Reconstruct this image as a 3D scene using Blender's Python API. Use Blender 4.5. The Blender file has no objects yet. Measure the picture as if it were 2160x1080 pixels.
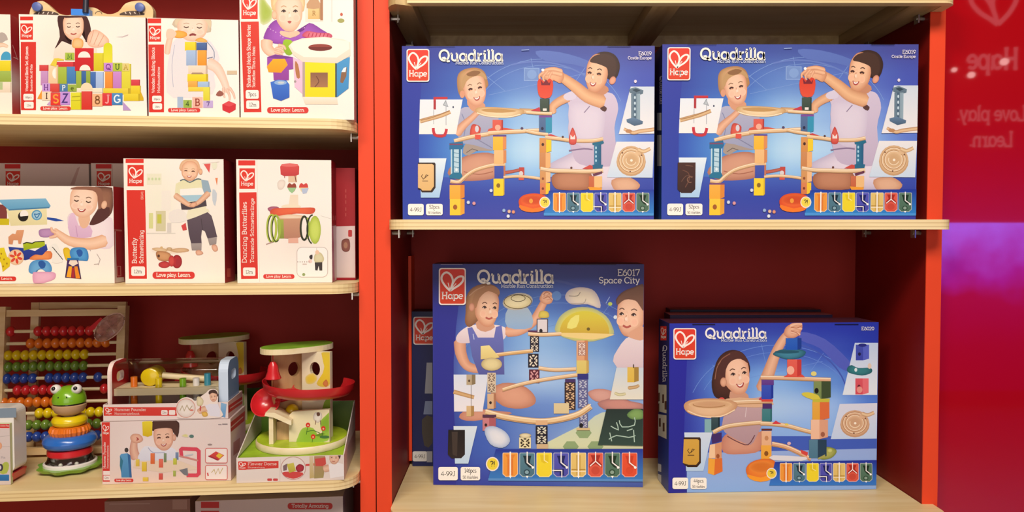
import bpy, bmesh, math, random
from mathutils import Vector, Matrix
from mathutils.geometry import tessellate_polygon

random.seed(7)
SC = bpy.context.scene
COL = SC.collection
PI = math.pi

# ------------------------------------------------------------------ camera
EYE = 1.35
CAMY = -1.27
FPX = 1600.0
PITCH = 0.031
cam_data = bpy.data.cameras.new('camera')
cam_data.sensor_width = 36.0
cam_data.lens = 36.0 * FPX / 2160.0
cam_data.clip_start = 0.02
cam = bpy.data.objects.new('camera', cam_data)
cam.location = (0, CAMY, EYE)
cam.rotation_euler = (PI / 2 - PITCH, 0, 0)
COL.objects.link(cam)
SC.camera = cam

# ------------------------------------------------------------------ world, lights, exposure
SC.view_settings.view_transform = 'Standard'
SC.view_settings.look = 'None'
SC.view_settings.gamma = 1.0
SC.view_settings.exposure = 0.0
wd = bpy.data.worlds.new('shop_air')
SC.world = wd
wd.use_nodes = True
wd.node_tree.nodes['Background'].inputs[0].default_value = (1.0, 0.78, 0.62, 1)
wd.node_tree.nodes['Background'].inputs[1].default_value = 0.16


def area(name, loc, target, sx, sy, power, color, spread=None):
    l = bpy.data.lights.new(name, 'AREA')
    l.shape = 'RECTANGLE'
    l.size = sx
    l.size_y = sy
    l.energy = power
    l.color = color
    if spread:
        l.spread = spread
    o = bpy.data.objects.new(name, l)
    o.location = loc
    d = Vector(target) - Vector(loc)
    o.rotation_euler = d.to_track_quat('-Z', 'Y').to_euler()
    COL.objects.link(o)
    return o


# ceiling spot bank above the aisle, a second one over the left bay, and an added frontal fill standing in for the shop hall
area('aisle_lights', (0.30, -2.0, 2.85), (0.25, 0.0, 1.2), 1.0, 0.5, 49, (1.0, 0.93, 0.86))
area('left_bay_lights', (-0.65, -1.45, 2.75), (-0.55, 0.0, 1.5), 0.7, 0.3, 23, (1.0, 0.86, 0.68))
area('hall_fill', (0.1, -3.7, 1.25), (0.1, 0.0, 1.35), 2.4, 2.0, 36, (1.0, 0.90, 0.83))


# ------------------------------------------------------------------ colour + material helpers
def lin(c):
    c /= 255.0
    return c / 12.92 if c <= 0.04045 else ((c + 0.055) / 1.055) ** 2.4


_cc = {}


def col(h, gain=1.0):
    if isinstance(h, tuple):
        h = '%02x%02x%02x' % tuple(int(max(0, min(255, v))) for v in h)
    k = (h, gain)
    if k not in _cc:
        g = gain if isinstance(gain, tuple) else (gain,) * 3
        _cc[k] = tuple(min(0.93, lin(int(h[2 * i:2 * i + 2], 16)) * g[i]) for i in range(3)) + (1.0,)
    return _cc[k]


def mixh(a, b, t):
    return '%02x%02x%02x' % tuple(
        int(round(int(a[i:i + 2], 16) * (1 - t) + int(b[i:i + 2], 16) * t)) for i in (0, 2, 4))


def mat(name, h, rough=0.45, spec=0.4, coat=0.0, noise=0.0, nscale=30.0, metal=0.0, trans=0.0, gain=0.85):
    m = bpy.data.materials.new(name)
    m.use_nodes = True
    nt = m.node_tree
    b = nt.nodes['Principled BSDF']
    c = col(h, gain)
    b.inputs['Base Color'].default_value = c
    b.inputs['Roughness'].default_value = rough
    b.inputs['Specular IOR Level'].default_value = spec
    b.inputs['Coat Weight'].default_value = coat
    b.inputs['Metallic'].default_value = metal
    if trans:
        b.inputs['Transmission Weight'].default_value = trans
    if noise:
        tc = nt.nodes.new('ShaderNodeTexCoord')
        n = nt.nodes.new('ShaderNodeTexNoise')
        n.inputs['Scale'].default_value = nscale
        n.inputs['Detail'].default_value = 4
        r = nt.nodes.new('ShaderNodeValToRGB')
        r.color_ramp.elements[0].position = 0.3
        r.color_ramp.elements[1].position = 0.7
        r.color_ramp.elements[0].color = tuple(v * (1 - noise) for v in c[:3]) + (1,)
        r.color_ramp.elements[1].color = tuple(min(0.95, v * (1 + noise * 0.5)) for v in c[:3]) + (1,)
        nt.links.new(tc.outputs['Object'], n.inputs['Vector'])
        nt.links.new(n.outputs['Fac'], r.inputs['Fac'])
        nt.links.new(r.outputs['Color'], b.inputs['Base Color'])
    return m


def wood_mat(name, h1, h2, scale=(3, 40, 40), rough=0.5, gain=0.85):
    """long grain running along object X"""
    m = bpy.data.materials.new(name)
    m.use_nodes = True
    nt = m.node_tree
    b = nt.nodes['Principled BSDF']
    b.inputs['Roughness'].default_value = rough
    tc = nt.nodes.new('ShaderNodeTexCoord')
    mp = nt.nodes.new('ShaderNodeMapping')
    mp.inputs['Scale'].default_value = scale
    n = nt.nodes.new('ShaderNodeTexNoise')
    n.inputs['Scale'].default_value = 1.5
    n.inputs['Detail'].default_value = 6
    n.inputs['Distortion'].default_value = 0.6
    r = nt.nodes.new('ShaderNodeValToRGB')
    r.color_ramp.elements[0].position = 0.35
    r.color_ramp.elements[1].position = 0.68
    r.color_ramp.elements[0].color = col(h1, gain)
    r.color_ramp.elements[1].color = col(h2, gain)
    nt.links.new(tc.outputs['Object'], mp.inputs['Vector'])
    nt.links.new(mp.outputs['Vector'], n.inputs['Vector'])
    nt.links.new(n.outputs['Fac'], r.inputs['Fac'])
    nt.links.new(r.outputs['Color'], b.inputs['Base Color'])
    return m


def ply_mat(name):
    """birch plywood: ply lines across object Z on the edges, fine grain on the faces"""
    m = wood_mat(name, 'e6ca90', 'f2dcaa', (2.5, 30, 30), 0.45, 0.92)
    nt = m.node_tree
    b = nt.nodes['Principled BSDF']
    src = b.inputs['Base Color'].links[0].from_socket
    tc = nt.nodes.new('ShaderNodeTexCoord')
    sp = nt.nodes.new('ShaderNodeSeparateXYZ')
    geo = nt.nodes.new('ShaderNodeNewGeometry')
    sg = nt.nodes.new('ShaderNodeSeparateXYZ')
    w = nt.nodes.new('ShaderNodeMath')
    w.operation = 'MULTIPLY'
    w.inputs[1].default_value = 2 * PI / 0.0062
    s = nt.nodes.new('ShaderNodeMath')
    s.operation = 'SINE'
    g = nt.nodes.new('ShaderNodeMath')
    g.operation = 'GREATER_THAN'
    g.inputs[1].default_value = 0.55
    ab = nt.nodes.new('ShaderNodeMath')
    ab.operation = 'ABSOLUTE'
    lt = nt.nodes.new('ShaderNodeMath')
    lt.operation = 'LESS_THAN'
    lt.inputs[1].default_value = 0.5
    mu = nt.nodes.new('ShaderNodeMath')
    mu.operation = 'MULTIPLY'
    mu2 = nt.nodes.new('ShaderNodeMath')
    mu2.operation = 'MULTIPLY'
    mu2.inputs[1].default_value = 0.42
    mx = nt.nodes.new('ShaderNodeMixRGB')
    mx.inputs[2].default_value = col('b48a50', 0.85)
    L = nt.links.new
    L(tc.outputs['Object'], sp.inputs[0])
    L(sp.outputs['Z'], w.inputs[0])
    L(w.outputs[0], s.inputs[0])
    L(s.outputs[0], g.inputs[0])
    L(geo.outputs['Normal'], sg.inputs[0])
    L(sg.outputs['Z'], ab.inputs[0])
    L(ab.outputs[0], lt.inputs[0])
    L(g.outputs[0], mu.inputs[0])
    L(lt.outputs[0], mu.inputs[1])
    L(mu.outputs[0], mu2.inputs[0])
    L(mu2.outputs[0], mx.inputs[0])
    L(src, mx.inputs[1])
    L(mx.outputs[0], b.inputs['Base Color'])
    return m


def print_mat():
    m = bpy.data.materials.new('printed_card')
    m.use_nodes = True
    nt = m.node_tree
    b = nt.nodes['Principled BSDF']
    a = nt.nodes.new('ShaderNodeAttribute')
    a.attribute_name = 'ink'
    n = nt.nodes.new('ShaderNodeTexNoise')
    n.inputs['Scale'].default_value = 900
    mx = nt.nodes.new('ShaderNodeMixRGB')
    mx.blend_type = 'MULTIPLY'
    mx.inputs[0].default_value = 0.10
    tc = nt.nodes.new('ShaderNodeTexCoord')
    nt.links.new(tc.outputs['Object'], n.inputs['Vector'])
    nt.links.new(a.outputs['Color'], mx.inputs[1])
    nt.links.new(n.outputs['Color'], mx.inputs[2])
    nt.links.new(mx.outputs[0], b.inputs['Base Color'])
    b.inputs['Roughness'].default_value = 0.42
    b.inputs['Specular IOR Level'].default_value = 0.25
    return m


M_PRINT = print_mat()
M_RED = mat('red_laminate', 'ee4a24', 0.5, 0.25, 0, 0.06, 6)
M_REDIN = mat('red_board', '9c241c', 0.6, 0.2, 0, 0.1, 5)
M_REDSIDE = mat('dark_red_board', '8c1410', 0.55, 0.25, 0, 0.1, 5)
M_PLY = ply_mat('birch_plywood')
M_STEEL = mat('steel', 'c8c4bc', 0.3, 0.5, 0, 0, 1, 0.9)
M_WOOD = wood_mat('pale_beech', 'dcb880', 'ecd0a0', (6, 50, 50))
M_DARK = mat('dark_slot', '140c10', 0.7)


# ------------------------------------------------------------------ projection helpers: photo pixel -> ray
def ray(px, py):
    a = (px - 1080.0) / FPX
    b = (540.0 - py) / FPX
    cp, sp = math.cos(PITCH), math.sin(PITCH)
    return Vector((a, cp + b * sp, -sp + b * cp))


CAM = Vector((0, CAMY, EYE))


def proj(P):
    d = Vector(P) - CAM
    cp, sp = math.cos(PITCH), math.sin(PITCH)
    z = d.y * cp - d.z * sp
    return 1080 + FPX * d.x / z, 540 - FPX * (d.y * sp + d.z * cp) / z


def hit(px, py, O, n):
    d = ray(px, py)
    return CAM + d * ((O - CAM).dot(n) / d.dot(n))


class Frame:
    """a bay's own axes: x to the right along the front, y into the bay, z up"""

    def __init__(s, ox, oy, th):
        s.M = Matrix.Translation((ox, oy, 0)) @ Matrix.Rotation(th, 4, 'Z')
        s.I = s.M.inverted()
        s.th = th

    def at(s, px, py, y):
        """point of the bay plane at depth y seen at a pixel, in bay axes"""
        n = (s.M.to_3x3() @ Vector((0, 1, 0)))
        return s.I @ hit(px, py, s.M @ Vector((0, y, 0)), n)

    def onz(s, px, py, z):
        return s.I @ hit(px, py, Vector((0, 0, z)), Vector((0, 0, 1)))

    def w(s, x, y, z):
        return s.M @ Vector((x, y, z))


FR = Frame(0, 0, 0)
JX = FR.at(790, 540, 0).x
FL = Frame(JX, 0, math.radians(5.6))


# ------------------------------------------------------------------ object helpers
def tag(o, label, cat, group=None):
    o['label'] = label
    o['category'] = cat
    if group:
        o['group'] = group
    return o


def empty(name, loc, rz=0.0, label=None, cat=None, group=None):
    o = bpy.data.objects.new(name, None)
    o.empty_display_size = 0.02
    o.location = loc
    o.rotation_euler = (0, 0, rz)
    COL.objects.link(o)
    if label:
        tag(o, label, cat, group)
    return o


def link(name, me, parent=None, loc=None, rot=None):
    o = bpy.data.objects.new(name, me)
    COL.objects.link(o)
    if parent:
        o.parent = parent
    if loc is not None:
        o.location = loc
    if rot is not None:
        o.rotation_euler = rot
    return o


def obj(name, bm, m, parent=None, loc=None, rot=None, smooth=False, bevel=0.0, seg=2):
    if bevel:
        es = [e for e in bm.edges if len(e.link_faces) == 2 and e.calc_face_angle(0) > 0.6]
        bmesh.ops.bevel(bm, geom=es, offset=bevel, segments=seg, affect='EDGES', profile=0.5)
    bmesh.ops.recalc_face_normals(bm, faces=bm.faces[:])
    if smooth:
        for f in bm.faces:
            f.smooth = True
        for e in bm.edges:
            if len(e.link_faces) == 2 and e.calc_face_angle(0) > 0.7:
                e.smooth = False
    me = bpy.data.meshes.new(name)
    bm.to_mesh(me)
    bm.free()
    for x in (m if isinstance(m, list) else [m]):
        me.materials.append(x)
    return link(name, me, parent, loc, rot)


def struct(o):
    o['kind'] = 'structure'
    return o


def NB():
    return bmesh.new()


def bx(bm, x0, x1, y0, y1, z0, z1):
    vs = [bm.verts.new(p) for p in
          ((x0, y0, z0), (x1, y0, z0), (x1, y1, z0), (x0, y1, z0), (x0, y0, z1), (x1, y0, z1), (x1, y1, z1), (x0, y1, z1))]
    for f in ((0, 3, 2, 1), (4, 5, 6, 7), (0, 1, 5, 4), (1, 2, 6, 5), (2, 3, 7, 6), (3, 0, 4, 7)):
        bm.faces.new([vs[i] for i in f])
    return bm


def prism(bm, pts, z0, z1, axis='z'):
    """extrude a closed 2D outline; axis z: (x,y) outline, axis y: (x,z) outline, axis x: (y,z) outline"""
    def P(a, b, c):
        return {'z': (a, b, c), 'y': (a, c, b), 'x': (c, a, b)}[axis]
    A = [bm.verts.new(P(a, b, z0)) for a, b in pts]
    B = [bm.verts.new(P(a, b, z1)) for a, b in pts]
    n = len(pts)
    for i in range(n):
        j = (i + 1) % n
        bm.faces.new((A[i], A[j], B[j], B[i]))
    tri = tessellate_polygon([[Vector((a, b, 0)) for a, b in pts]])
    for t in tri:
        bm.faces.new([A[i] for i in t])
        bm.faces.new([B[i] for i in t])
    return bm


def lathe(bm, prof, n=32, cx=0.0, cy=0.0):
    """profile of (r, z), open or closed by r=0"""
    rings = []
    for r, z in prof:
        if r < 1e-6:
            rings.append([bm.verts.new((cx, cy, z))])
        else:
            rings.append([bm.verts.new((cx + r * math.cos(2 * PI * i / n), cy + r * math.sin(2 * PI * i / n), z))
                          for i in range(n)])
    for a, b in zip(rings[:-1], rings[1:]):
        for i in range(n):
            j = (i + 1) % n
            if len(a) == 1 and len(b) == 1:
                continue
            if len(a) == 1:
                bm.faces.new((a[0], b[i], b[j]))
            elif len(b) == 1:
                bm.faces.new((a[i], a[j], b[0]))
            else:
                bm.faces.new((a[i], a[j], b[j], b[i]))
    return bm


def torus_prof(R, r, zc, n=16, sq=1.0):
    return [(R + r * math.cos(2 * PI * i / n), zc + sq * r * math.sin(2 * PI * i / n)) for i in range(n + 1)]


def tube(bm, pts, r, n=10):
    pts = [Vector(p) for p in pts]
    rings = []
    for i, p in enumerate(pts):
        d = (pts[min(i + 1, len(pts) - 1)] - pts[max(i - 1, 0)]).normalized()
        a = d.cross(Vector((0, 0, 1)))
        if a.length < 1e-3:
            a = d.cross(Vector((1, 0, 0)))
        a.normalize()
        b = d.cross(a)
        rr = r[i] if isinstance(r, (list, tuple)) else r
        rings.append([bm.verts.new(p + a * rr * math.cos(2 * PI * k / n) + b * rr * math.sin(2 * PI * k / n)) for k in range(n)])
    for A, B in zip(rings[:-1], rings[1:]):
        for k in range(n):
            bm.faces.new((A[k], A[(k + 1) % n], B[(k + 1) % n], B[k]))
    bm.faces.new(rings[0][::-1])
    bm.faces.new(rings[-1])
    return bm


def ball(bm, c, r, sz=1.0, u=18, v=12):
    rv = bmesh.ops.create_uvsphere(bm, u_segments=u, v_segments=v, radius=r)['verts']
    for q in rv:
        q.co = Vector((q.co.x, q.co.y, q.co.z * sz)) + Vector(c)
    return bm


def rrect(x0, y0, x1, y1, r, n=5):
    P = []
    for cx, cy, a in ((x1 - r, y0 + r, -90), (x1 - r, y1 - r, 0), (x0 + r, y1 - r, 90), (x0 + r, y0 + r, 180)):
        for i in range(n + 1):
            t = math.radians(a + 90.0 * i / n)
            P.append((cx + r * math.cos(t), cy + r * math.sin(t)))
    return P


def copy_tree(o, parent=None):
    c = o.copy()
    COL.objects.link(c)
    if parent:
        c.parent = parent
    for ch in list(o.children):
        copy_tree(ch, c)
    return c


# ------------------------------------------------------------------ the setting
FLOOR_M = mat('pale_floor', 'c4b6a6', 0.35, 0.5, 0, 0.15, 4)
struct(obj('floor', bx(NB(), -4, 5.6, -5.2, 0.9, -0.02, 0), FLOOR_M))
PANEL_M = mat('red_acrylic', 'aa000b', 0.25, 0.5, 1.0, 0.0, 1, gain=1.0)
_b = PANEL_M.node_tree.nodes['Principled BSDF']
_b.inputs['Coat Roughness'].default_value = 0.025
_b.inputs['Coat IOR'].default_value = 1.9
WALL_M = mat('maroon_wall', '5a1418', 0.7)

# right bay: inner width from the left upright to the right upright
RX0 = FR.at(824, 540, 0).x
RX1 = FR.at(1954, 540, 0).x
PW = 0.0262                      # upright thickness
BD = 0.262                       # inner depth
ZTOP = 2.3
NOSE = -0.05                     # how far the shelves stand out in front of the uprights


def shelf_outline(x0, x1, nx0, nx1, r0, r1):
    """board between the uprights, nose in front of them with rounded corners"""
    P = [(x0, BD), (x0, 0.0), (nx0, 0.0)]
    for i in range(9):
        t = PI + PI / 2 * i / 8
        P.append((nx0 + r0 + r0 * math.cos(t), NOSE + r0 + r0 * math.sin(t)))
    for i in range(9):
        t = -PI / 2 + PI / 2 * i / 8
        P.append((nx1 - r1 + r1 * math.cos(t), NOSE + r1 + r1 * math.sin(t)))
    P += [(nx1, 0.0), (x1, 0.0), (x1, BD)]
    Q = []
    for p in P:
        if not Q or (abs(p[0] - Q[-1][0]) + abs(p[1] - Q[-1][1])) > 1e-5:
            Q.append(p)
    return Q


def bracket(parent, x, y, z, s):
    bm = NB()
    tube(bm, [(x - s * 0.002, y, z - 0.006), (x + s * 0.012, y, z - 0.006)], 0.0035, 10)
    bx(bm, x + s * 0.010 - 0.001, x + s * 0.010 + 0.001, y - 0.007, y + 0.007, z - 0.014, z - 0.0005)
    return obj('shelf_pin', bm, M_STEEL, parent, smooth=False)


ZR1 = FR.at(1400, 462.5, NOSE).z
TH = ZR1 - FR.at(1400, 484, NOSE).z
ZR0 = FR.at(1400, 6, NOSE).z      # underside of the top shelf
ZR2 = FR.at(1400, 1086, NOSE).z

def side_panel(xa, parent):
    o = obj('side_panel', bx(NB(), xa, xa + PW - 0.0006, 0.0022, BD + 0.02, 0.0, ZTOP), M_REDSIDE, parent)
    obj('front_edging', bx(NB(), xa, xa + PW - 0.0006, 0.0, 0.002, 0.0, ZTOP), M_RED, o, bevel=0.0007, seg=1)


right_bay = empty('shelf_unit', (0, 0, 0), 0, 'red display shelving bay holding the four big blue boxes at right', 'shelf')
for s, xa in ((0, RX0 - PW + 0.0006), (1, RX1)):
    side_panel(xa, right_bay)
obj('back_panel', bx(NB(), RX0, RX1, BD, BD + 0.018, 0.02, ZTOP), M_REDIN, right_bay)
obj('corner_batten', bx(NB(), RX0 + 0.0005, RX0 + 0.0062, BD - 0.05, BD - 0.0005, 0.9, ZR1 - TH - 0.001 - 0.05), M_RED, right_bay)
OUT_R = shelf_outline(RX0 + 0.001, RX1 - 0.001, RX0 + 0.001, RX1 + 0.018, 0.035, 0.022)
for z in (ZR1, ZR2, 0.5):
    sh = obj('shelf', prism(NB(), OUT_R, z - TH, z - 0.0004), M_PLY, right_bay, bevel=0.0008, seg=1)
    for y in (0.02, 0.2):
        bracket(sh, RX0 + 0.002, y, z - TH, 1)
        bracket(sh, RX1 - 0.002, y, z - TH, -1)
# the top shelf is a hollow tray: board above, frame of ribs below
top = obj('shelf', prism(NB(), OUT_R, ZR0 + 0.022, ZR0 + 0.04), M_PLY, right_bay)
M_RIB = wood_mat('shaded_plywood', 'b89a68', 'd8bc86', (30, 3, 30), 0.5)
a = FR.at(838, 20, 0.0).x
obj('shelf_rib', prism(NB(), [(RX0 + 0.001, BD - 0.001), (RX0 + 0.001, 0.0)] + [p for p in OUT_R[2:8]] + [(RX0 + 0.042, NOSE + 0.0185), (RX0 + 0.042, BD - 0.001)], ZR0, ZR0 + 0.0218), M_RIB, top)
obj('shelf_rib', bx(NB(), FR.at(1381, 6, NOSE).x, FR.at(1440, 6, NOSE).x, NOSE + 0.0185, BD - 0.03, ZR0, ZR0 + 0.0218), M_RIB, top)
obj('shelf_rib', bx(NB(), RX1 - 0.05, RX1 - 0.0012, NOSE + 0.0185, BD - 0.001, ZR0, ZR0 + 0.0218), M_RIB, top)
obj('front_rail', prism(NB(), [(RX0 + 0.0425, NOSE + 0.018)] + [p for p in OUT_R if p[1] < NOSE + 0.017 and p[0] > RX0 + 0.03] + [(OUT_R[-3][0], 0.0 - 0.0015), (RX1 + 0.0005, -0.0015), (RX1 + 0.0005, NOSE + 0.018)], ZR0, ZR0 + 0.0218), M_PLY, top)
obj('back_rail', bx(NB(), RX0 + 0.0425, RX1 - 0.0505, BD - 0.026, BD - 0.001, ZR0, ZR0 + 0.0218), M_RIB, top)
for y in (0.02, 0.2):
    bracket(top, RX0 + 0.002, y, ZR0, 1)
    bracket(top, RX1 - 0.002, y, ZR0, -1)

# left bay
LX1 = FL.at(757, 540, 0).x
LX0 = -1.15
ZL1 = FL.at(200, 242.5, NOSE).z
ZL2 = FL.at(200, 602.0, NOSE).z
ZL3 = FL.at(200, 1030.0, NOSE).z
left_bay = empty('shelf_unit', FL.w(0, 0, 0), FL.th, 'red display shelving bay with wooden toys and white boxes at left', 'shelf')
side_panel(LX1, left_bay)
side_panel(LX0 - PW, left_bay)
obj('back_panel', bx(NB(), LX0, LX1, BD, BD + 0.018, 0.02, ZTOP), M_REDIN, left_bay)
OUT_L = shelf_outline(LX0 + 0.001, LX1 - 0.001, LX0 + 0.001, LX1 - 0.001, 0.04, 0.045)
for z in (ZL1, ZL2, ZL3, ZL3 - 0.37, ZL1 + 0.42):
    sh = obj('shelf', prism(NB(), OUT_L, z - TH, z - 0.0004), M_PLY, left_bay, bevel=0.0008, seg=1)
    for y in (0.012, 0.2):
        bracket(sh, LX1 - 0.002, y, z - TH, -1)

# glossy red panel to the right of the shelving
pe = FR.at(1990, 540, 0.03).x
obj('wall_right', bx(NB(), RX1 + PW + 0.002, 2.6, 0.03, 0.06, 0, 2.6), PANEL_M)
struct(bpy.data.objects['wall_right'])
struct(obj('wall_back', bx(NB(), -3.0, 2.7, 0.30, 0.34, 0, 4.3), WALL_M))
struct(obj('wall_front', bx(NB(), -4, 5.6, -4.7, -4.6, 0, 4.3), mat('far_wall', '6a0c14', 0.6)))
struct(obj('ceiling', bx(NB(), -4, 5.6, -4.6, 0.34, 4.3, 4.34), mat('ceiling_paint', '6e5a50', 0.8)))

# across the hall: a purple video wall and the shop's heart sign, both mirrored in the glossy panel
m = bpy.data.materials.new('video_wall_light')
m.use_nodes = True
nt = m.node_tree
nt.nodes.remove(nt.nodes['Principled BSDF'])
em = nt.nodes.new('ShaderNodeEmission')
tcn = nt.nodes.new('ShaderNodeTexCoord')
sx = nt.nodes.new('ShaderNodeSeparateXYZ')
nz = nt.nodes.new('ShaderNodeTexNoise')
nz.inputs['Scale'].default_value = 3.4
nz.inputs['Detail'].default_value = 3
ad = nt.nodes.new('ShaderNodeMath')
ad.operation = 'MULTIPLY_ADD'
ad.inputs[1].default_value = 0.5
rm = nt.nodes.new('ShaderNodeValToRGB')
el = rm.color_ramp.elements
el[0].position, el[0].color = 0.05, (0.004, 0.0, 0.01, 1)
el[1].position, el[1].color = 0.42, (0.012, 0.0, 0.03, 1)
for ps, cc in ((0.62, (0.02, 0.012, 0.34, 1)), (0.80, (0.03, 0.06, 0.66, 1)), (1.0, (0.04, 0.13, 1.0, 1))):
    el.new(ps).color = cc
em.inputs['Strength'].default_value = 6.5
nt.links.new(tcn.outputs['Object'], nz.inputs['Vector'])
nt.links.new(tcn.outputs['Object'], sx.inputs[0])
mp2 = nt.nodes.new('ShaderNodeMapRange')
mp2.inputs['From Min'].default_value = 0.42
mp2.inputs['From Max'].default_value = 1.42
mp2.inputs['To Min'].default_value = -0.22
mp2.inputs['To Max'].default_value = 0.74
nt.links.new(sx.outputs['Z'], mp2.inputs['Value'])
nt.links.new(nz.outputs['Fac'], ad.inputs[0])
nt.links.new(mp2.outputs[0], ad.inputs[2])
nt.links.new(ad.outputs[0], rm.inputs['Fac'])
nt.links.new(rm.outputs['Color'], em.inputs['Color'])
nt.links.new(em.outputs[0], nt.nodes['Material Output'].inputs[0])
vw = empty('video_wall', (3.7, -4.56, 0), 0, 'purple glowing video wall across the hall, seen mirrored in the red panel', 'screen')
obj('screen', bx(NB(), -0.75, 0.95, 0.0, 0.02, 0.12, 1.425), m, vw)
obj('screen_stand', bx(NB(), -0.3, 0.5, -0.03, -0.001, 0.0, 0.2), mat('dark_stand', '1c1416', .5), vw)


# ------------------------------------------------------------------ printing: flat coloured shapes laid on a card face
def smooth(pts, n=4, closed=True):
    P = [Vector((p[0], p[1])) for p in pts]
    N = len(P)
    out = []
    rng = range(N) if closed else range(N - 1)
    for i in rng:
        if closed:
            p0, p1, p2, p3 = P[i - 1], P[i], P[(i + 1) % N], P[(i + 2) % N]
        else:
            p0, p1, p2, p3 = P[max(i - 1, 0)], P[i], P[i + 1], P[min(i + 2, N - 1)]
        for k in range(n):
            t = k / n
            q = 0.5 * ((2 * p1) + (p2 - p0) * t + (2 * p0 - 5 * p1 + 4 * p2 - p3) * t * t + (3 * p1 - p0 - 3 * p2 + p3) * t ** 3)
            out.append((q.x, q.y))
    if not closed:
        out.append((P[-1].x, P[-1].y))
    return out


def arc(cx, cy, rx, ry, a0, a1, n=10):
    return [(cx + rx * math.cos(math.radians(a0 + (a1 - a0) * i / n)), cy + ry * math.sin(math.radians(a0 + (a1 - a0) * i / n)))
            for i in range(n + 1)]


# slab-serif lettering: advance width and pen strokes, cap height 1, x-height .66
def _S(x, y, l=.26):
    return [(x - l / 2, y), (x + l / 2, y)]


def _ring(cx, cy=.33, rx=.27, ry=.33):
    return arc(cx, cy, rx, ry, 0, 360, 16)


def _V(x, a, b):
    return [(x, a), (x, b)]


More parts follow.
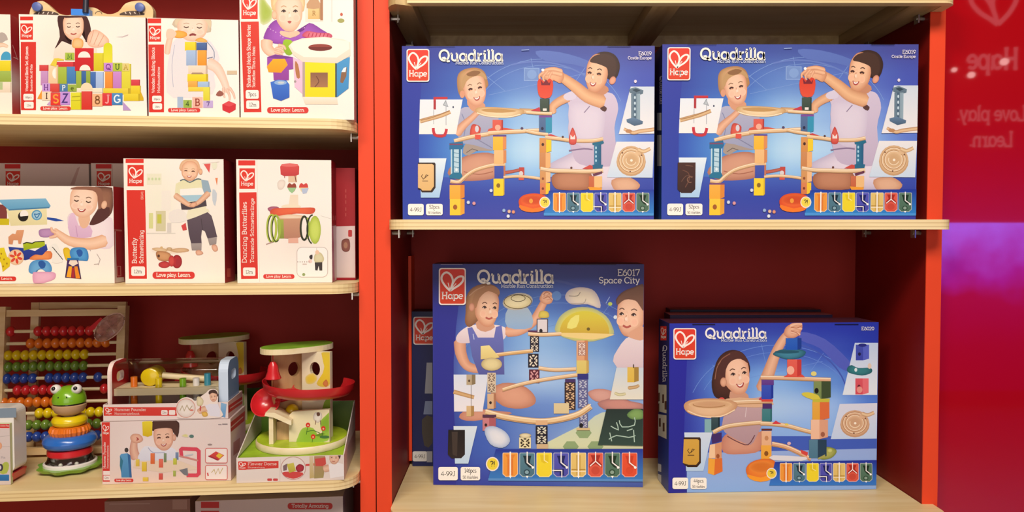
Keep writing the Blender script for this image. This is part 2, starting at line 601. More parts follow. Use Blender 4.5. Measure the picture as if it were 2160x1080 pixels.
GL = {
    ' ': (.34, []), '.': (.26, [[(.1, .0), (.1, .12)]]), ',': (.26, [[(.12, .1), (.06, -.14)]]), '-': (.42, [[(.06, .36), (.36, .36)]]),
    '+': (.6, [_V(.3, .1, .62), [(.06, .36), (.54, .36)]]), '!': (.26, [_V(.12, .3, 1), _V(.12, 0, .12)]),
    '?': (.6, [arc(.3, .74, .22, .24, 170, -70, 10) + [(.3, .3)], _V(.3, 0, .12)]),
    'a': (.78, [_ring(.34), _V(.62, 0, .66), [(.6, 0), (.76, 0)]]),
    'b': (.78, [_ring(.44), _V(.15, 0, 1), [(.03, 1), (.15, 1)]]),
    'c': (.66, [arc(.36, .33, .28, .33, 40, 320, 12)]),
    'd': (.8, [_ring(.34), _V(.63, 0, 1), [(.5, 1), (.63, 1)], [(.63, 0), (.77, 0)]]),
    'e': (.7, [arc(.35, .33, .28, .33, 0, 318, 14), [(.07, .34), (.63, .34)]]),
    'f': (.48, [[(.2, 0), (.2, .8)] + arc(.36, .8, .16, .2, 180, 75, 5), [(.04, .66), (.42, .66)], _S(.2, 0, .34)]),
    'g': (.76, [_ring(.34), [(.62, .66), (.62, -.1)] + arc(.36, -.1, .26, .2, 0, -150, 7)]),
    'h': (.8, [_V(.16, 0, 1), [(.16, .38)] + arc(.4, .42, .24, .24, 170, 0, 7) + [(.64, 0)], _S(.16, 0), _S(.64, 0), [(.04, 1), (.16, 1)]]),
    'i': (.36, [_V(.19, 0, .66), _S(.19, 0, .34), [(.05, .66), (.19, .66)], _V(.18, .82, .97)]),
    'k': (.72, [_V(.16, 0, 1), [(.16, .26), (.56, .66)], [(.3, .38), (.6, 0)], _S(.16, 0), _S(.58, 0)]),
    'l': (.36, [_V(.19, 0, 1), _S(.19, 0, .34), [(.05, 1), (.19, 1)]]),
    'm': (1.16, [_V(.16, 0, .66), [(.16, .4)] + arc(.37, .44, .21, .22, 170, 0, 6) + [(.58, 0)],
                 [(.58, .4)] + arc(.79, .44, .21, .22, 170, 0, 6) + [(1.0, 0)], _S(.16, 0), _S(.58, 0), _S(1.0, 0), [(.04, .66), (.16, .66)]]),
    'n': (.8, [_V(.16, 0, .66), [(.16, .38)] + arc(.4, .42, .24, .24, 170, 0, 7) + [(.64, 0)], _S(.16, 0), _S(.64, 0), [(.04, .66), (.16, .66)]]),
    'o': (.7, [_ring(.35)]),
    'p': (.78, [_ring(.44), _V(.15, -.28, .66), _S(.15, -.28), [(.03, .66), (.15, .66)]]),
    'q': (.78, [_ring(.34), _V(.63, -.28, .66), _S(.63, -.28)]),
    'r': (.54, [_V(.17, 0, .66), [(.17, .36)] + arc(.42, .38, .24, .26, 175, 75, 6), _S(.17, 0, .36), [(.04, .66), (.17, .66)]]),
    's': (.58, [arc(.29, .49, .2, .17, 30, 270, 9) + arc(.29, .165, .21, .165, 85, -155, 9)]),
    't': (.5, [[(.2, .92), (.2, .2)] + arc(.36, .2, .16, .2, 180, 300, 6), [(.03, .66), (.44, .66)]]),
    'u': (.8, [[(.16, .66), (.16, .28)] + arc(.39, .26, .23, .26, 180, 350, 8), _V(.62, 0, .66), [(.03, .66), (.16, .66)], [(.5, .66), (.62, .66)], [(.62, 0), (.77, 0)]]),
    'v': (.68, [[(.08, .66), (.34, 0), (.6, .66)], _S(.09, .66, .22), _S(.59, .66, .22)]),
    'w': (1.0, [[(.08, .66), (.28, 0), (.5, .6), (.72, 0), (.92, .66)]]),
    'x': (.68, [[(.08, .66), (.6, 0)], [(.08, 0), (.6, .66)]]),
    'y': (.7, [[(.08, .66), (.36, 0)], [(.62, .66), (.28, -.26), (.12, -.26)], _S(.09, .66, .22), _S(.6, .66, .22)]),
    'z': (.62, [[(.08, .66), (.54, .66), (.08, 0), (.56, 0)]]),
    'A': (.94, [[(.12, 0), (.47, 1), (.82, 0)], [(.24, .34), (.7, .34)], _S(.12, 0), _S(.82, 0)]),
    'B': (.78, [_V(.16, 0, 1), [(.04, 1), (.42, 1)] + arc(.42, .75, .22, .25, 90, -90, 7) + [(.16, .5)], [(.42, .5)] + arc(.44, .25, .26, .25, 90, -90, 7) + [(.04, 0)]]),
    'C': (.9, [arc(.48, .5, .4, .5, 42, 318, 14), _V(.8, .68, .96)]),
    'D': (.9, [_V(.17, 0, 1), [(.04, 1), (.38, 1)] + arc(.38, .5, .42, .5, 90, -90, 10) + [(.04, 0)]]),
    'E': (.76, [_V(.17, 0, 1), [(.04, 1), (.68, 1), (.68, .82)], [(.17, .52), (.54, .52)], [(.04, 0), (.7, 0), (.7, .18)]]),
    'F': (.72, [_V(.17, 0, 1), [(.04, 1), (.66, 1), (.66, .82)], [(.17, .52), (.52, .52)], _S(.17, 0, .3)]),
    'G': (.94, [arc(.48, .5, .4, .5, 45, 325, 14), [(.52, .42), (.84, .42), (.84, .1)]]),
    'H': (.96, [_V(.18, 0, 1), _V(.76, 0, 1), [(.18, .5), (.76, .5)], _S(.18, 0), _S(.76, 0), _S(.18, 1), _S(.76, 1)]),
    'I': (.4, [_V(.2, 0, 1), _S(.2, 0, .34), _S(.2, 1, .34)]),
    'J': (.6, [[(.42, 1), (.42, .2)] + arc(.24, .2, .18, .2, 0, -160, 6), _S(.42, 1, .3)]),
    'L': (.72, [_V(.17, 0, 1), [(.04, 0), (.66, 0), (.66, .22)], _S(.17, 1, .3)]),
    'M': (1.1, [[(.17, 0), (.17, 1), (.55, .2), (.93, 1), (.93, 0)], _S(.17, 0), _S(.93, 0)]),
    'N': (.94, [[(.17, 0), (.17, 1), (.77, 0), (.77, 1)], _S(.17, 0), _S(.77, 1)]),
    'P': (.76, [_V(.17, 0, 1), [(.04, 1), (.4, 1)] + arc(.4, .74, .26, .26, 90, -90, 8) + [(.17, .48)], _S(.17, 0, .3)]),
    'Q': (1.02, [arc(.48, .5, .41, .5, 0, 360, 20), [(.3, .24), (.5, .28), (.66, .06), (.8, -.06), (.98, -.04)]]),
    'R': (.84, [_V(.17, 0, 1), [(.04, 1), (.42, 1)] + arc(.42, .75, .25, .25, 90, -90, 8) + [(.17, .5)], [(.42, .5), (.68, 0), (.82, 0)], _S(.17, 0, .3)]),
    'S': (.74, [arc(.37, .75, .27, .25, 20, 270, 9) + arc(.37, .25, .28, .25, 88, -160, 9)]),
    'T': (.84, [_V(.42, 0, 1), [(.08, .8), (.08, 1), (.76, 1), (.76, .8)], _S(.42, 0, .32)]),
    'U': (.9, [[(.16, 1), (.16, .34)] + arc(.44, .3, .28, .3, 180, 360, 8) + [(.72, 1)], _S(.16, 1), _S(.72, 1)]),
    'W': (1.2, [[(.1, 1), (.34, 0), (.6, .9), (.86, 0), (1.1, 1)]]),
    'Z': (.78, [[(.1, 1), (.66, 1), (.08, 0), (.7, 0)]]),
    '0': (.68, [arc(.34, .5, .27, .5, 0, 360, 16)]), '1': (.5, [[(.1, .84), (.28, 1), (.28, 0)], _S(.28, 0, .36)]),
    '2': (.68, [arc(.33, .72, .25, .28, 165, -35, 8) + [(.08, 0), (.62, 0)]]),
    '3': (.66, [arc(.31, .75, .23, .25, 160, -90, 8) + arc(.31, .25, .26, .25, 88, -165, 8)]),
    '4': (.7, [[(.48, 0), (.48, 1), (.06, .3), (.66, .3)]]),
    '5': (.66, [[(.58, 1), (.14, 1), (.12, .56)] + arc(.32, .3, .27, .3, 120, -155, 9)]),
    '6': (.68, [_ring(.34, .31, .27, .31), [(.08, .36), (.16, .7), (.5, 1)]]),
    '7': (.64, [[(.06, .84), (.06, 1), (.6, 1), (.24, 0)]]),
    '8': (.68, [_ring(.34, .75, .22, .24), _ring(.34, .26, .27, .26)]),
    '9': (.68, [_ring(.34, .69, .27, .31), [(.6, .64), (.52, .3), (.2, 0)]]),
}


def blue_ink(c):
    # the blue inks of these boxes are a cleaner blue than the general palette
    r, g, b = (int(c[i:i + 2], 16) for i in (0, 2, 4))
    k = max(0.0, min(1.0, (b - max(r, g * .95)) / 60.0))
    return '%02x%02x%02x' % (int(r * (1 - .20 * k)), int(g * (1 - .04 * k)), min(255, int(b * (1 + .05 * k))))


class Art:
    """flat inks on one face of a card box; shapes are drawn at photo coordinates and fall onto the face itself"""
    STEP = 7e-6

    def __init__(s, M, O, u, n, W, H, gain=0.8):
        # M: box matrix; O,u,n: face corner (lower left), right direction and outward normal in box axes
        s.M, s.O, s.u, s.n, s.W, s.H = M, Vector(O), Vector(u), Vector(n), W, H
        s.gain = gain
        R = M.to_3x3()
        s.Ow, s.uw, s.nw = M @ s.O, R @ s.u, R @ s.n
        s.v, s.f, s.c = [], [], []
        s.L = 0
        s.src = None
        s.gt = False
        s.z = (0.0, 0.0, 1.0)

    def st(s, p):
        A = s.src or s
        h = hit(s.z[0] + p[0] / s.z[2], s.z[1] + p[1] / s.z[2], A.Ow, A.nw) - A.Ow
        a, b = h.dot(A.uw) / A.W * s.W, h.z / A.H * s.H
        m = 0.0004
        return min(max(a, m), s.W - m), min(max(b, m), s.H - m)

    def _put(s, pts, faces, cols, raw=False):
        k = len(s.v)
        s.L += 1
        e = 6e-5 + s.L * s.STEP
        for p in pts:
            a, b = p if raw else s.st(p)
            s.v.append(s.O + s.u * a + Vector((0, 0, 1)) * b + s.n * e)
        s.f += [tuple(i + k for i in f) for f in faces]
        s.c += [col(blue_ink(c) if s.gt else c, s.gain) for c in cols]

    def grid(s, rows, box=None, n=5):
        """smooth colour field; rows of colours from the top down; over the whole face or a quad of 4 px corners tl,tr,br,bl"""
        R, C = len(rows), len(rows[0])
        NR, NC = (R - 1) * n, (C - 1) * n
        pts, cols, fs = [], [], []
        for i in range(NR + 1):
            a = i / n
            i0 = min(int(a), R - 2)
            ta = a - i0
            ta = ta * ta * (3 - 2 * ta)
            for j in range(NC + 1):
                b = j / n
                j0 = min(int(b), C - 2)
                tb = b - j0
                tb = tb * tb * (3 - 2 * tb)
                cols.append(mixh(mixh(rows[i0][j0], rows[i0][j0 + 1], tb), mixh(rows[i0 + 1][j0], rows[i0 + 1][j0 + 1], tb), ta))
                fx, fy = j / NC, i / NR
                if box:
                    q = [Vector(p) for p in box]
                    p = (q[0] * (1 - fx) + q[1] * fx) * (1 - fy) + (q[3] * (1 - fx) + q[2] * fx) * fy
                    pts.append((p.x, p.y))
                else:
                    pts.append((fx * s.W, (1 - fy) * s.H))
        w = NC + 1
        for i in range(NR):
            for j in range(NC):
                fs.append((i * w + j, i * w + j + 1, (i + 1) * w + j + 1, (i + 1) * w + j))
        s._put(pts, fs, cols, raw=box is None)

    def poly(s, pts, c, sm=0, c2=None, ax='y'):
        """filled outline; sm>0 rounds it; c2 gives an ink gradient towards the bottom (or right)"""
        if sm:
            pts = smooth(pts, sm)
        tri = tessellate_polygon([[Vector((p[0], p[1], 0)) for p in pts]])
        if c2:
            k = 1 if ax == 'y' else 0
            lo, hi = min(p[k] for p in pts), max(p[k] for p in pts)
            cols = [mixh(c, c2, (p[k] - lo) / max(1e-6, hi - lo)) for p in pts]
        else:
            cols = [c] * len(pts)
        s._put(pts, tri, cols)

    def rect(s, x0, y0, x1, y1, c, c2=None, ax='y'):
        s.poly([(x0, y0), (x1, y0), (x1, y1), (x0, y1)], c, 0, c2, ax)

    def rr(s, x0, y0, x1, y1, r, c, c2=None):
        s.poly(rrect(x0, y0, x1, y1, r, 4), c, 0, c2)

    def blob(s, pts, cin, cedge, o=None, sm=3, k=.55):
        """rounded shape shaded from an inner colour to an edge colour"""
        P = smooth(pts, sm) if sm else pts
        n = len(P)
        if o is None:
            o = (sum(p[0] for p in P) / n, sum(p[1] for p in P) / n)
        mid = mixh(cin, cedge, .3)
        q = [(o[0] + (p[0] - o[0]) * k, o[1] + (p[1] - o[1]) * k) for p in P]
        q2 = [(o[0] + (p[0] - o[0]) * (k + (1 - k) * .55), o[1] + (p[1] - o[1]) * (k + (1 - k) * .55)) for p in P]
        fs = []
        for i in range(n):
            j = (i + 1) % n
            fs += [(0, 1 + i, 1 + j), (1 + i, 1 + n + i, 1 + n + j, 1 + j), (1 + n + i, 1 + 2 * n + i, 1 + 2 * n + j, 1 + n + j)]
        s._put([o] + q + q2 + P, fs, [cin] + [mixh(cin, cedge, .15)] * n + [mixh(cin, cedge, .5)] * n + [cedge] * n)

    def ell(s, cx, cy, rx, ry, c, c2=None, rot=0, o=None):
        t = math.radians(rot)
        P = [(cx + rx * math.cos(a) * math.cos(t) - ry * math.sin(a) * math.sin(t), cy + rx * math.cos(a) * math.sin(t) + ry * math.sin(a) * math.cos(t))
             for a in [2 * PI * i / 20 for i in range(20)]]
        if c2:
            s.blob(P, c, c2, o, 0)
        else:
            s.poly(P, c)

    def line(s, pts, w, c, sm=0, closed=False):
        if sm:
            pts = smooth(pts, sm, closed)
            if closed:
                pts = pts + [pts[0]]
        P = [Vector((p[0], p[1])) for p in pts]
        P = [p for i, p in enumerate(P) if i == 0 or (p - P[i - 1]).length > 1e-4]
        if len(P) < 2:
            return
        n = len(P)
        A = []
        for i, p in enumerate(P):
            if closed and i in (0, n - 1):
                d0, d1 = (P[-1] - P[-2]).normalized(), (P[1] - P[0]).normalized()
            else:
                d0 = (p - P[i - 1]).normalized() if i else (P[1] - p).normalized()
                d1 = (P[i + 1] - p).normalized() if i < n - 1 else d0
            t = (d0 + d1)
            t = t.normalized() if t.length > 1e-3 else d1
            m = Vector((-t.y, t.x)) * (w / 2 / max(.5, abs(t.dot(d1))))
            A += [(p.x + m.x, p.y + m.y), (p.x - m.x, p.y - m.y)]
        s._put(A, [(2 * i, 2 * i + 1, 2 * i + 3, 2 * i + 2) for i in range(n - 1)], [c] * len(A))

    def limb(s, pts, ws, cm, ce, cap=True):
        """tapering rounded stroke, lighter along its middle"""
        P = smooth(pts, 4, False)
        n = len(P)
        A, C, F = [], [], []
        for i, p in enumerate(P):
            f = i / (n - 1) * (len(ws) - 1)
            k = min(int(f), len(ws) - 2)
            w = (ws[k] * (1 - f + k) + ws[k + 1] * (f - k)) / 2
            a, b = Vector(P[max(i - 1, 0)]), Vector(P[min(i + 1, n - 1)])
            t = (b - a).normalized()
            m = Vector((-t.y, t.x))
            if cap and i in (0, n - 1):
                w *= .55
            for q, cc in ((-1, ce), (-.6, mixh(cm, ce, .45)), (0, cm), (.6, mixh(cm, ce, .35)), (1, ce)):
                A.append((p[0] + m.x * w * q, p[1] + m.y * w * q))
                C.append(cc)
        for i in range(n - 1):
            for q in range(4):
                F.append((5 * i + q, 5 * i + q + 1, 5 * i + q + 6, 5 * i + q + 5))
        s._put(A, F, C)

    def text(s, t, x, y, h, c, w=None, bold=.17, ang=0, just='l'):
        """lettering with its baseline starting at x,y; h cap height; ang counter-clockwise degrees; w fits the width"""
        tot = sum(GL.get(ch, GL['o'])[0] for ch in t)
        sx = (w / tot) if w else h
        full = tot * sx
        x0 = -full if just == 'r' else (-full / 2 if just == 'c' else 0)
        ca, sa = math.cos(math.radians(ang)), math.sin(math.radians(ang))
        cur = x0
        L0 = s.L
        for ch in t:
            adv, strokes = GL.get(ch, GL['o'])
            for st in strokes:
                pts = []
                for a, b in st:
                    lx, ly = cur + a * sx, b * h
                    pts.append((x + lx * ca - ly * sa, y - lx * sa - ly * ca))
                cl = (abs(pts[0][0] - pts[-1][0]) + abs(pts[0][1] - pts[-1][1])) < 1e-4
                s.L = L0
                s.line(pts, bold * h * .9, c, closed=cl and len(pts) > 3)
            cur += adv * sx

    def logo(s, x0, y0, x1, y1, rim='fff2ea', red='e23a2c', bord=True, ink='fff2ea'):
        w, h = x1 - x0, y1 - y0
        if bord:
            s.rr(x0, y0, x1, y1, w * .1, rim)
            b = w * .045
            s.rr(x0 + b, y0 + b, x1 - b, y1 - b, w * .08, red, mixh(red, 'd84a20', .6))
        else:
            s.rect(x0, y0, x1, y1, red)

        def q(a, b):
            return (x0 + a * w, y0 + b * h)
        s.line([q(*p) for p in ((.42, .62), (.22, .47), (.1, .3), (.16, .17), (.3, .12), (.45, .2), (.52, .34), (.49, .48))], w * .075, ink, 4, False)
        s.line([q(*p) for p in ((.42, .62), (.5, .45), (.62, .3), (.78, .23), (.9, .25), (.88, .36), (.74, .47), (.56, .55), (.42, .62))], w * .075, ink, 4, False)
        s.line([q(.41, .6), q(.34, .4)], w * .03, ink)
        s.line([q(.44, .58), q(.64, .42)], w * .03, ink)
        s.text('Hape', x0 + w * .1, y0 + h * .83, h * .17, ink, w * .8, .2)

    def emit(s, bm, lay):
        vs = [bm.verts.new(p) for p in s.v]
        for f in s.f:
            try:
                fc = bm.faces.new([vs[i] for i in f])
            except ValueError:
                continue
            fc.material_index = 1
            if fc.normal.length == 0:
                fc.normal_update()
            for lp, i in zip(fc.loops, f):
                lp[lay] = s.c[i]


class Box:
    """closed card box; base centre of the front edge at its origin, y into the bay"""

    def __init__(s, name, frame, pl, pr, ytop, z, yf, depth, yaw=0.0, gain=0.8, edge='f4ece4', zoff=0.0, sides=None):
        # pl, pr: photo x of the lower front corners; ytop: photo y of the top edge at its middle
        nrm = Vector((-math.sin(yaw), math.cos(yaw), 0))
        # pivot on the bay plane at depth yf under the middle of the front face
        A = frame.at((pl + pr) / 2, 540, yf)
        C0 = Vector((A.x, yf, z))
        Mw = frame.M @ Matrix.Translation(C0) @ Matrix.Rotation(yaw, 4, 'Z')
        n = Mw.to_3x3() @ Vector((0, -1, 0))
        Ow = Mw.translation
        u = Mw.to_3x3() @ Vector((1, 0, 0))
        for _ in range(3):
            py = proj(Ow)[1]
            l = (hit(pl, py, Ow, n) - Ow).dot(u)
            r = (hit(pr, py, Ow, n) - Ow).dot(u)
            C0 = C0 + Matrix.Rotation(yaw, 3, 'Z') @ Vector(((l + r) / 2, 0, 0))
            Mw = frame.M @ Matrix.Translation(C0) @ Matrix.Rotation(yaw, 4, 'Z')
            Ow = Mw.translation
        s.W = r - l
        s.H = hit((pl + pr) / 2, ytop, Ow, n).z - z
        s.D = depth
        s.name, s.M, s.gain = name, Mw, gain
        s.edge = edge
        s.arts = []
        W, H, D = s.W, s.H, s.D
        s.front = s._art((-W / 2, 0, 0), (1, 0, 0), (0, -1, 0), W)
        s.right = s._art((W / 2, 0, 0), (0, 1, 0), (1, 0, 0), D)
        s.left = s._art((-W / 2, D, 0), (0, -1, 0), (-1, 0, 0), D)

    def _art(s, O, u, n, W):
        a = Art(s.M, O, u, n, W, s.H, s.gain)
        s.arts.append(a)
        return a

    def build(s, label, cat='box', group=None, top=None):
        bm = NB()
        lay = bm.loops.layers.float_color.new('ink')
        e = 0.0006
        bx(bm, -s.W / 2, s.W / 2, 0, s.D, 0, s.H)
        es = list(bm.edges)
        bmesh.ops.bevel(bm, geom=es, offset=e, segments=1, affect='EDGES')
        bmesh.ops.recalc_face_normals(bm, faces=bm.faces[:])
        ce = col(s.edge, s.gain)
        ct = col(top or s.edge, s.gain)
        for f in bm.faces:
            f.material_index = 0
            for lp in f.loops:
                lp[lay] = ct if f.normal.z > .9 else ce
        for a in s.arts:
            a.emit(bm, lay)
        me = bpy.data.meshes.new(s.name)
        bm.to_mesh(me)
        bm.free()
        me.materials.append(M_PRINT)
        me.materials.append(M_PRINT)
        o = bpy.data.objects.new(s.name, me)
        o.matrix_world = s.M
        COL.objects.link(o)
        tag(o, label, cat, group)
        return o


def kid(A, cx, cy, w, h, skin='f3c6a4', shade='d99a74', turn=0.0, tilt=0.0, eyes='open', mouth='smile', brow='8a6a50', chin=1.0):
    """a printed child's face: shaped head with features, turn -1..1 shifts them towards a profile"""
    t = math.radians(tilt)

    def q(a, b):
        x, y = a * w / 2, b * h / 2
        return (cx + x * math.cos(t) - y * math.sin(t), cy + x * math.sin(t) + y * math.cos(t))
    k = turn * .28
    A.blob([q(-.86, -.55), q(-.4, -.98), q(.4, -.98), q(.86, -.55), q(.92, 0), q(.8, .5), q(.34 + k * .4, .94 * chin), q(-.3 + k * .4, .94 * chin), q(-.8, .5), q(-.92, 0)],
           skin, shade, q(k * .8, -.1), 4, .6)
    for sgn in (-1, 1):
        ex = sgn * .40 + k
        if abs(ex) > .8:
            continue
        f = 1 - abs(ex) * .25
        A.ell(*q(sgn * .46 + k * .9, .32), w * .13, h * .10, mixh(skin, 'f09a84', .25), skin)
        if eyes == 'open':
            A.ell(*q(ex, -.0), w * .105 * f, h * .05, mixh(skin, shade, .8), skin)
            A.ell(*q(ex, -.01), w * .075 * f, h * .03, 'ece0d8', rot=tilt)
            A.ell(*q(ex + turn * .04, -.015), w * .042, h * .034, '3a2a26')
            A.line([q(ex - .17 * f, .02), q(ex, -.075), q(ex + .17 * f, .01)], h * .024, '4a3028', 3)
        elif eyes == 'down':
            A.line([q(ex - .17 * f, -.02), q(ex, .05), q(ex + .17 * f, -.02)], h * .035, '4a302a', 3)
        else:
            A.ell(*q(ex, -.0), w * .12 * f, h * .055, mixh(skin, shade, .9), skin)
            A.line([q(ex - .18 * f, .03), q(ex, -.03), q(ex + .18 * f, .02)], h * .045, '4a2c26', 3)
        A.line([q(ex - .2 * f, -.2), q(ex, -.27), q(ex + .2 * f, -.21)], h * .022, brow, 3)
    A.blob([q(k * 1.3 - .16, .3), q(k * 1.3 - .08, -.1), q(k * 1.3 + .08, -.1), q(k * 1.3 + .18, .3), q(k * 1.3, .36)], mixh(skin, 'ffffff', .12), mixh(skin, shade, .25))
    A.line([q(k * 1.2 - .02, .02), q(k * 1.5 - .05, .24), q(k * 1.4 + .06, .29)], h * .03, mixh(skin, shade, .75), 3)
    A.ell(*q(k * 1.35, .2), w * .05, h * .05, mixh(skin, 'ffffff', .35), skin)
    if mouth == 'smile':
        A.poly([q(k - .28, .46), q(k, .52), q(k + .28, .44), q(k + .16, .64), q(k - .12, .66)], 'b04a44', 3)
        A.poly([q(k - .2, .49), q(k, .54), q(k + .2, .47), q(k + .1, .58), q(k - .08, .6)], 'fff4ee', 3)
    elif mouth == 'soft':
        A.line([q(k - .26, .5), q(k, .57), q(k + .26, .49)], h * .045, 'b4584e', 3)
    else:
        A.poly([q(k - .14, .5), q(k, .46), q(k + .14, .5), q(k, .6)], 'c0605a', 3)


def hand(A, x, y, r, ang, skin='f3c6a4', shade='cf8f6a', n=4, spread=16):
    """printed hand: palm and fingers pointing along ang"""
    A.ell(x, y, r, r * .85, skin, shade, ang)
    for i in range(n):
        a = math.radians(ang + (i - (n - 1) / 2) * spread)
        A.limb([(x + r * .4 * math.cos(a), y + r * .4 * math.sin(a)), (x + r * 1.2 * math.cos(a), y + r * 1.2 * math.sin(a)),
                (x + r * 1.75 * math.cos(a + .12), y + r * 1.75 * math.sin(a + .12))], [r * .55, r * .5, r * .36], skin, shade)
    a = math.radians(ang + 70)
    A.limb([(x, y), (x + r * 1.1 * math.cos(a), y + r * 1.1 * math.sin(a)), (x + r * 1.3 * math.cos(a - .5), y + r * 1.3 * math.sin(a - .5))], [r * .6, r * .5, r * .34], skin, shade)


def tiles(A, xs, y0, y1, w, seq):
    """row of little cut-away block diagrams with white ball paths"""
    H = y1 - y0
    K = {'o': ('f0a040', 'd87028', 'v'), 'g': ('5c8494', '142c38', 's'), 'y': ('f2dc30', 'd8b820', 'n'), 'p': ('6a5ab4', '1c2060', 's2'),
         'c': ('e8c878', 'b08838', 'x'), 'r': ('e4604c', 'a82c20', 't'), 'd': ('587c68', '16301c', 's'), 'R': ('e85434', 'b83018', 's3')}
    for x, k in zip(xs, seq):
        base, dk, kind = K[k]
        l, r = x - w / 2, x + w / 2
        out = [(l + 1, y0), (r - 1, y0), (r, y0 + 2), (r, y1 - H * .12), (r - w * .14, y1 - H * .04), (r - w * .2, y1), (l + w * .2, y1), (l + w * .14, y1 - H * .04), (l, y1 - H * .12), (l, y0 + 2)]
        A.poly([((p[0] - x) * 1.09 + x, (p[1] - (y0 + y1) / 2) * 1.06 + (y0 + y1) / 2) for p in out], mixh(base, 'f4ece8', .6))
        A.poly(out, base, 0, mixh(base, dk, .2))
        if kind == 'v':
            A.rect(x - w * .2, y0 + H * .16, x + w * .2, y1 - H * .06, mixh(base, dk, .8))
            A.poly([(x - w * .34, y0 + H * .06), (x + w * .34, y0 + H * .06), (x + w * .18, y0 + H * .24), (x - w * .18, y0 + H * .24)], mixh(base, dk, .6))
        elif kind in ('s', 's2', 's3'):
            d = dk if kind != 's3' else mixh(base, dk, .6)
            A.poly([(x - w * .3, y0 + H * .1), (x + w * .3, y0 + H * .1), (x + w * .22, y0 + H * .3), (x + w * .2, y0 + H * .42), (r - 1, y0 + H * .55), (r - 1, y0 + H * .68), (x + w * .1, y0 + H * .6), (x - w * .16, y0 + H * .42), (x - w * .2, y0 + H * .25)], d)
            if kind == 's':
                A.ell(x - w * .02, y1 - H * .18, w * .22, H * .13, mixh(base, dk, .7))
                A.ell(x - w * .02, y1 - H * .18, w * .14, H * .08, mixh(base, 'ffffff', .3))
            if kind == 's2':
                A.poly([(l, y0 + H * .68), (x + w * .2, y0 + H * .68), (x + w * .2, y1 - 2), (x - w * .1, y1 - 2), (x - w * .1, y0 + H * .82), (l, y0 + H * .82)], d)
                A.line([(l - w * .1, y0 + H * .74), (x + w * .05, y0 + H * .74), (x + w * .05, y1 + H * .05)], w * .07, 'f6f2f4')
            if kind == 's3':
                A.ell(x, y1 - H * .26, w * .26, H * .16, mixh(base, dk, .35))
            A.line([(x, y0 - H * .07), (x, y0 + H * .4), (r - w * .08, y0 + H * .6)], w * .08, 'f8f4f4')
            A.ell(r - w * .1, y0 + H * .61, w * .09, w * .09, 'ffffff')
        elif kind == 'n':
            A.poly([(x - w * .3, y0 + H * .08), (x + w * .3, y0 + H * .08), (x + w * .3, y0 + H * .36), (x, y0 + H * .44), (x - w * .2, y0 + H * .36)], mixh(base, dk, .6))
            A.line([(x, y0 - H * .07), (x, y0 + H * .3), (x + w * .26, y0 + H * .4)], w * .06, mixh(base, 'ffffff', .6))
        elif kind == 'x':
            A.rect(x - w * .17, y0 + H * .08, x + w * .17, y1 - H * .05, mixh(base, dk, .5))
            A.line([(l, y0 + H * .7), (r, y0 + H * .7)], w * .08, dk)
            A.line([(l, y0 + H * .78), (r, y0 + H * .78)], w * .06, 'f6ead0')
        elif kind == 't':
            A.poly([(x - w * .34, y0 + H * .08), (x + w * .34, y0 + H * .08), (x + w * .2, y0 + H * .3), (r - 1, y0 + H * .5), (r - 1, y0 + H * .62), (x, y0 + H * .46), (l + 1, y0 + H * .62), (l + 1, y0 + H * .5), (x - w * .2, y0 + H * .3)], dk)
            A.ell(x, y1 - H * .26, w * .3, H * .18, mixh(base, dk, .45))
            A.line([(x, y0 - H * .07), (x, y0 + H * .34), (l + w * .1, y0 + H * .56)], w * .07, 'f8f0f0')
            A.line([(x, y0 + H * .34), (r - w * .1, y0 + H * .56)], w * .07, 'f8f0f0')
        if kind in ('v', 'x'):
            A.line([(x, y0 - H * .07), (x, y1 + H * .04)], w * .1, 'f8f4ee')
        if kind in ('v', 'x', 's'):
            A.poly([(x - w * .09, y1 - H * .02), (x + w * .09, y1 - H * .02), (x, y1 + H * .09)], 'ffffff')


def spiral(A, cx, cy, rx, ry, wood='e8c49a', line='b98c5e'):
    A.ell(cx, cy + ry * .12, rx * 1.03, ry, mixh(line, wood, .4))
    A.ell(cx, cy, rx, ry, wood, mixh(wood, line, .35))
    for k in (.86, .66):
        A.line(arc(cx, cy, rx * k, ry * k, -35, 300, 22), rx * .045, line)
        A.line(arc(cx, cy, rx * (k - .06), ry * (k - .06), -30, 300, 22), rx * .04, 'f8e4c8')
    A.ell(cx, cy + ry * .04, rx * .52, ry * .52, mixh(wood, line, .45), mixh(wood, line, .2))
    A.line(arc(cx, cy, rx * .36, ry * .36, 20, 200, 12), rx * .06, 'f4dcba')
    A.ell(cx + rx * .02, cy + ry * .02, rx * .09, ry * .09, 'fff2dc')
    A.limb([(cx + rx * .5, cy - ry * .75), (cx + rx * .9, cy - ry * .62), (cx + rx * 1.35, cy - ry * .82)], [rx * .26, rx * .26, rx * .24], 'f2d4aa', line, False)
    for a in (-140, -25, 95):
        A.ell(cx + rx * .8 * math.cos(math.radians(a)), cy + ry * .8 * math.sin(math.radians(a)), rx * .05, rx * .05, '6a4030')


def block(A, x0, y0, x1, y1, c, side=None, sw=.28, hole=None, top=None):
    """printed wooden cube tower piece: front face, darker side strip at right, hole"""
    xs = x1 - (x1 - x0) * sw if side else x1
    A.rect(x0, y0, xs, y1, mixh(c, 'ffffff', .08), c)
    if side:
        A.poly([(xs, y0), (x1, y0), (x1, y1 - (x1 - x0) * .12), (xs, y1)], side)
    if top:
        A.rect(x0, y0, x1, y0 + (y1 - y0) * .1, top)
    if hole:
        A.ell(x0 + (xs - x0) * .5, y0 + (y1 - y0) * hole[1], (xs - x0) * .2, (xs - x0) * .24, hole[0])


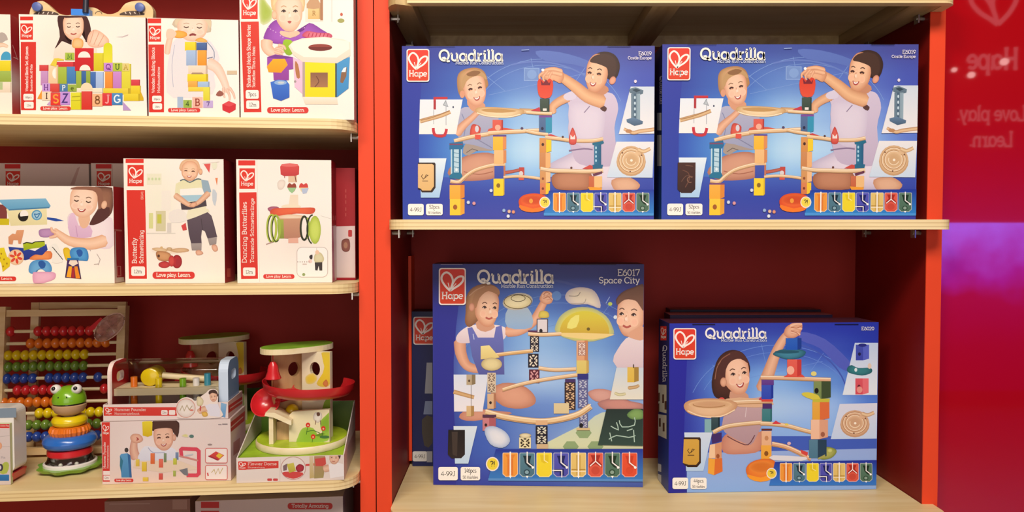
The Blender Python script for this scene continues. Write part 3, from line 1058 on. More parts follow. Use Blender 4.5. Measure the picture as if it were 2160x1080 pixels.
def track(A, pts, w, c='ecc89c', dk='b88a5c', lt='fae6c8'):
    A.limb(pts, [w, w], c, mixh(c, dk, .6), False)
    A.line(smooth([(p[0], p[1] - w * .28) for p in pts], 4, False), w * .2, lt)
    A.line(smooth([(p[0], p[1] + w * .36) for p in pts], 4, False), w * .16, dk)


# ------------------------------------------------------------------ the blue construction-set boxes
SK, SS = 'f0c3a4', 'cf9070'


def badge(A, x0, y0, x1, y1, lines):
    A.rr(x0, y0, x1, y1, 4, 'f8f4ee')
    h = y1 - y0
    if len(lines) == 1:
        A.text(lines[0], (x0 + x1) / 2, y0 + h * .68, h * .34, '3a3430', (x1 - x0) * .74, .13, just='c')
    else:
        A.text(lines[0], (x0 + x1) / 2, y0 + h * .42, h * .3, '3a3430', (x1 - x0) * .62, .13, just='c')
        A.text(lines[1], (x0 + x1) / 2, y0 + h * .64, h * .16, '6a625e', None, .18, just='c')
        A.text(lines[2], (x0 + x1) / 2, y0 + h * .87, h * .2, '6a625e', (x1 - x0) * .78, .16, just='c')


def draft_lines(A, cx, cy, r, c):
    A.line(arc(cx, cy, r, r * .8, 200, 340, 24), 1.0, c)
    A.line(arc(cx, cy, r * .9, r * .72, 205, 330, 24), .8, c)
    A.line([(cx - r * .7, cy - r * .35), (cx + r * .5, cy - r * .62)], .8, c)
    for a in (225, 260, 300):
        t = math.radians(a)
        A.line([(cx + r * .7 * math.cos(t), cy + r * .56 * math.sin(t)), (cx + r * 1.02 * math.cos(t), cy + r * .82 * math.sin(t))], .9, c)


def art_castle(A, dark_window):
    A.grid([['403c90', '484c98', '505498', '585498', '5c5094'],
            ['3c4298', '5068b0', '7c8ec4', '7078bc', '5c5cb0'],
            ['3a48a4', '6088c8', 'b4cae8', 'a8b6e0', '6e74c4'],
            ['3850ac', '6898d0', 'cfe4f4', 'c4d6f0', '7a86cc'],
            ['384ea8', '5880c4', 'a4c2e8', '9cb0e0', '5864bc'],
            ['3c449c', '444ca4', '4c54a8', '4a50a6', '4046a0']])
    draft_lines(A, 1150, 260, 170, '98a4d0')
    A.poly([(1130, 108), (1180, 110), (1240, 128), (1262, 150), (1210, 136), (1150, 128)], '7478b4', 3)
    A.line(arc(1130, 240, 150, 110, 250, 320, 14), 3, '8084bc')
    # dark band down the left
    A.poly([(849, 174), (889, 174), (887, 210), (884, 260), (884, 330), (888, 400), (892, 462), (849, 462)], '3c409c', 0, '3a48a4')
    A.rect(1105, 143, 1138, 171, '8c98c4')
    A.line([(1106, 144), (1137, 144), (1137, 170), (1106, 170), (1106, 144)], 1, 'b4bce0')
    A.ell(1122, 157, 10, 10, '9ca8d0')
    # floor
    A.grid([['4a58ac', '5464b4', '5864b0', '4c54a8'], ['3c44a0', '444ca4', '4850a4', '4448a0'], ['4c44a0', '4e4aa2', '4c489e', '4844a0']], [(886, 374), (1378, 372), (1377, 461), (890, 461)], 4)
    # boy at the left: legs, shirt, arm
    A.blob([(944, 365), (962, 340), (992, 326), (1030, 322), (1058, 334), (1062, 356), (1048, 374), (1010, 381), (966, 380)], 'd8a084', 'b07460', (1010, 345))
    A.line([(978, 362), (1010, 368), (1040, 362)], 2, 'a86a54', 3)
    A.poly([(976, 322), (984, 300), (1004, 300), (1038, 306), (1038, 318), (1006, 318), (990, 328)], 'a8988e', 2)
    A.line([(984, 322), (996, 314), (1008, 318)], 1.5, '6a5a54')
    A.poly([(966, 262), (968, 236), (980, 226), (1000, 228), (1020, 226), (1046, 232), (1052, 262), (1046, 300), (1040, 316), (1000, 306), (970, 298)], 'bcb4c8', 3, 'a8a4bc')
    A.line([(974, 240), (982, 262), (978, 290)], 1.6, '8c88a8', 3)
    A.line([(1000, 290), (1038, 312)], 2, '8c86a0', 3)
    A.limb([(962, 284), (976, 266), (996, 248), (1008, 236)], [20, 17, 13, 12], 'ecb898', 'c4886c')
    A.poly([(985, 212), (1016, 214), (1024, 228), (1004, 236), (992, 230)], 'd89c7c', 2)
    A.blob([(964, 176), (966, 158), (976, 148), (994, 143), (1010, 144), (1022, 152), (1028, 168), (1026, 186), (980, 204), (968, 198)], 'c8a070', 'a8794e', (985, 160))
    A.ell(975, 199, 5, 8, 'dc9c7c')
    kid(A, 1001, 187, 51, 77, 'f6cbae', 'd49474', .2, -10, 'shut', 'smile')
    A.poly([(974, 172), (984, 154), (1004, 147), (1022, 156), (1026, 168), (1012, 160), (996, 163), (984, 172), (978, 186)], 'c09868', 3)
    A.poly([(984, 156), (1000, 149), (1014, 152), (1004, 160), (990, 161)], '8e6440', 3)
    # lift inset at the left
    A.poly([(886, 210), (976, 210), (968, 250), (962, 283), (884, 283)], 'eceef4', 0, 'f4f0ec')
    A.line([(917, 230), (917, 207), (944, 207)], 5, 'c8343c')
    A.line([(917, 212), (917, 231)], 5, 'b03038')
    A.line([(915, 232), (915, 262)], 1, '8c8c96')
    A.line([(941, 212), (941, 264)], 1, '8c8c96')
    A.blob([(934, 222), (940, 211), (946, 226)], 'c8ccd0', '7c8088', sm=0)
    A.ell(956, 226, 1.6, 2.2, '2a3050')
    A.limb([(886, 256), (908, 250), (930, 244), (950, 236)], [9, 9, 8], 'e4c092', 'a87c50', False)
    A.line([(888, 254), (912, 248), (948, 234)], 1.4, 'a07448', 3)
    A.line([(914, 270), (916, 283), (926, 287), (938, 285), (942, 272)], 6, 'c83440', 2)
    # wooden dish on the left of the high track
    A.limb([(1096, 235), (1120, 234), (1150, 235)], [13, 9, 8], 'e8c49a', 'b4885a', False)
    A.blob([(1002, 232), (1014, 226), (1060, 227), (1104, 232), (1098, 243), (1066, 249), (1026, 246), (1008, 240)], 'f2d8ae', 'c89c68', (1050, 240))
    A.poly([(1016, 231), (1050, 229), (1090, 234), (1060, 238), (1026, 236)], 'c4985f', 3)
    A.line([(1006, 238), (1030, 245), (1070, 247), (1098, 241)], 2, 'fbe8c8', 3)
    # red block and the middle plank
    A.poly([(1028, 277), (1044, 268), (1090, 274), (1064, 278)], 'd85a48', 2)
    block(A, 1039, 253, 1061, 276, 'dc5848', 'b03c34', .14)
    A.ell(1050, 269, 6, 6, 'f4b098')
    A.blob([(992, 288), (994, 266), (1002, 262), (1014, 270), (1008, 290)], 'e06050', 'b83c34')
    A.ell(1006, 272, 4, 7, 'd8d4dc')
    track(A, [(958, 298), (980, 292), (1004, 287), (1034, 282)], 9)
    track(A, [(1030, 281), (1060, 279), (1100, 277), (1138, 275)], 9)
    A.ell(1101, 271, 3, 3, '5c4a68')
    A.rect(1002, 284, 1014, 294, 'e05848')
    # blue lattice tower at the left and its yellow foot
    A.poly([(948, 302), (976, 298), (978, 308), (974, 315), (948, 315)], '2f7398')
    A.rect(948, 303, 976, 306, '7c4a6c')
    A.rect(951, 315, 974, 370, 'c8dce4')
    A.rect(954, 315, 957.5, 368, '2f7898')
    A.rect(968, 315, 972, 368, '27688c')
    for y in (322, 331, 341, 352):
        A.line([(957, y), (968, y + 2)], 1.2, '4a8098')
    A.ell(963, 358, 4, 5, 'f4f8fa', '8cb0c0')
    A.poly([(948, 370), (956, 364), (972, 364), (976, 372), (970, 378), (948, 376)], '2d7894')
    track(A, [(950, 382), (968, 384), (982, 372), (1000, 360), (1024, 352), (1044, 348), (1066, 347)], 8)
    block(A, 948.5, 387, 980, 420, 'f2ac38', 'e08a38', .28, None, '7a4a78')
    block(A, 949, 420, 980, 454, 'f4c830', 'e4a038', .28, ('a05c28', .5))
    # middle tower
    block(A, 1040, 285, 1068, 317, 'f4ba34', 'e09058', .26, None, '6a4490')
    block(A, 1042, 317, 1068, 346, 'f0bc7c', 'd88c58', .24)
    block(A, 1043, 350, 1066, 377, '4a50a4', 'c47858', .16)
    block(A, 1041, 377, 1064, 413, 'f6d428', 'd8b428', .12, ('8c6a28', .4))
    A.limb([(1066, 364), (1084, 361), (1100, 357)], [7, 6], 'c86a58', '984840', False)
    A.rect(1095, 353, 1106, 372, 'c44c44')
    A.ell(1099, 366, 4.5, 5, 'dcd4d4')
    A.rect(1094, 370, 1105, 380, 'd85c4c')
    track(A, [(1062, 374), (1090, 372), (1120, 374), (1146, 378)], 6)
    # boy at the right: trousers, shirt, head, arms
    A.blob([(1156, 350), (1190, 330), (1224, 316), (1280, 314), (1312, 330), (1328, 366), (1330, 396), (1290, 402), (1250, 398), (1180, 366)], 'e8dce8', 'c4b4cc', (1270, 345))
    A.blob([(1290, 380), (1326, 374), (1350, 390), (1336, 404), (1300, 404)], 'e4b494', 'c89070')
    A.blob([(1163, 378), (1172, 366), (1210, 362), (1246, 366), (1250, 388), (1238, 400), (1190, 401), (1170, 396)], 'c48868', 'a06448', (1205, 378))
    A.poly([(1196, 205), (1216, 192), (1240, 188), (1278, 194), (1296, 202), (1304, 230), (1296, 270), (1300, 340), (1270, 352), (1222, 346), (1206, 320), (1198, 270), (1204, 240)], 'd8c8dc', 3, 'c8b4cc')
    A.blob([(1200, 224), (1230, 214), (1268, 222), (1276, 250), (1266, 300), (1236, 312), (1206, 290)], 'e2d6e4', 'd4c4d8')
    A.line([(1210, 200), (1204, 212)], 2.4, '94809c')
    A.line([(1244, 224), (1232, 238)], 2, '94809c')
    A.poly([(1270, 222), (1280, 228), (1276, 236), (1266, 230)], '5a3c38', 2)
    A.line([(1200, 318), (1232, 314), (1250, 316)], 3, '8c7494', 3)
    A.limb([(1168, 240), (1166, 226), (1180, 214), (1202, 204)], [12, 17, 18, 20], 'eab890', 'c88c68')
    A.poly([(1196, 212), (1188, 204), (1196, 196), (1214, 192), (1214, 208)], 'ddd0e2', 2)
    A.poly([(1250, 186), (1276, 180), (1284, 192), (1268, 202), (1252, 198)], 'c88c6c', 2)
    A.blob([(1247, 126), (1257, 114), (1275, 109), (1294, 114), (1305, 128), (1307, 145), (1300, 164), (1286, 168), (1262, 150)], '4a3228', '38241e', (1280, 132))
    kid(A, 1259, 156, 50, 82, 'f4c6a2', 'cc8a66', -.8, 8, 'shut', 'smile', '4a3028')
    A.poly([(1244, 130), (1254, 118), (1276, 114), (1296, 124), (1300, 150), (1292, 166), (1283, 160), (1281, 146), (1274, 140), (1258, 134)], '4a3228', 3)
    A.ell(1292, 170, 6.5, 9, 'e8a888', 'c8806a', 25)
    # tower under the reaching hand
    A.limb([(1156, 158), (1182, 162), (1212, 182), (1240, 204), (1276, 216)], [16, 19, 24, 27, 30], 'eebc90', 'c88c66')
    A.blob([(1140, 160), (1146, 147), (1164, 142), (1184, 148), (1190, 162), (1182, 176), (1168, 170), (1160, 176), (1150, 168)], 'ecb48c', 'c88864')
    for p in ([(1186, 152), (1168, 146), (1148, 148)], [(1186, 158), (1166, 154), (1146, 158)]):
        A.limb(p, [11, 9, 6], 'f2c09a', 'c88864')
    for p in ([(1148, 152), (1138, 160), (1140, 172)], [(1156, 150), (1146, 162), (1148, 172)], [(1164, 152), (1158, 164), (1160, 172)]):
        A.limb(p, [6, 5, 4], 'f0bc96', 'c88464')
    A.ell(1145, 148, 3, 3, 'f6f6fa')
    A.poly([(1134, 172), (1140, 166), (1150, 174), (1158, 166), (1166, 172), (1166, 190), (1160, 206), (1140, 206), (1134, 190)], 'd8402c', 2, 'e4543c')
    A.poly([(1140, 168), (1146, 176), (1152, 168), (1158, 176), (1162, 170), (1160, 180), (1142, 180)], '7c2430', 0)
    block(A, 1139, 208, 1159, 237, '38483c', '283830', .1)
    A.rect(1145, 229, 1153, 234, 'f4e8e0')
    A.poly([(1119, 234), (1138, 226), (1140, 235)], 'c83c4c')
    track(A, [(1110, 237), (1138, 239), (1164, 240)], 7, 'f0d0a4')
    block(A, 1137, 244, 1164, 282, '5a6c90', '3e9ab4', .48, ('302c48', .72), '8a4c9c')
    track(A, [(1108, 276), (1130, 281), (1156, 284)], 7)
    A.poly([(1156, 284), (1162, 283), (1184, 291), (1158, 292)], 'cc4444')
    block(A, 1138, 291, 1163, 322, 'd8904c', 'f4d030', .44, ('4a2c24', .45))
    block(A, 1138, 322, 1161, 356, 'cc8650', 'f0b478', .44)
    block(A, 1139, 356, 1161, 386, 'd49458', 'f4c08c', .44, ('8a4c34', .7))
    block(A, 1139, 386, 1160, 410, 'd87c48', 'f2c838', .42, ('7c3828', .5))
    track(A, [(1150, 290), (1180, 293), (1210, 297), (1250, 297), (1272, 293)], 8)
    A.ell(1187, 289, 2.4, 2.4, '5c3c38')
    A.blob([(1200, 290), (1206, 271), (1210, 272), (1216, 290), (1214, 304), (1202, 304)], 'e06458', 'c04038')
    A.poly([(1203, 284), (1208, 290), (1213, 284), (1213, 294), (1203, 294)], 'f0e0dc')
    # blue spindle tower on the right and the low track
    A.poly([(1249, 302), (1272, 297), (1274, 302), (1266, 306), (1250, 306)], '2c7088')
    A.rect(1253, 305, 1268, 352, '3c7c98', '2c6080', 'x')
    for y in (312, 321, 330, 339):
        A.ell(1257, y, 1.8, 3, 'b8d8e4')
    A.poly([(1246, 350), (1256, 346), (1272, 348), (1270, 356), (1250, 357)], '2f6c88')
    A.poly([(1228, 356), (1244, 348), (1250, 350), (1250, 358)], 'd05044')
    track(A, [(1140, 356), (1166, 360), (1200, 361), (1234, 362), (1272, 360)], 9, 'eed0a8')
    A.poly([(1250, 367), (1270, 361), (1270, 366), (1252, 372)], '6c3850')
    block(A, 1242, 372, 1270, 398, 'c8643c', 'f0c084', .6)
    A.poly([(1240, 394), (1270, 396), (1268, 402), (1244, 402)], 'f0a030')
    A.ell(1205, 354, 2.4, 2.2, '6a4038')
    # insets at the right
    A.poly([(1330, 183), (1382, 183), (1381, 282), (1305, 283)], 'dce0e8', 0, 'f2eeee')
    A.limb([(1316, 272), (1334, 280), (1350, 277), (1381, 273)], [6, 8, 8], 'ecc89c', 'b4845c', False)
    A.ell(1326, 277, 7, 4, 'c08c60')
    A.poly([(1327, 188), (1340, 184), (1357, 191), (1356, 198), (1344, 202), (1328, 196)], '7c8c98', 0, '5c6e7c')
    A.poly([(1333, 190), (1341, 187), (1351, 191), (1342, 195)], '3c4c58')
    A.rect(1331, 198, 1350, 256, '6c7e8c', 'a4b4bc', 'x')
    A.rect(1336, 198, 1342, 256, '54687a')
    for y in (206, 218, 230, 242):
        A.ell(1339, y, 1.8, 3.4, 'dce8ee')
    A.poly([(1321, 252), (1336, 248), (1356, 256), (1355, 262), (1338, 266), (1322, 258)], '7488a0', 0, '52647a')
    A.ell(1340, 172, 3, 3.4, 'e8dcec')
    A.poly([(1300, 299), (1379, 299), (1376, 375), (1280, 374)], 'f0ecec', 0, 'dce2ee')
    spiral(A, 1331, 338, 30, 30)
    # window inset at the left
    A.poly([(884, 334), (942, 334), (927, 417), (888, 417)], 'eef4f8', 0, 'c0d4ec')
    if dark_window:
        A.poly([(882, 344), (919, 344), (919, 400), (911, 408), (890, 408), (882, 400)], '4a2c24', 0, '38201c')
        A.line([(892, 360), (904, 366), (906, 380), (898, 396)], 2, '6a4436', 3)
        A.line([(898, 350), (914, 352)], 1.5, '74503e')
        A.line([(890, 384), (900, 372), (914, 374)], 1.4, '6e4a3c', 3)
        A.line(arc(908, 380, 6, 6, 60, 320, 10), 1.4, '8a6450')
    else:
        A.poly([(882, 343), (917, 343), (919, 346), (919, 396), (912, 406), (890, 406), (887, 400), (882, 399)], '3a2a20')
        A.poly([(882, 346), (912, 346), (915.5, 349), (915.5, 393), (909, 402), (891, 402), (888, 398), (882, 396)], 'ecc48c', 0, 'e4b878')
        A.line([(892, 368), (889, 372), (893, 378), (896, 376), (903, 370), (899, 369), (896, 376)], 1.4, '6a4c30')
        A.line([(891, 382), (903, 382)], 1.6, '8a6c48')
    # tiles bar
    A.poly([(1158, 402), (1380, 400), (1379, 454), (1147, 453)], '2a3c9c', 0, '3c8cc8')
    A.poly([(1147, 449), (1379, 450), (1378, 455), (1147, 455)], '5c9cd4')
    A.blob([(1094, 424), (1104, 412), (1126, 408), (1148, 412), (1156, 424), (1150, 438), (1124, 446), (1100, 440)], 'ec6a34', 'd84a20', (1124, 420))
    A.ell(1125, 422, 26, 10, 'd04c24', 'e0602c')
    A.poly([(1096, 432), (1124, 440), (1152, 434), (1146, 444), (1122, 448), (1100, 443)], 'f47c28', 2)
    A.ell(1120, 424, 4, 5, 'f0a03c')
    A.ell(1149, 427, 11.5, 12, 'f0e4dc')
    A.ell(1149, 427, 9.5, 10, 'f4dc50')
    A.text('?!', 1149, 431, 9, '4a4028', 9, .2, just='c')
    tiles(A, [1180, 1209, 1238, 1267, 1297, 1326, 1355.5], 408, 446, 25, 'ogypcrd')
    for x, y, c in ((988, 427, 'e4e4f0'), (1000, 429, 'e8a0a4'), (1063, 444, 'b4c0dc'), (1074, 446, 'e8bca0'), (1083, 447, 'e89878'), (1072, 456, 'f0f0fa'), (1036, 402, 'e8e8f4')):
        A.ell(x, y, 3.6, 3.8, c, mixh(c, '303070', .35))
    badge(A, 861, 430, 894, 454, ['4-99J'])
    badge(A, 899, 430, 934, 454, ['52pcs', '+', '50 Marbles'])
    # lettering
    A.logo(858, 104, 906, 173)
    A.text('Quadrilla', 926, 128.5, 22, 'f4f0e4', 136, .21)
    A.text('Marble Run Construction', 961, 136, 6.5, 'dcdce8', 101, .19)
    A.text('E6019', 1374, 117, 7.5, 'f0e8f0', 28, .18, just='r')
    A.text('Castle Europe', 1374, 125.5, 5.6, 'f0e8f0', 50, .2, just='r')
    for x0, x1 in ((900, 960), (1281, 1330)):
        A.rect(x0, 96.5, x1, 98.6, '1c1630')
    A.line([(1100, 106.5), (1116, 105.5)], 1.6, 'b4b8d8')


DKSIDE = '2a2c60'
b = Box('toy_box', FR, 849.5, 1379, 97, ZR1, -0.018, 0.095, -0.004, 0.88, '3c3c90')
b.front.gt = True
art_castle(b.front, False)
SRC = b.front
b.build('left blue marble run box on the upper shelf, pale wooden block in its corner window', 'box', 'blue marble run boxes', '3a2c50')
b = Box('toy_box', FR, 1395, 1931.5, 93.5, ZR1, -0.022, 0.095, 0.0, 0.88, '3c3c90')
b.front.src = SRC
b.front.gt = True
art_castle(b.front, True)
L = b.left
L.grid([['241c30', '1c1c3c'], ['1c1c40', '1c2850'], ['203878', '2050a0']])
for y0, y1 in ((238, 275), (285, 350)):
    L.poly([(1386, y0), (1395, y0), (1395, y1), (1386, y1)], 'b4b4b0')
L.text('Quadrilla', 1392, 160, 7, 'b4b0c0', 60, .18, -90)
b.build('right blue marble run box on the upper shelf, dark brown corner window', 'box', 'blue marble run boxes', '3a2c50')


# ---- tall box
def art_space(A):
    A.grid([['38347c', '3c3c84', '403c80', '443c80', '3c3474'],
            ['3a3484', '5468a8', '5c74b0', '5060a4', '443c88'],
            ['3a3488', '7890c8', 'a4bce0', '88a2d0', '6078b8'],
            ['3a368c', '94a8d4', 'c4d0ec', 'b4c4e4', '90a4d0'],
            ['3c388c', '6078bc', '8090c8', '90a4d8', 'b0b8d8'],
            ['3c3a90', '5064b4', '9098cc', 'b4c0d8', 'd0d4c8'],
            ['3c3a92', '464aa0', '5058a8', '5a64ac', '545ca4']])
    draft_lines(A, 1180, 790, 210, '8090c0')
    A.line(arc(1140, 700, 160, 110, 250, 330, 18), 5, '5a5c98')
    A.poly([(917, 640), (968, 640), (962, 690), (957, 760), (957, 860), (960, 910), (962, 1022), (915, 1022)], '36308a', 0, '3a3490')
    # floor hexagons
    A.poly([(1160, 930), (1240, 890), (1270, 870), (1357, 870), (1357, 946), (1150, 946)], 'c8d4c4', 2, 'd8dcb0')
    for x, y in ((1231, 913), (1204, 942), (1256, 942)):
        A.poly(arc(x, y, 17, 13, 0, 360, 6)[:-1], '90a878')
    # girl
    A.blob([(968, 880), (990, 862), (1040, 866), (1080, 872), (1000, 888)], 'd89c84', 'c4826c')
    A.blob([(1034, 826), (1060, 808), (1100, 812), (1126, 832), (1128, 852), (1100, 862), (1060, 856)], 'e0a488', 'bc7c64', (1085, 832))
    A.limb([(970, 716), (972, 744), (984, 770), (1006, 778), (1030, 774)], [26, 24, 20, 18, 16], 'e8b090', 'c0846a')
    A.poly([(962, 712), (972, 698), (994, 686), (1030, 684), (1064, 690), (1068, 708), (1052, 720), (1000, 722), (984, 724), (966, 722)], 'f0e2e4', 3, 'dcc8d0')
    A.poly([(986, 692), (996, 690), (1008, 712), (1042, 712), (1046, 690), (1058, 686), (1062, 720), (1064, 790), (1010, 790), (996, 752)], '8478b8', 1, '6a609c')
    A.line([(998, 704), (1000, 716)], 2, 'c8c4e0')
    A.poly([(1006, 672), (1034, 676), (1044, 690), (1024, 700), (1006, 692)], 'd09a7e', 2)
    A.blob([(982, 660), (984, 626), (998, 606), (1026, 598), (1048, 606), (1052, 626), (1020, 650), (1008, 676), (990, 690), (981, 680)], 'b88860', '84583c', (1005, 625))
    kid(A, 1027, 649, 54, 82, 'f4c8a8', 'cc8c6c', .75, 3, 'open', 'soft', '6a4434')
    A.poly([(996, 640), (1000, 622), (1014, 608), (1036, 602), (1052, 610), (1052, 622), (1030, 614), (1012, 628), (1004, 650)], 'ac7c58', 3)
    A.line([(990, 624), (1004, 612), (1022, 604)], 2, 'c49878', 3)
    A.ell(995, 648, 6, 9, 'dca084', 'b87860')
    A.limb([(1066, 698), (1096, 696), (1126, 676), (1142, 648), (1150, 632)], [26, 22, 20, 16, 14], 'eab494', 'c48468')
    A.blob([(1138, 632), (1144, 618), (1156, 614), (1166, 624), (1164, 638), (1150, 642)], 'eeb898', 'c88868')
    for p in ([(1144, 626), (1148, 618), (1156, 618)], [(1150, 622), (1158, 618), (1164, 622)], [(1152, 630), (1160, 628), (1166, 632)]):
        A.limb(p, [8, 7, 5], 'f4c4a6', 'c88868')
    for p in ([(1146, 622), (1152, 616), (1160, 620)], [(1146, 630), (1156, 626), (1164, 632)]):
        A.line(p, 1.4, 'b87456', 3)
    # saucer idea, cloud, dome
    A.poly([(1072, 650), (1114, 650), (1122, 690), (1070, 690)], 'b4bcc4', 3, 'a4b4d0')
    A.ell(1092, 636, 32, 18, 'e4d8b0', 'b0aca8', -8)
    A.ell(1092, 636, 29, 15, 'ece0b4', 'd4c490', -8)
    A.line(arc(1092, 636, 29, 15, 0, 360, 24), 1.4, '5a4c30')
    A.line(arc(1093, 629, 15, 7, 0, 360, 16), 1.3, '5a4c30')
    A.blob([(1192, 628), (1200, 612), (1222, 606), (1248, 610), (1262, 626), (1266, 650), (1240, 642), (1206, 642)], 'eadcc0', 'c0b4b8')
    A.line([(1200, 624), (1218, 624), (1224, 616)], 1.4, '8a8070', 3)
    A.line([(1204, 640), (1230, 640), (1236, 630)], 1.2, 'a09484', 3)
    A.ell(1174, 624, 10, 10, '7890c0')
    A.blob([(1174, 704), (1176, 676), (1192, 658), (1218, 648), (1250, 650), (1278, 666), (1292, 690), (1290, 708), (1232, 722)], 'e4d85c', 'a8b08c', (1232, 690), 3, .75)
    A.poly([(1182, 704)] + arc(1233, 700, 52, 44, 180, 360, 18) + [(1285, 706)], 'd8cc40', 0, 'cca83c')
    A.poly([(1196, 692), (1204, 672), (1222, 664), (1216, 690)], 'e8e078', 2)
    A.poly([(1180, 702), (1285, 704), (1290, 708), (1250, 716), (1192, 710)], 'ecd088', 2)
    A.ell(1241, 694, 3.5, 3.5, '6c5a20')
    A.ell(1287, 641, 4.5, 4, 'b8c860')
    A.ell(1298, 669, 4, 4, 'dce0e8')
    A.line([(1278, 640), (1286, 626)], 1.4, 'b0b4d8')
    # boy at the right edge
    A.poly([(1293, 762), (1302, 738), (1320, 714), (1340, 706), (1358, 704), (1358, 778), (1316, 784)], 'e8d8dc', 2, 'd8c0c8')
    A.blob([(1300, 640), (1310, 618), (1336, 606), (1362, 602), (1362, 660), (1340, 660)], '7a5444', '5c3c34', (1335, 622))
    kid(A, 1331, 664, 64, 94, 'f4c8aa', 'cc8e70', -.8, 4, 'open', 'soft', '6a4838')
    A.poly([(1301, 644), (1306, 626), (1330, 612), (1358, 606), (1358, 654), (1350, 646), (1340, 634), (1318, 632)], '74503f', 3)
    A.poly([(1322, 706), (1346, 690), (1358, 690), (1358, 716), (1340, 716)], 'dca486', 2)
    A.blob([(1240, 828), (1262, 820), (1292, 826), (1290, 846), (1256, 846)], 'd8a498', 'c08478')
    A.blob([(1260, 850), (1300, 838), (1330, 846), (1356, 852), (1356, 862), (1290, 868)], 'd09084', 'a87470')
    # left side inset with two blocks
    A.poly([(957, 790), (1030, 790), (1024, 830), (1018, 868), (958, 868)], 'e4e4f0', 0, 'f0eaee')
    A.limb([(957, 826), (978, 832), (1000, 838)], [9, 8], 'dcb480', 'a87c4c', False)
    block(A, 984, 790, 1003, 812, 'b8a484', '8c7858', .4, ('5c4834', .6))
    block(A, 984, 856, 1000, 878, 'd8b480', 'b08850', .4)
    A.line([(994, 812), (994, 856)], 1, '54443c')
    # towers and tracks
    def pat(x0, y0, x1, y1, base='241c28', ink='e4d8c4'):
        A.rect(x0, y0, x1, y1, base)
        n = max(1, round((y1 - y0) / (x1 - x0)))
        h = (y1 - y0) / n
        w = x1 - x0
        for i in range(n):
            cy = y0 + h * (i + .5)
            A.line([(x0 + w * .16, cy - h * .34), (x1 - w * .16, cy + h * .34)], w * .12, ink)
            A.line([(x1 - w * .16, cy - h * .34), (x0 + w * .16, cy + h * .34)], w * .12, ink)
            A.ell((x0 + x1) / 2, cy, w * .15, h * .13, base)
            for q in (-.3, .3):
                A.ell((x0 + x1) / 2 + q * w, cy, w * .09, h * .13, ink)
                A.ell((x0 + x1) / 2, cy + q * h * 1.2, w * .13, h * .07, ink)
    A.blob([(1136, 664), (1140, 656), (1152, 656), (1158, 662), (1156, 670), (1138, 670)], 'dcc858', 'b8a04c')
    A.rect(1133, 673, 1155, 701, 'dcd4d8')
    A.line([(1133, 673), (1155, 673), (1155, 701), (1133, 701), (1133, 673)], 1.8, '443a48')
    A.ell(1141, 698, 3.5, 4.5, '201820')
    A.rect(1114, 697, 1134, 701, '5a2c50')
    track(A, [(1114, 704), (1144, 706), (1184, 704)], 8)
    pat(1118, 709, 1137, 742)
    track(A, [(1016, 752), (1050, 748), (1084, 744), (1124, 740)], 8, 'e4b878')
    A.poly([(1014, 730), (1032, 728), (1044, 742), (1054, 754), (1014, 758)], 'f0e098', 0, 'e0c880')
    A.ell(1037, 768, 22, 14, 'e8d8a0', 'bca878')
    pat(1114, 746, 1136, 775)
    pat(1116, 779, 1138, 808, '5c2030', 'dca0a0')
    pat(1028, 786, 1046, 828, 'd8c4a8', '7a6458')
    block(A, 1028, 830, 1046, 862, 'd8b088', 'b07858', .25, ('2c2020', .6))
    track(A, [(1136, 776), (1170, 780), (1215, 778)], 8)
    track(A, [(1060, 822), (1100, 810), (1150, 800), (1220, 790)], 8)
    block(A, 1216, 718, 1240, 762, 'e0a478', 'c88458', .3)
    pat(1219, 722, 1236, 750, 'b08070', 'f0dcd0')
    block(A, 1216, 760, 1242, 788, 'dcc468', 'c8a454', .2)
    A.rect(1218, 788, 1241, 800, '3a3078')
    pat(1191, 806, 1214, 864, '3a2420', 'd8b48c')
    A.rect(1192, 799, 1214, 806, '4a2c60')
    pat(1219, 800, 1240, 860, '6c6490', 'c8c4d4')
    block(A, 1168, 850, 1200, 872, 'dcc898', None)
    pat(1222, 872, 1240, 902, '70688c', 'd0ccd8')
    A.ell(1226, 897, 4, 5, '181418')
    A.rect(1216, 902, 1244, 907, 'd8bc88')
    track(A, [(1024, 868), (1060, 878), (1110, 886), (1150, 888), (1190, 882), (1222, 872), (1246, 856)], 13, 'eecfa0')
    A.rect(1018, 874, 1047, 880, '54304c')
    block(A, 1018, 881, 1046, 908, 'c87880', 'b05c64', .5, ('2c1c20', .55))
    A.blob([(1022, 906), (1040, 898), (1066, 910), (1076, 930), (1060, 944), (1034, 936)], 'eceaf0', 'b8bcd4')
    A.rect(1130, 886, 1155, 896, 'e0b488')
    pat(1130, 898, 1155, 936, '1c1624', 'e0dcc8')
    A.rect(1132, 936, 1156, 946, 'd0b48c')
    pat(1095, 922, 1120, 945, 'e8dcb0', '3c3020')
    A.ell(1108, 918, 12.5, 5, 'ece0b8', 'b0a078')
    # right insets
    A.poly([(1300, 775), (1358, 775), (1358, 842), (1286, 842)], 'd4d8e0', 0, 'e8e2d0')
    block(A, 1323, 774, 1347, 806, 'e0b848', 'a88438', .4)
    A.line([(1336, 768), (1336, 776)], 2, '3c3020')
    A.limb([(1296, 828), (1306, 832), (1320, 830)], [6, 6], 'e4dcb0', 'a8a078')
    A.limb([(1324, 818), (1340, 816), (1348, 812)], [8, 6], 'd8b484', 'a07c50')
    A.poly([(1279, 862), (1357, 862), (1356, 940), (1261, 938)], '20302c', 0, '304840')
    A.blob([(1322, 874), (1338, 862), (1356, 866), (1356, 882), (1334, 884)], '84a860', '5c8048')
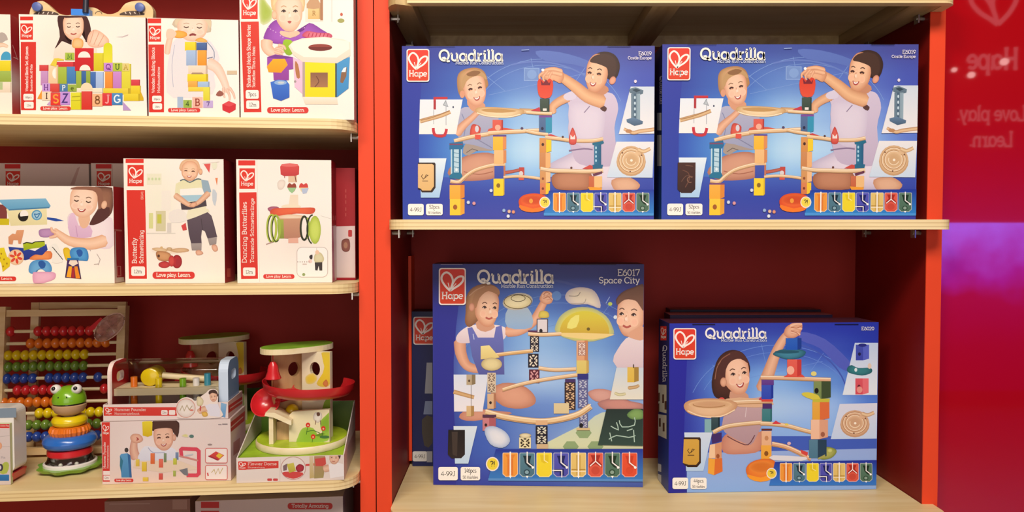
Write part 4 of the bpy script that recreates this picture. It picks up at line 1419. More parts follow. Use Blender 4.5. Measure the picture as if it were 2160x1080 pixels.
    for p in ([(1288, 898), (1304, 906), (1300, 890)], [(1284, 926), (1300, 918), (1326, 922), (1340, 918)], [(1306, 886), (1312, 900), (1338, 896), (1338, 880)], [(1286, 912), (1290, 930)], [(1336, 906), (1338, 932)], [(1322, 908), (1334, 904)]):
        A.line(p, 2.4, '80a494', 2)
        A.line(p, 1, 'ccdcd0', 2)
    # window inset
    A.poly([(957, 898), (1007, 898), (988, 977), (960, 977)], 'e4e8f0', 0, 'd0dcec')
    A.poly([(946, 906), (981, 906), (981, 958), (973, 966), (953, 966), (945, 958)], '1c1414', 0, '2c2220')
    A.poly([(953, 910), (966, 910), (964, 962), (955, 958)], '40342e')
    # tiles bar
    A.poly([(1046, 947), (1357, 946), (1357, 1013), (1030, 1011)], '2c3494', 0, '4484c0')
    A.poly([(1030, 1008), (1357, 1010), (1357, 1015), (1030, 1013)], '6c94c8')
    A.ell(1039, 978, 14, 15, 'f0e4dc')
    A.ell(1039, 978, 11.5, 12.5, 'ecd43c')
    A.text('?!', 1039, 983, 11, '4a4028', 11, .2, just='c')
    tiles(A, [1076.5, 1112, 1148, 1183.5, 1220, 1256, 1291.5, 1327.5], 955.5, 1004, 30, 'ogypcrdR')
    badge(A, 925, 984, 966, 1012, ['4-99J'])
    badge(A, 972, 984, 1013, 1012, ['146pcs', '+', '50 Marbles'])
    A.logo(926, 565, 983, 643)
    A.text('Quadrilla', 1007, 596, 25.5, 'f0ece4', 162, .21)
    A.text('Marble Run Construction', 1057, 606.5, 7.5, 'dcdce4', 110, .17)
    A.text('E6017', 1349, 581, 12.5, 'f0ecec', 47, .16, just='r')
    A.text('Space City', 1349, 597, 12.5, 'f0ecec', 86, .16, just='r')
    A.rect(930, 557, 976, 558.6, '9c94b0')
    A.rect(1180, 557, 1300, 559, '181430')


yE = FR.onz(1133, 1025, ZR2).y
b = Box('toy_box', FR, 914, 1356, 557, ZR2, yE, 0.085, -0.035, 0.95, '2c2c78')
b.front.gt = True
art_space(b.front)
b.build('tall blue marble run box reading Space City on the lower right shelf', 'box', 'blue marble run boxes', '3a2c50')

# ---- box behind the tall one
yB = FR.onz(890, 983, ZR2).y
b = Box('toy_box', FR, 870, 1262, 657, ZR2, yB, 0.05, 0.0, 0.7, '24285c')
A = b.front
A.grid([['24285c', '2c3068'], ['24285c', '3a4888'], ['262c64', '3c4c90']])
A.poly([(900, 765), (912, 765), (912, 830), (896, 830)], 'a0a0a8')
A.poly([(897, 846), (912, 846), (912, 874), (893, 874)], '8490b0')
A.poly([(890, 885), (912, 880), (912, 935), (895, 940)], '504840', 2)
A.logo(872, 668, 918, 727)
badge(A, 870, 952, 901, 973, ['4-99J'])
A.poly([(900, 952), (912, 952), (912, 975), (900, 975)], 'b0b0b8')
A.text('Quadrilla', 930, 690, 20, 'e8e4e0', 120, .17)
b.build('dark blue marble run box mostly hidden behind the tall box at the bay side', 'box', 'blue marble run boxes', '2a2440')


# ---- lower right box
def art_small(A):
    A.grid([['3034a0', '3a3ca0', '3c40a4', '343aa4', '3038a0'],
            ['322c98', '5060b4', '5c70bc', '4a58b4', '3440a8'],
            ['322a94', '7090d0', 'a4bce8', '809cd8', '4c64c0'],
            ['342c96', '6880cc', 'c8d4f0', 'c0ccf0', '6c88d4'],
            ['342e98', '6074c8', 'acbce8', 'b0c2ec', '5c74c8'],
            ['342e98', 'acb8e0', 'd8d8ec', 'd8dcf0', '94ace0'],
            ['342e98', 'a0b0dc', 'b4b8e0', 'b8bce4', '90a8e0']])
    draft_lines(A, 1640, 880, 190, '8c9cd8')
    A.poly([(1690, 700), (1740, 715), (1790, 760), (1800, 785), (1770, 775), (1730, 735), (1690, 718)], '6a64b8', 3)
    A.line(arc(1640, 850, 150, 130, 270, 350, 16), 3, '5860b0')
    A.poly([(1408, 760), (1449, 760), (1445, 850), (1443, 910), (1447, 1000), (1450, 1040), (1408, 1040)], '30289a', 0, '322a90')
    A.rect(1450, 920, 1852, 954, '5464b8')
    A.poly([(1449, 956), (1849, 946), (1849, 1034), (1449, 1040)], 'b4b8e0', 0, 'a8b8e4')
    # girl
    A.blob([(1524, 924), (1548, 910), (1590, 914), (1612, 910), (1604, 950), (1560, 958), (1526, 954)], 'd89c84', 'c4806c')
    A.poly([(1522, 900), (1534, 862), (1552, 846), (1600, 838), (1622, 836), (1614, 880), (1596, 920), (1584, 938), (1564, 932), (1540, 920)], 'c8a8ac', 2, 'b4949c')
    A.line([(1534, 920), (1556, 932), (1578, 938), (1592, 918)], 2, '6a4048', 3)
    A.line([(1576, 846), (1572, 880)], 1.6, 'dcc8cc')
    A.limb([(1606, 826), (1620, 790), (1636, 746), (1652, 716), (1668, 700)], [30, 26, 21, 18, 17], 'eebc9c', 'c88c70')
    A.blob([(1654, 706), (1658, 690), (1674, 682), (1690, 682), (1692, 692), (1684, 708), (1668, 714)], 'eeb898', 'c88468')
    for p in ([(1666, 688), (1680, 683), (1692, 684)], [(1668, 694), (1682, 692), (1692, 694)], [(1668, 700), (1680, 702), (1688, 706)]):
        A.limb(p, [8, 7, 5], 'f6c8ac', 'cc8c6c')
    for p in ([(1668, 690), (1680, 692), (1690, 688)], [(1668, 698), (1680, 702), (1686, 708)]):
        A.line(p, 1.6, 'b87456', 3)
    A.blob([(1506, 834), (1501, 806), (1510, 766), (1524, 746), (1544, 738), (1566, 744), (1580, 766), (1580, 790), (1556, 830), (1540, 842), (1520, 842)], '5c3428', '3a2018', (1530, 770))
    A.poly([(1540, 826), (1570, 826), (1580, 842), (1560, 854), (1542, 848)], 'd09a80', 2)
    kid(A, 1553, 789, 60, 88, 'f8ccb0', 'd49474', .6, -8, 'open', 'smile', '5a382c')
    A.poly([(1528, 812), (1518, 784), (1524, 758), (1544, 741), (1566, 745), (1581, 768), (1562, 757), (1542, 762), (1531, 780), (1530, 806)], '54302a', 3)
    A.line([(1514, 770), (1524, 756), (1540, 746)], 2, '8c5a48', 3)
    A.line([(1508, 800), (1512, 776), (1520, 762)], 1.6, '9c6a54', 3)
    A.ell(1526, 806, 7, 10, 'e8b090', 'c08468')
    # insets at the right
    A.poly([(1803, 723), (1852, 723), (1850, 833), (1777, 833)], 'd0d4e8', 0, 'eceef4')
    block(A, 1805, 727, 1833, 760, '4a48a4', '6c68c0', .45, ('24204c', .6))
    A.ell(1819, 728, 9, 3.5, '34307c')
    A.blob([(1787, 776), (1796, 770), (1810, 776), (1836, 776), (1838, 786), (1818, 792), (1790, 786)], '3c8488', '286068')
    A.ell(1805, 780, 3, 4, 'e8f0f0')
    A.ell(1834, 772, 4, 6, 'e4ccb8')
    block(A, 1804, 798, 1832, 832, 'd84c58', 'e87078', .45, ('6c2030', .5))
    A.ell(1813, 822, 6, 7, 'e8988c')
    A.poly([(1771, 852), (1850, 850), (1849, 925), (1752, 926)], 'e4e0ec', 0, 'd8dcf0')
    spiral(A, 1803, 892, 30, 27, 'e4bc98', 'b48460')
    # left dish, plank, columns
    A.poly([(1520, 846), (1560, 838), (1628, 846), (1620, 858), (1560, 858)], 'e0b490', 2)
    track(A, [(1530, 850), (1570, 848), (1628, 846)], 10, 'e8c098')
    A.ell(1522, 842, 6, 4, 'e04c48')
    A.blob([(1600, 842), (1612, 834), (1608, 844)], 'd8404c', 'b03040')
    A.blob([(1443, 852), (1460, 843), (1500, 840), (1540, 844), (1556, 854), (1540, 872), (1506, 882), (1464, 876), (1446, 866)], 'ecc49c', 'c8946c', (1500, 866))
    A.ell(1498, 853, 46, 9, 'd0a078', 'e4bc90')
    A.line(arc(1496, 853, 34, 6, 10, 190, 12), 2, 'b48458')
    A.line([(1450, 866), (1480, 878), (1520, 878), (1550, 864)], 2.4, 'f8dcb8', 3)
    A.rect(1486, 884, 1502, 912, '8cb4b8')
    block(A, 1500, 880, 1518, 908, '2c4448', '1c3034', .2)
    track(A, [(1504, 912), (1530, 900), (1570, 894), (1620, 890)], 9)
    A.poly([(1500, 916), (1522, 912), (1522, 930), (1502, 936)], '4c2c68')
    A.poly([(1497, 938), (1508, 936), (1508, 966), (1495, 966)], 'f4cca4')
    A.poly([(1508, 936), (1522, 932), (1522, 966), (1508, 968)], 'd89870')
    A.ell(1514, 962, 3.6, 5, 'a05830')
    A.poly([(1494, 966), (1508, 968), (1506, 1002), (1493, 998)], 'f0a83c')
    A.poly([(1508, 968), (1523, 966), (1524, 994), (1506, 1002)], 'dc7030')
    # middle column
    block(A, 1606, 800, 1632, 812, '6c3888', None)
    block(A, 1606, 812, 1631, 842, '3c4cb0', '2c3c98', .2, None)
    A.rect(1606, 842, 1630, 847, 'd84838')
    A.rect(1608, 851, 1628, 862, '54306c')
    block(A, 1607, 862, 1628, 890, '3c7c80', '2c686c', .15)
    track(A, [(1604, 893), (1626, 894), (1660, 898), (1690, 906), (1714, 912)], 9)
    A.poly([(1628, 894), (1636, 887), (1648, 894)], 'd84048')
    A.ell(1659, 895, 4, 2.4, 'e8d060')
    A.rect(1606, 904, 1628, 908, '6c3028')
    block(A, 1606, 909, 1627, 939, 'eab48c', None, .2, ('c88c60', .5))
    block(A, 1605, 939, 1627, 968, 'f0a838', None, .2, ('8c5420', .6))
    track(A, [(1628, 936), (1656, 942), (1684, 954), (1710, 968)], 10, 'e8b08c')
    A.poly([(1688, 948), (1704, 954), (1702, 962), (1690, 956)], 'd84840')
    A.ell(1664, 935, 4, 3.4, 'e0b8c0')
    A.poly([(1630, 960), (1700, 964), (1690, 972), (1630, 970)], 'e4e0e8', 2)
    # right column
    track(A, [(1604, 796), (1650, 797), (1700, 799), (1752, 801)], 9, 'eab894')
    block(A, 1716, 804, 1752, 842, '788c50', '405030', .55)
    A.ell(1722, 824, 4.4, 6, '201c14')
    A.poly([(1690, 830), (1704, 827), (1726, 834), (1728, 846), (1700, 838)], 'dccc48', 2)
    A.poly([(1714, 842), (1750, 840), (1749, 848), (1713, 850)], 'c8c040')
    block(A, 1713, 848, 1749, 886, 'e8a83c', 'e0703c', .56)
    block(A, 1710, 885, 1746, 926, 'f2c0a0', 'e0a484', .5)
    A.ell(1735, 916, 4.5, 5.4, 'a06048')
    A.blob([(1728, 950), (1742, 942), (1760, 946), (1764, 954), (1752, 966), (1730, 968)], 'b0b060', '7c8838')
    A.ell(1750, 950, 6, 5, 'd0d080', '98a048')
    block(A, 1706, 927, 1743, 966, '547c90', '2c4458', .5)
    A.poly([(1724, 966), (1740, 958), (1740, 964), (1726, 969)], 'a8a458')
    # blue block, teal dish, red block on top
    A.poly([(1652, 795), (1664, 788), (1692, 790), (1698, 796)], 'dc5040')
    block(A, 1660, 758, 1690, 794, 'e45848', 'c83c38', .3)
    A.ell(1667, 781, 8, 9, 'f8b8a0')
    A.ell(1716, 788, 6, 5, 'e8d880')
    A.blob([(1630, 746), (1644, 738), (1670, 736), (1698, 740), (1692, 752), (1664, 758), (1640, 752)], '4c8ca0', '2c6070')
    A.ell(1660, 742, 26, 3.6, '2c5c6c')
    block(A, 1657, 713, 1690, 738, '2c5cb4', '24408c', .25)
    # window inset
    A.poly([(1443, 912), (1502, 912), (1483, 993), (1447, 993)], 'e0e4f0', 0, 'ccd8ec')
    A.poly([(1442, 922), (1476, 922), (1478, 926), (1478, 976), (1470, 985), (1450, 985), (1441, 978)], '3a2418')
    A.poly([(1442, 926), (1471, 926), (1474.5, 929), (1474.5, 972), (1468, 980), (1452, 980), (1440, 976)], 'd8a848', 0, 'cc9c3c')
    A.line([(1453, 946), (1450, 950), (1454, 956), (1457, 954), (1464, 948), (1460, 947), (1457, 954)], 1.5, '5a4020')
    A.line([(1450, 960), (1464, 960)], 2, '6a4c28')
    # orange dish
    A.blob([(1573, 990), (1582, 976), (1604, 968), (1630, 970), (1640, 984), (1634, 1004), (1606, 1014), (1580, 1006)], 'f08c34', 'dc6828', (1606, 980))
    A.ell(1606, 985, 27, 12, 'd87428', 'e88838')
    A.poly([(1576, 1000), (1604, 1007), (1634, 998), (1628, 1010), (1604, 1016), (1582, 1010)], 'f49c2c', 2)
    # tiles bar
    A.poly([(1634, 974), (1850, 970), (1849, 1023), (1622, 1024)], '2c3498', 0, '4080c8')
    A.ell(1627, 998, 11, 11.5, 'f0e4dc')
    A.ell(1627, 998, 9, 9.5, 'f0d040')
    A.text('?!', 1627, 1002, 8.5, '4a4028', 9, .2, just='c')
    tiles(A, [1657.5, 1685.5, 1713.5, 1741.5, 1769.5, 1797.5, 1826], 977.5, 1014.5, 24, 'ogypcrd')
    badge(A, 1418, 1007, 1451, 1031, ['4-99J'])
    badge(A, 1456, 1007, 1490, 1031, ['44pcs', '+', '50 Marbles'])
    A.logo(1420, 692, 1468, 758)
    A.text('Quadrilla', 1487, 712.5, 20, 'f4f0f0', 130, .21)
    A.text('Marble Run Construction', 1520, 720, 5.8, 'dcdcec', 97, .19)
    A.text('E6020', 1843, 696, 6.6, 'ece8f0', 27, .18, just='r')
    for x0, x1 in ((1460, 1508), (1760, 1810)):
        A.rect(x0, 683, x1, 685, '141030')


yC = FR.onz(1630, 1036, ZR2).y
b = Box('toy_box', FR, 1410, 1848, 681, ZR2, yC, 0.075, 0.055, 0.94, '28286c')
b.front.gt = True
art_small(b.front)
L = b.left
L.grid([['241c3c', '2a2c68'], ['1c2858', '24347c'], ['2038808'[:6], '24409c']])
L.logo(1393, 688, 1406, 718, bord=False)
L.text('Quadrilla', 1398.5, 728, 8, 'd8d4e0', 78, .2, -90)
L.poly([(1383, 806), (1406, 812), (1406, 872), (1383, 862)], 'c4c0b0')
L.poly([(1383, 868), (1406, 876), (1406, 926), (1383, 912)], 'c4c0b4')
for x, y in ((1388, 828), (1397, 832), (1402, 846), (1390, 882), (1398, 892), (1387, 850)):
    L.rect(x, y, x + 4, y + 18, '5a4030')
L.poly([(1387, 976), (1395, 980), (1395, 996), (1387, 992)], 'c8c8cc')
L.poly([(1387, 998), (1395, 1002), (1395, 1020), (1387, 1014)], 'c8c8cc')
b.build('lower blue marble run box with a dark-haired girl on the lower right shelf', 'box', 'blue marble run boxes', '4a2434')
Dp = 0.087
for i, (dz, pr, nm) in enumerate(((0.004, 1752, 'first blue box standing directly behind the box with the dark-haired girl'),
                                  (0.008, 1728, 'rearmost blue box behind the box with the dark-haired girl'))):
    yb = yC + (0.094, 0.1535)[i]
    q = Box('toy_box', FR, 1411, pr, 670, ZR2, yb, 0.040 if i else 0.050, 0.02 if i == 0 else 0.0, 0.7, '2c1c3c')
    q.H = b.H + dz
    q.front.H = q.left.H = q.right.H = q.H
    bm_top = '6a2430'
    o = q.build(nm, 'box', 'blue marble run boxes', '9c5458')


# ------------------------------------------------------------------ the white toy boxes of the left bay
WH = 'fdf4e8'
RD = 'e0362c'


def pill(A, x0, y0, x1, y1, t='Love play. Learn.'):
    A.rr(x0, y0, x1, y1, (y1 - y0) * .45, 'd83a34')
    A.text(t, (x0 + x1) / 2, y0 + (y1 - y0) * .7, (y1 - y0) * .5, 'fbeee4', (x1 - x0) * .82, .2, just='c')


def letter(A, x0, y0, x1, y1, c, t, tc):
    A.rect(x0, y0, x1, y1, mixh(c, 'ffffff', .1), c)
    A.text(t, (x0 + x1) / 2, y1 - (y1 - y0) * .2, (y1 - y0) * .62, tc, None, .2, just='c')


def blk(A, x0, y0, x1, y1, c):
    A.rect(x0, y0, x1, y1, mixh(c, 'ffffff', .12), mixh(c, '804020', .08))
    A.rect(x1 - (x1 - x0) * .1, y0, x1, y1, mixh(c, '402020', .22))


yW = -0.036
# --- box cut by the left edge of the picture
b = Box('toy_box', FL, -190, 26, 28, ZL1, yW, 0.1, 0, 0.84, WH)
A = b.front
A.grid([[WH, 'fdf2e4'], ['fdf4e8', 'fcefe0']])
A.z = (0, 0, 3.485)
A.poly([(-60, 300), (0, 240), (40, 250), (58, 290), (40, 300), (0, 320)], 'b8aca4', 3)
A.limb([(-40, 340), (20, 330), (60, 345)], [40, 30, 20], 'f4d8c0', 'e0b898')
blk(A, -40, 445, 88, 522, 'f0dc20')
A.poly([(5, 442)] + arc(46, 430, 40, 52, 180, 360, 10) + [(88, 442)], '4aa4cc')
blk(A, -40, 522, 96, 602, '9cb848')
blk(A, -40, 604, 90, 680, 'f4e4cc')
A.rect(-40, 604, 20, 660, 'b8c890')
R = b.right
R.grid([['c82830', 'b02030'], ['c02430', 'a81c2c'], ['f0d8d0', 'b82834'], ['d04040', 'a81c2c']])
R.z = (0, 0, 3.485)
R.line([(92, 330), (130, 440)], 4, 'e8b0a8')
R.line([(98, 420), (134, 436)], 5, 'f0d0c8')
b.build('white block box cut by the left picture edge on the top shelf', 'box', 'white boxes on the top left shelf')

# --- coloured letter blocks box
b = Box('toy_box', FL, 44, 310, 33.5, ZL1, yW, 0.085, 0, 0.84, WH)
A = b.front
A.grid([[WH, 'fdf0e2', 'fbeee2', 'f8ece4'], [WH, 'fbeadc', 'fdf2e8', 'f6e8e2'], [WH, WH, WH, 'fbf0e8'], [WH, WH, WH, WH]])
A.z = (0, 0, 3.485)
A.rect(148, 122, 243, 150, RD)
A.logo(150, 172, 242, 292, bord=False)
A.rect(153, 308, 265, 810, 'dc3a30', 'd83228')
A.text('Wonderful Blocks Set, 60 pieces', 206, 672, 20, 'fbe8e0', 330, .2, 90)
A.text('Bausteine Set, 60 Teile', 238, 672, 15, 'fbe0d8', 200, .2, 90)
A.rr(172, 690, 248, 738, 10, 'fdf2ea')
A.rr(178, 748, 248, 798, 10, 'fdf2ea')
A.text('60pcs', 210, 722, 14, '6a5a54', 46, .16, just='c')
A.text('12m', 213, 782, 14, '6a5a54', 34, .16, just='c')
# girl leaning over the blocks
A.poly([(395, 400), (420, 330), (500, 290), (640, 280), (700, 330), (690, 430), (420, 440)], 'fae6d8', 3, 'f8dcc8')
A.poly([(850, 272), (900, 268), (944, 252), (942, 262), (900, 276)], 'c8b8b8')
A.blob([(424, 124), (470, 110), (600, 110), (640, 124), (668, 210), (660, 290), (630, 300), (612, 200), (520, 190), (466, 240), (490, 290), (526, 330), (440, 300), (404, 356), (440, 270)], '54302c', '3c2020', (540, 150))
A.poly([(424, 124), (462, 118), (462, 200), (480, 260), (440, 320), (402, 358), (442, 270), (428, 190)], '4a2a28', 2)
kid(A, 540, 196, 164, 200, 'fbdcc4', 'e8b090', 0, -2, 'down', 'soft', '5a3a34')
A.poly([(462, 110), (620, 110), (604, 128), (480, 132)], '4a2a28', 0)
A.poly([(612, 112), (640, 124), (668, 210), (656, 296), (628, 306), (640, 240), (622, 160)], '4a2a28', 2)
A.blob([(640, 300), (660, 240), (700, 218), (750, 240), (800, 290), (790, 330), (720, 350), (660, 340)], 'f8d4bc', 'e8b498')
for p in ([(660, 320), (680, 260), (690, 220)], [(690, 330), (716, 270), (730, 236)], [(720, 340), (748, 290), (764, 260)]):
    A.line(p, 5, 'd8a084', 3)
A.blob([(530, 340), (540, 290), (580, 280), (612, 300), (606, 350), (560, 356)], 'f4c890', 'e0a050')
for r in ((415, 455, 552, 494, 'd83038'), (690, 390, 765, 522, 'dcd020'), (290, 478, 358, 522, 'd83c3c'), (300, 522, 356, 626, 'c890c8'),
          (358, 478, 430, 622, 'f4d4a8'), (428, 492, 495, 616, 'a4bc38'), (492, 490, 562, 616, '3c7cc0'), (560, 522, 602, 662, '98b438'), (600, 518, 662, 622, '2c5ca0'),
          (634, 518, 666, 622, '90ac38'), (666, 528, 706, 648, '3464b4'), (705, 528, 764, 652, 'a8c4f0'), (772, 528, 832, 652, 'f09030'), (832, 528, 896, 652, 'c880d0'),
          (895, 470, 965, 652, 'e4dc38'), (560, 648, 772, 682, 'f0ead0'), (760, 650, 962, 694, 'e8d030'), (965, 585, 1030, 632, 'd83440'), (962, 630, 1036, 694, 'ecd020'),
          (370, 615, 440, 677, 'dc4038'), (600, 672, 680, 806, 'd83028'), (910, 690, 1030, 742, 'e8d020'), (522, 680, 600, 806, 'e0dc20')):
    blk(A, *r)
A.rect(552, 355, 690, 522, 'd42c34', 'c8242c')
A.poly(arc(620, 424, 46, 46, 180, 360, 12), 'fbeee4')
A.poly([(585, 518)] + arc(626, 514, 40, 38, 180, 360, 12) + [(668, 518)], 'fbf0e4')
A.poly(arc(412, 540, 26, 40, 90, 270, 10), 'fdf4e8')
A.poly([(594, 662)] + arc(638, 654, 44, 46, 180, 360, 12) + [(682, 662)], 'f2dcb8')
A.poly([(762, 465), (762, 350)] + arc(795, 345, 32, 30, 180, 360, 10) + [(828, 465)], 'd8dc28', 0, 'ece040')
A.poly([(370, 480), (400, 430), (430, 428), (470, 436), (470, 446), (420, 446), (416, 490)], 'e8d048')
A.poly([(275, 726), (312, 658), (312, 730)], 'f09c38')
A.poly([(905, 748), (966, 812), (905, 812)], 'b898d0')
A.poly([(345, 770), (372, 740), (372, 775)], 'c8a0d0')
A.poly([(1030, 660), (1056, 720), (1056, 740), (1030, 740)], 'd8b020')
for x0, y0, x1, y1, c, t, tc in ((480, 388, 548, 442, 'a8c03c', 'M', '5c8838'), (765, 462, 832, 524, 'c888d8', 'Q', '7c3c98'), (830, 462, 900, 524, 'b4c43c', 'U', '4c6c28'), (900, 466, 952, 524, 'e0cc78', 'A', 'c8a850'),
                                  (312, 613, 370, 674, 'c898e0', 'H', '7c4898'), (440, 618, 500, 674, '4878a8', 'P', 'e8f0f8'), (500, 622, 566, 674, '98b040', 'e', '5c6c20'),
                                  (310, 674, 380, 738, 'f8d8b8', 'I', '4a2c24'), (374, 680, 450, 776, 'e03830', 'S', 'f0a040'), (445, 675, 516, 772, 'c490e0', 'Z', '4c3880'),
                                  (680, 690, 756, 782, 'f4b484', '8', '8c5c34'), (754, 685, 826, 776, 'd82c34', 'J', 'f0a0a0'), (824, 685, 902, 772, '3c80c0', 'G', 'e8f4fc')):
    letter(A, x0, y0, x1, y1, c, t, tc)
A.line([(530, 712), (590, 708)], 6, 'b0a820')
A.line([(526, 740), (594, 736)], 3, 'b8b028')
pill(A, 298, 782, 522, 813)
R = b.right
R.grid([['a82838', '902030'], ['b02838', '8c1c2c'], ['5c4468', '6a2c44'], ['e8d0d0', 'a03c48']])
b.build('white box with a castle of coloured letter blocks on the top shelf', 'box', 'white boxes on the top left shelf')

# --- small block tower box
b = Box('toy_box', FL, 314, 505, 40, ZL1, yW, 0.085, 0, 0.84, WH)
A = b.front
A.grid([[WH, 'fbeee4', 'fbf2ea'], [WH, 'f8ece6', 'fdf6ee'], [WH, 'fbf0ea', 'fdf4ec'], [WH, 'fdf2e8', 'fbf0e4']])
A.rect(311, 39, 340, 49, RD)
A.logo(313.5, 54, 340, 88, bord=False)
A.rect(313, 94, 346, 237, 'dc3a30', 'd83228')
A.text('Wooden Building Blocks', 326, 196, 6, 'fbe8e0', 96, .2, 90)
A.text('Holzbausteine', 337, 196, 5, 'fbe0d8', 55, .2, 90)
A.rr(321, 202, 341, 215, 3, 'fdf2ea')
A.rr(322, 218, 342, 231, 3, 'fdf2ea')
A.text('30pcs', 331, 211, 4, '6a5a54', 13, .16, just='c')
A.text('18m', 332, 227, 4, '6a5a54', 10, .16, just='c')
A.z = (380, 0, 3.485)
A.poly([(-60, 320), (0, 285), (60, 290), (190, 285), (250, 340), (290, 430), (250, 560), (240, 690), (-50, 720), (-104, 600)], 'e4e0e6', 2, 'ece4e4')
A.line([(-40, 330), (-60, 480), (-50, 640)], 4, 'b4b4c8', 3)
A.line([(190, 300), (250, 380), (240, 480)], 6, '8890a8', 3)
A.line([(200, 430), (240, 420)], 7, '6c7490')
A.limb([(-96, 400), (-88, 340), (-70, 270), (-44, 244)], [40, 44, 42, 40], 'f8d4bc', 'e4b498')
A.limb([(200, 460), (270, 500), (320, 590), (350, 680)], [90, 76, 56, 46], 'fadccc', 'ecc0a8')
for p in ([(340, 650), (362, 700), (364, 740)], [(360, 640), (392, 690), (402, 730)], [(320, 640), (318, 690), (330, 720)]):
    A.limb(p, [22, 18, 12], 'f8d4c0', 'd8a090')
A.poly([(262, 700), (290, 664), (322, 690), (300, 708)], '9c5c50', 2)
A.blob([(-40, 200), (-36, 140), (20, 120), (190, 120), (226, 140), (228, 200), (200, 240)], 'e4d4bc', 'c8b49c', (90, 160))
kid(A, 90, 200, 240, 210, 'fbdcc8', 'ecb89c', .1, 2, 'down', 'o', 'b89880')
A.poly([(-36, 150), (0, 124), (100, 116), (200, 126), (228, 160), (222, 210), (204, 180), (170, 146), (60, 140), (0, 150), (-30, 190)], 'dcc8a8', 3)
A.poly([(66, 256), (92, 244), (120, 254), (112, 264), (92, 260), (74, 266)], '8c3c3c', 2)
A.blob([(-60, 240), (-20, 224), (40, 236), (50, 262), (10, 280), (-50, 272)], 'f4b450', 'e09838')
A.poly([(-104, 250), (-90, 214), (-54, 216), (-26, 246), (-50, 280), (-94, 286)], 'f4ccb4', 3)
A.blob([(110, 300), (150, 276), (200, 300), (180, 312)], 'f0b860', 'dca048')
for r in ((35, 308, 120, 372, 'f4d81c'), (120, 314, 198, 370, '3a5c9c'), (45, 370, 122, 482, 'a0bce4'), (128, 370, 196, 482, 'f09c28'), (60, 482, 202, 546, 'f4dcc4'),
          (54, 544, 206, 602, 'f4d81c'), (58, 596, 132, 642, 'ecac40'), (130, 600, 216, 642, 'a4c4e8'), (60, 640, 216, 672, 'f2d43c'), (170, 640, 220, 742, 'e4dc34')):
    blk(A, *r)
A.poly([(80, 546), (90, 534), (160, 534), (176, 546)], 'a88c70')
A.rect(-20, 712, 22, 790, 'a8bcd8')
letter(A, 24, 735, 86, 792, '94b440', '4', '3c5820')
letter(A, 90, 714, 166, 792, 'f0b4a0', 'B', 'a04838')
letter(A, 170, 740, 242, 792, 'c0a8dc', '7', '5c4480')
A.poly([(310, 768), (358, 742), (410, 764), (408, 806), (362, 832), (312, 810)], 'd02c38')
A.poly([(310, 768), (358, 742), (410, 764), (362, 784)], 'dc4850')
A.rect(345, 520, 418, 548, 'd8c0a0')
pill(A, -88, 795, 148, 826)
R = b.right
R.grid([['a83038', '902430'], ['d8b8b8', 'a88890']])
b.build('white box with a toddler stacking a narrow block tower on the top left shelf', 'box', 'white boxes on the top left shelf')

# --- shape sorter box, taller than the picture shows
b = Box('toy_box', FL, 508, 747, -70, ZL1, yW - 0.002, 0.085, 0, 0.84, WH)
A = b.front
A.grid([[WH, 'fbf0e0', 'fbf2e8', 'fdf6ec'], ['fdf4e8', 'fbf0e4', 'f8f0e8', 'fdf6ee'], [WH, 'fdf6ee', 'fdf6ee', 'fdf6ee'], [WH, 'fdf4ea', 'fbf0e4', 'fdf4ea']])
A.z = (380, 0, 3.485)
A.rect(444, -230, 566, -60, RD)
A.logo(450, -44, 570, 140, bord=False)
A.poly([(446, 160), (578, 158), (598, 825), (470, 826)], 'dc3a2c', 0, 'd8362a')
A.text('Shake and Match Shape Sorter', 516, 642, 25, 'fbeee4', 462, .19, 90)
A.text('Sortierbox Titus & Mona'.replace('&', 'u.'), 550, 642, 22, 'fbe8dc', 300, .19, 90)
A.rr(482, 662, 578, 726, 12, 'fdf4ec')
A.rr(486, 738, 582, 800, 12, 'fdf4ec')
A.text('7pcs', 530, 706, 26, '6a5a54', 60, .14, just='c')
A.text('12m', 534, 782, 26, '6a5a54', 54, .14, just='c')
# room behind the child
A.blob([(584, -40), (640, 20), (684, 90), (660, 160), (590, 170)], 'a8bc48', 'd8dcb0')
A.rect(920, -120, 1052, 160, 'f0e4d4')
A.rect(1030, -60, 1050, 150, 'b07c58')
blk(A, 940, 60, 1030, 140, 'eac47c')
A.text('R', 984, 112, 30, 'a87838', None, .16, just='c')
A.poly([(930, 60), (950, 0), (1010, -10), (1030, 60)], 'c89c74', 2)
A.ell(1182, 152, 26, 16, 'a8a860')
A.ell(1186, 106, 10, 12, 'c86048')
A.rect(1110, -40, 1120, 160, 'e8e0d8')
# child
A.blob([(620, 300), (634, 220), (680, 160), (730, 150), (800, 220), (900, 230), (950, 168), (1040, 216), (1100, 270), (900, 300), (860, 350), (760, 330)], 'ac5cc4', '8c3ca4', (800, 260))
for i in range(16):
    A.ell(650 + (i * 53) % 390, 200 + (i * 37) % 90, 4, 4, 'dcb0e4')
A.limb([(640, 290), (640, 350), (690, 390), (750, 350)], [90, 84, 66, 50], 'f8d4bc', 'e0ac8c')
A.blob([(668, 20), (680, -60), (760, -120), (860, -110), (912, -40), (914, 60), (880, 90), (700, 90)], 'f0d8a8', 'dcb880', (790, -20))
kid(A, 800, 84, 216, 300, 'fbdcc4', 'e8b494', .15, 0, 'open', 'o', 'c8a078')
A.poly([(684, 40), (700, -40), (760, -90), (850, -84), (900, -20), (906, 50), (880, 0), (820, -30), (740, -20), (704, 20)], 'ecd0a0', 3)
A.ell(694, 110, 20, 32, 'f4c8a8', 'e0a888')
A.poly([(740, 226), (800, 236), (860, 226), (880, 250), (810, 280), (740, 256)], 'f0c4a8', 2)
A.poly([(760, 300), (790, 290), (830, 310), (822, 398), (780, 400), (756, 350)], 'a0c828', 2, '8cb420')
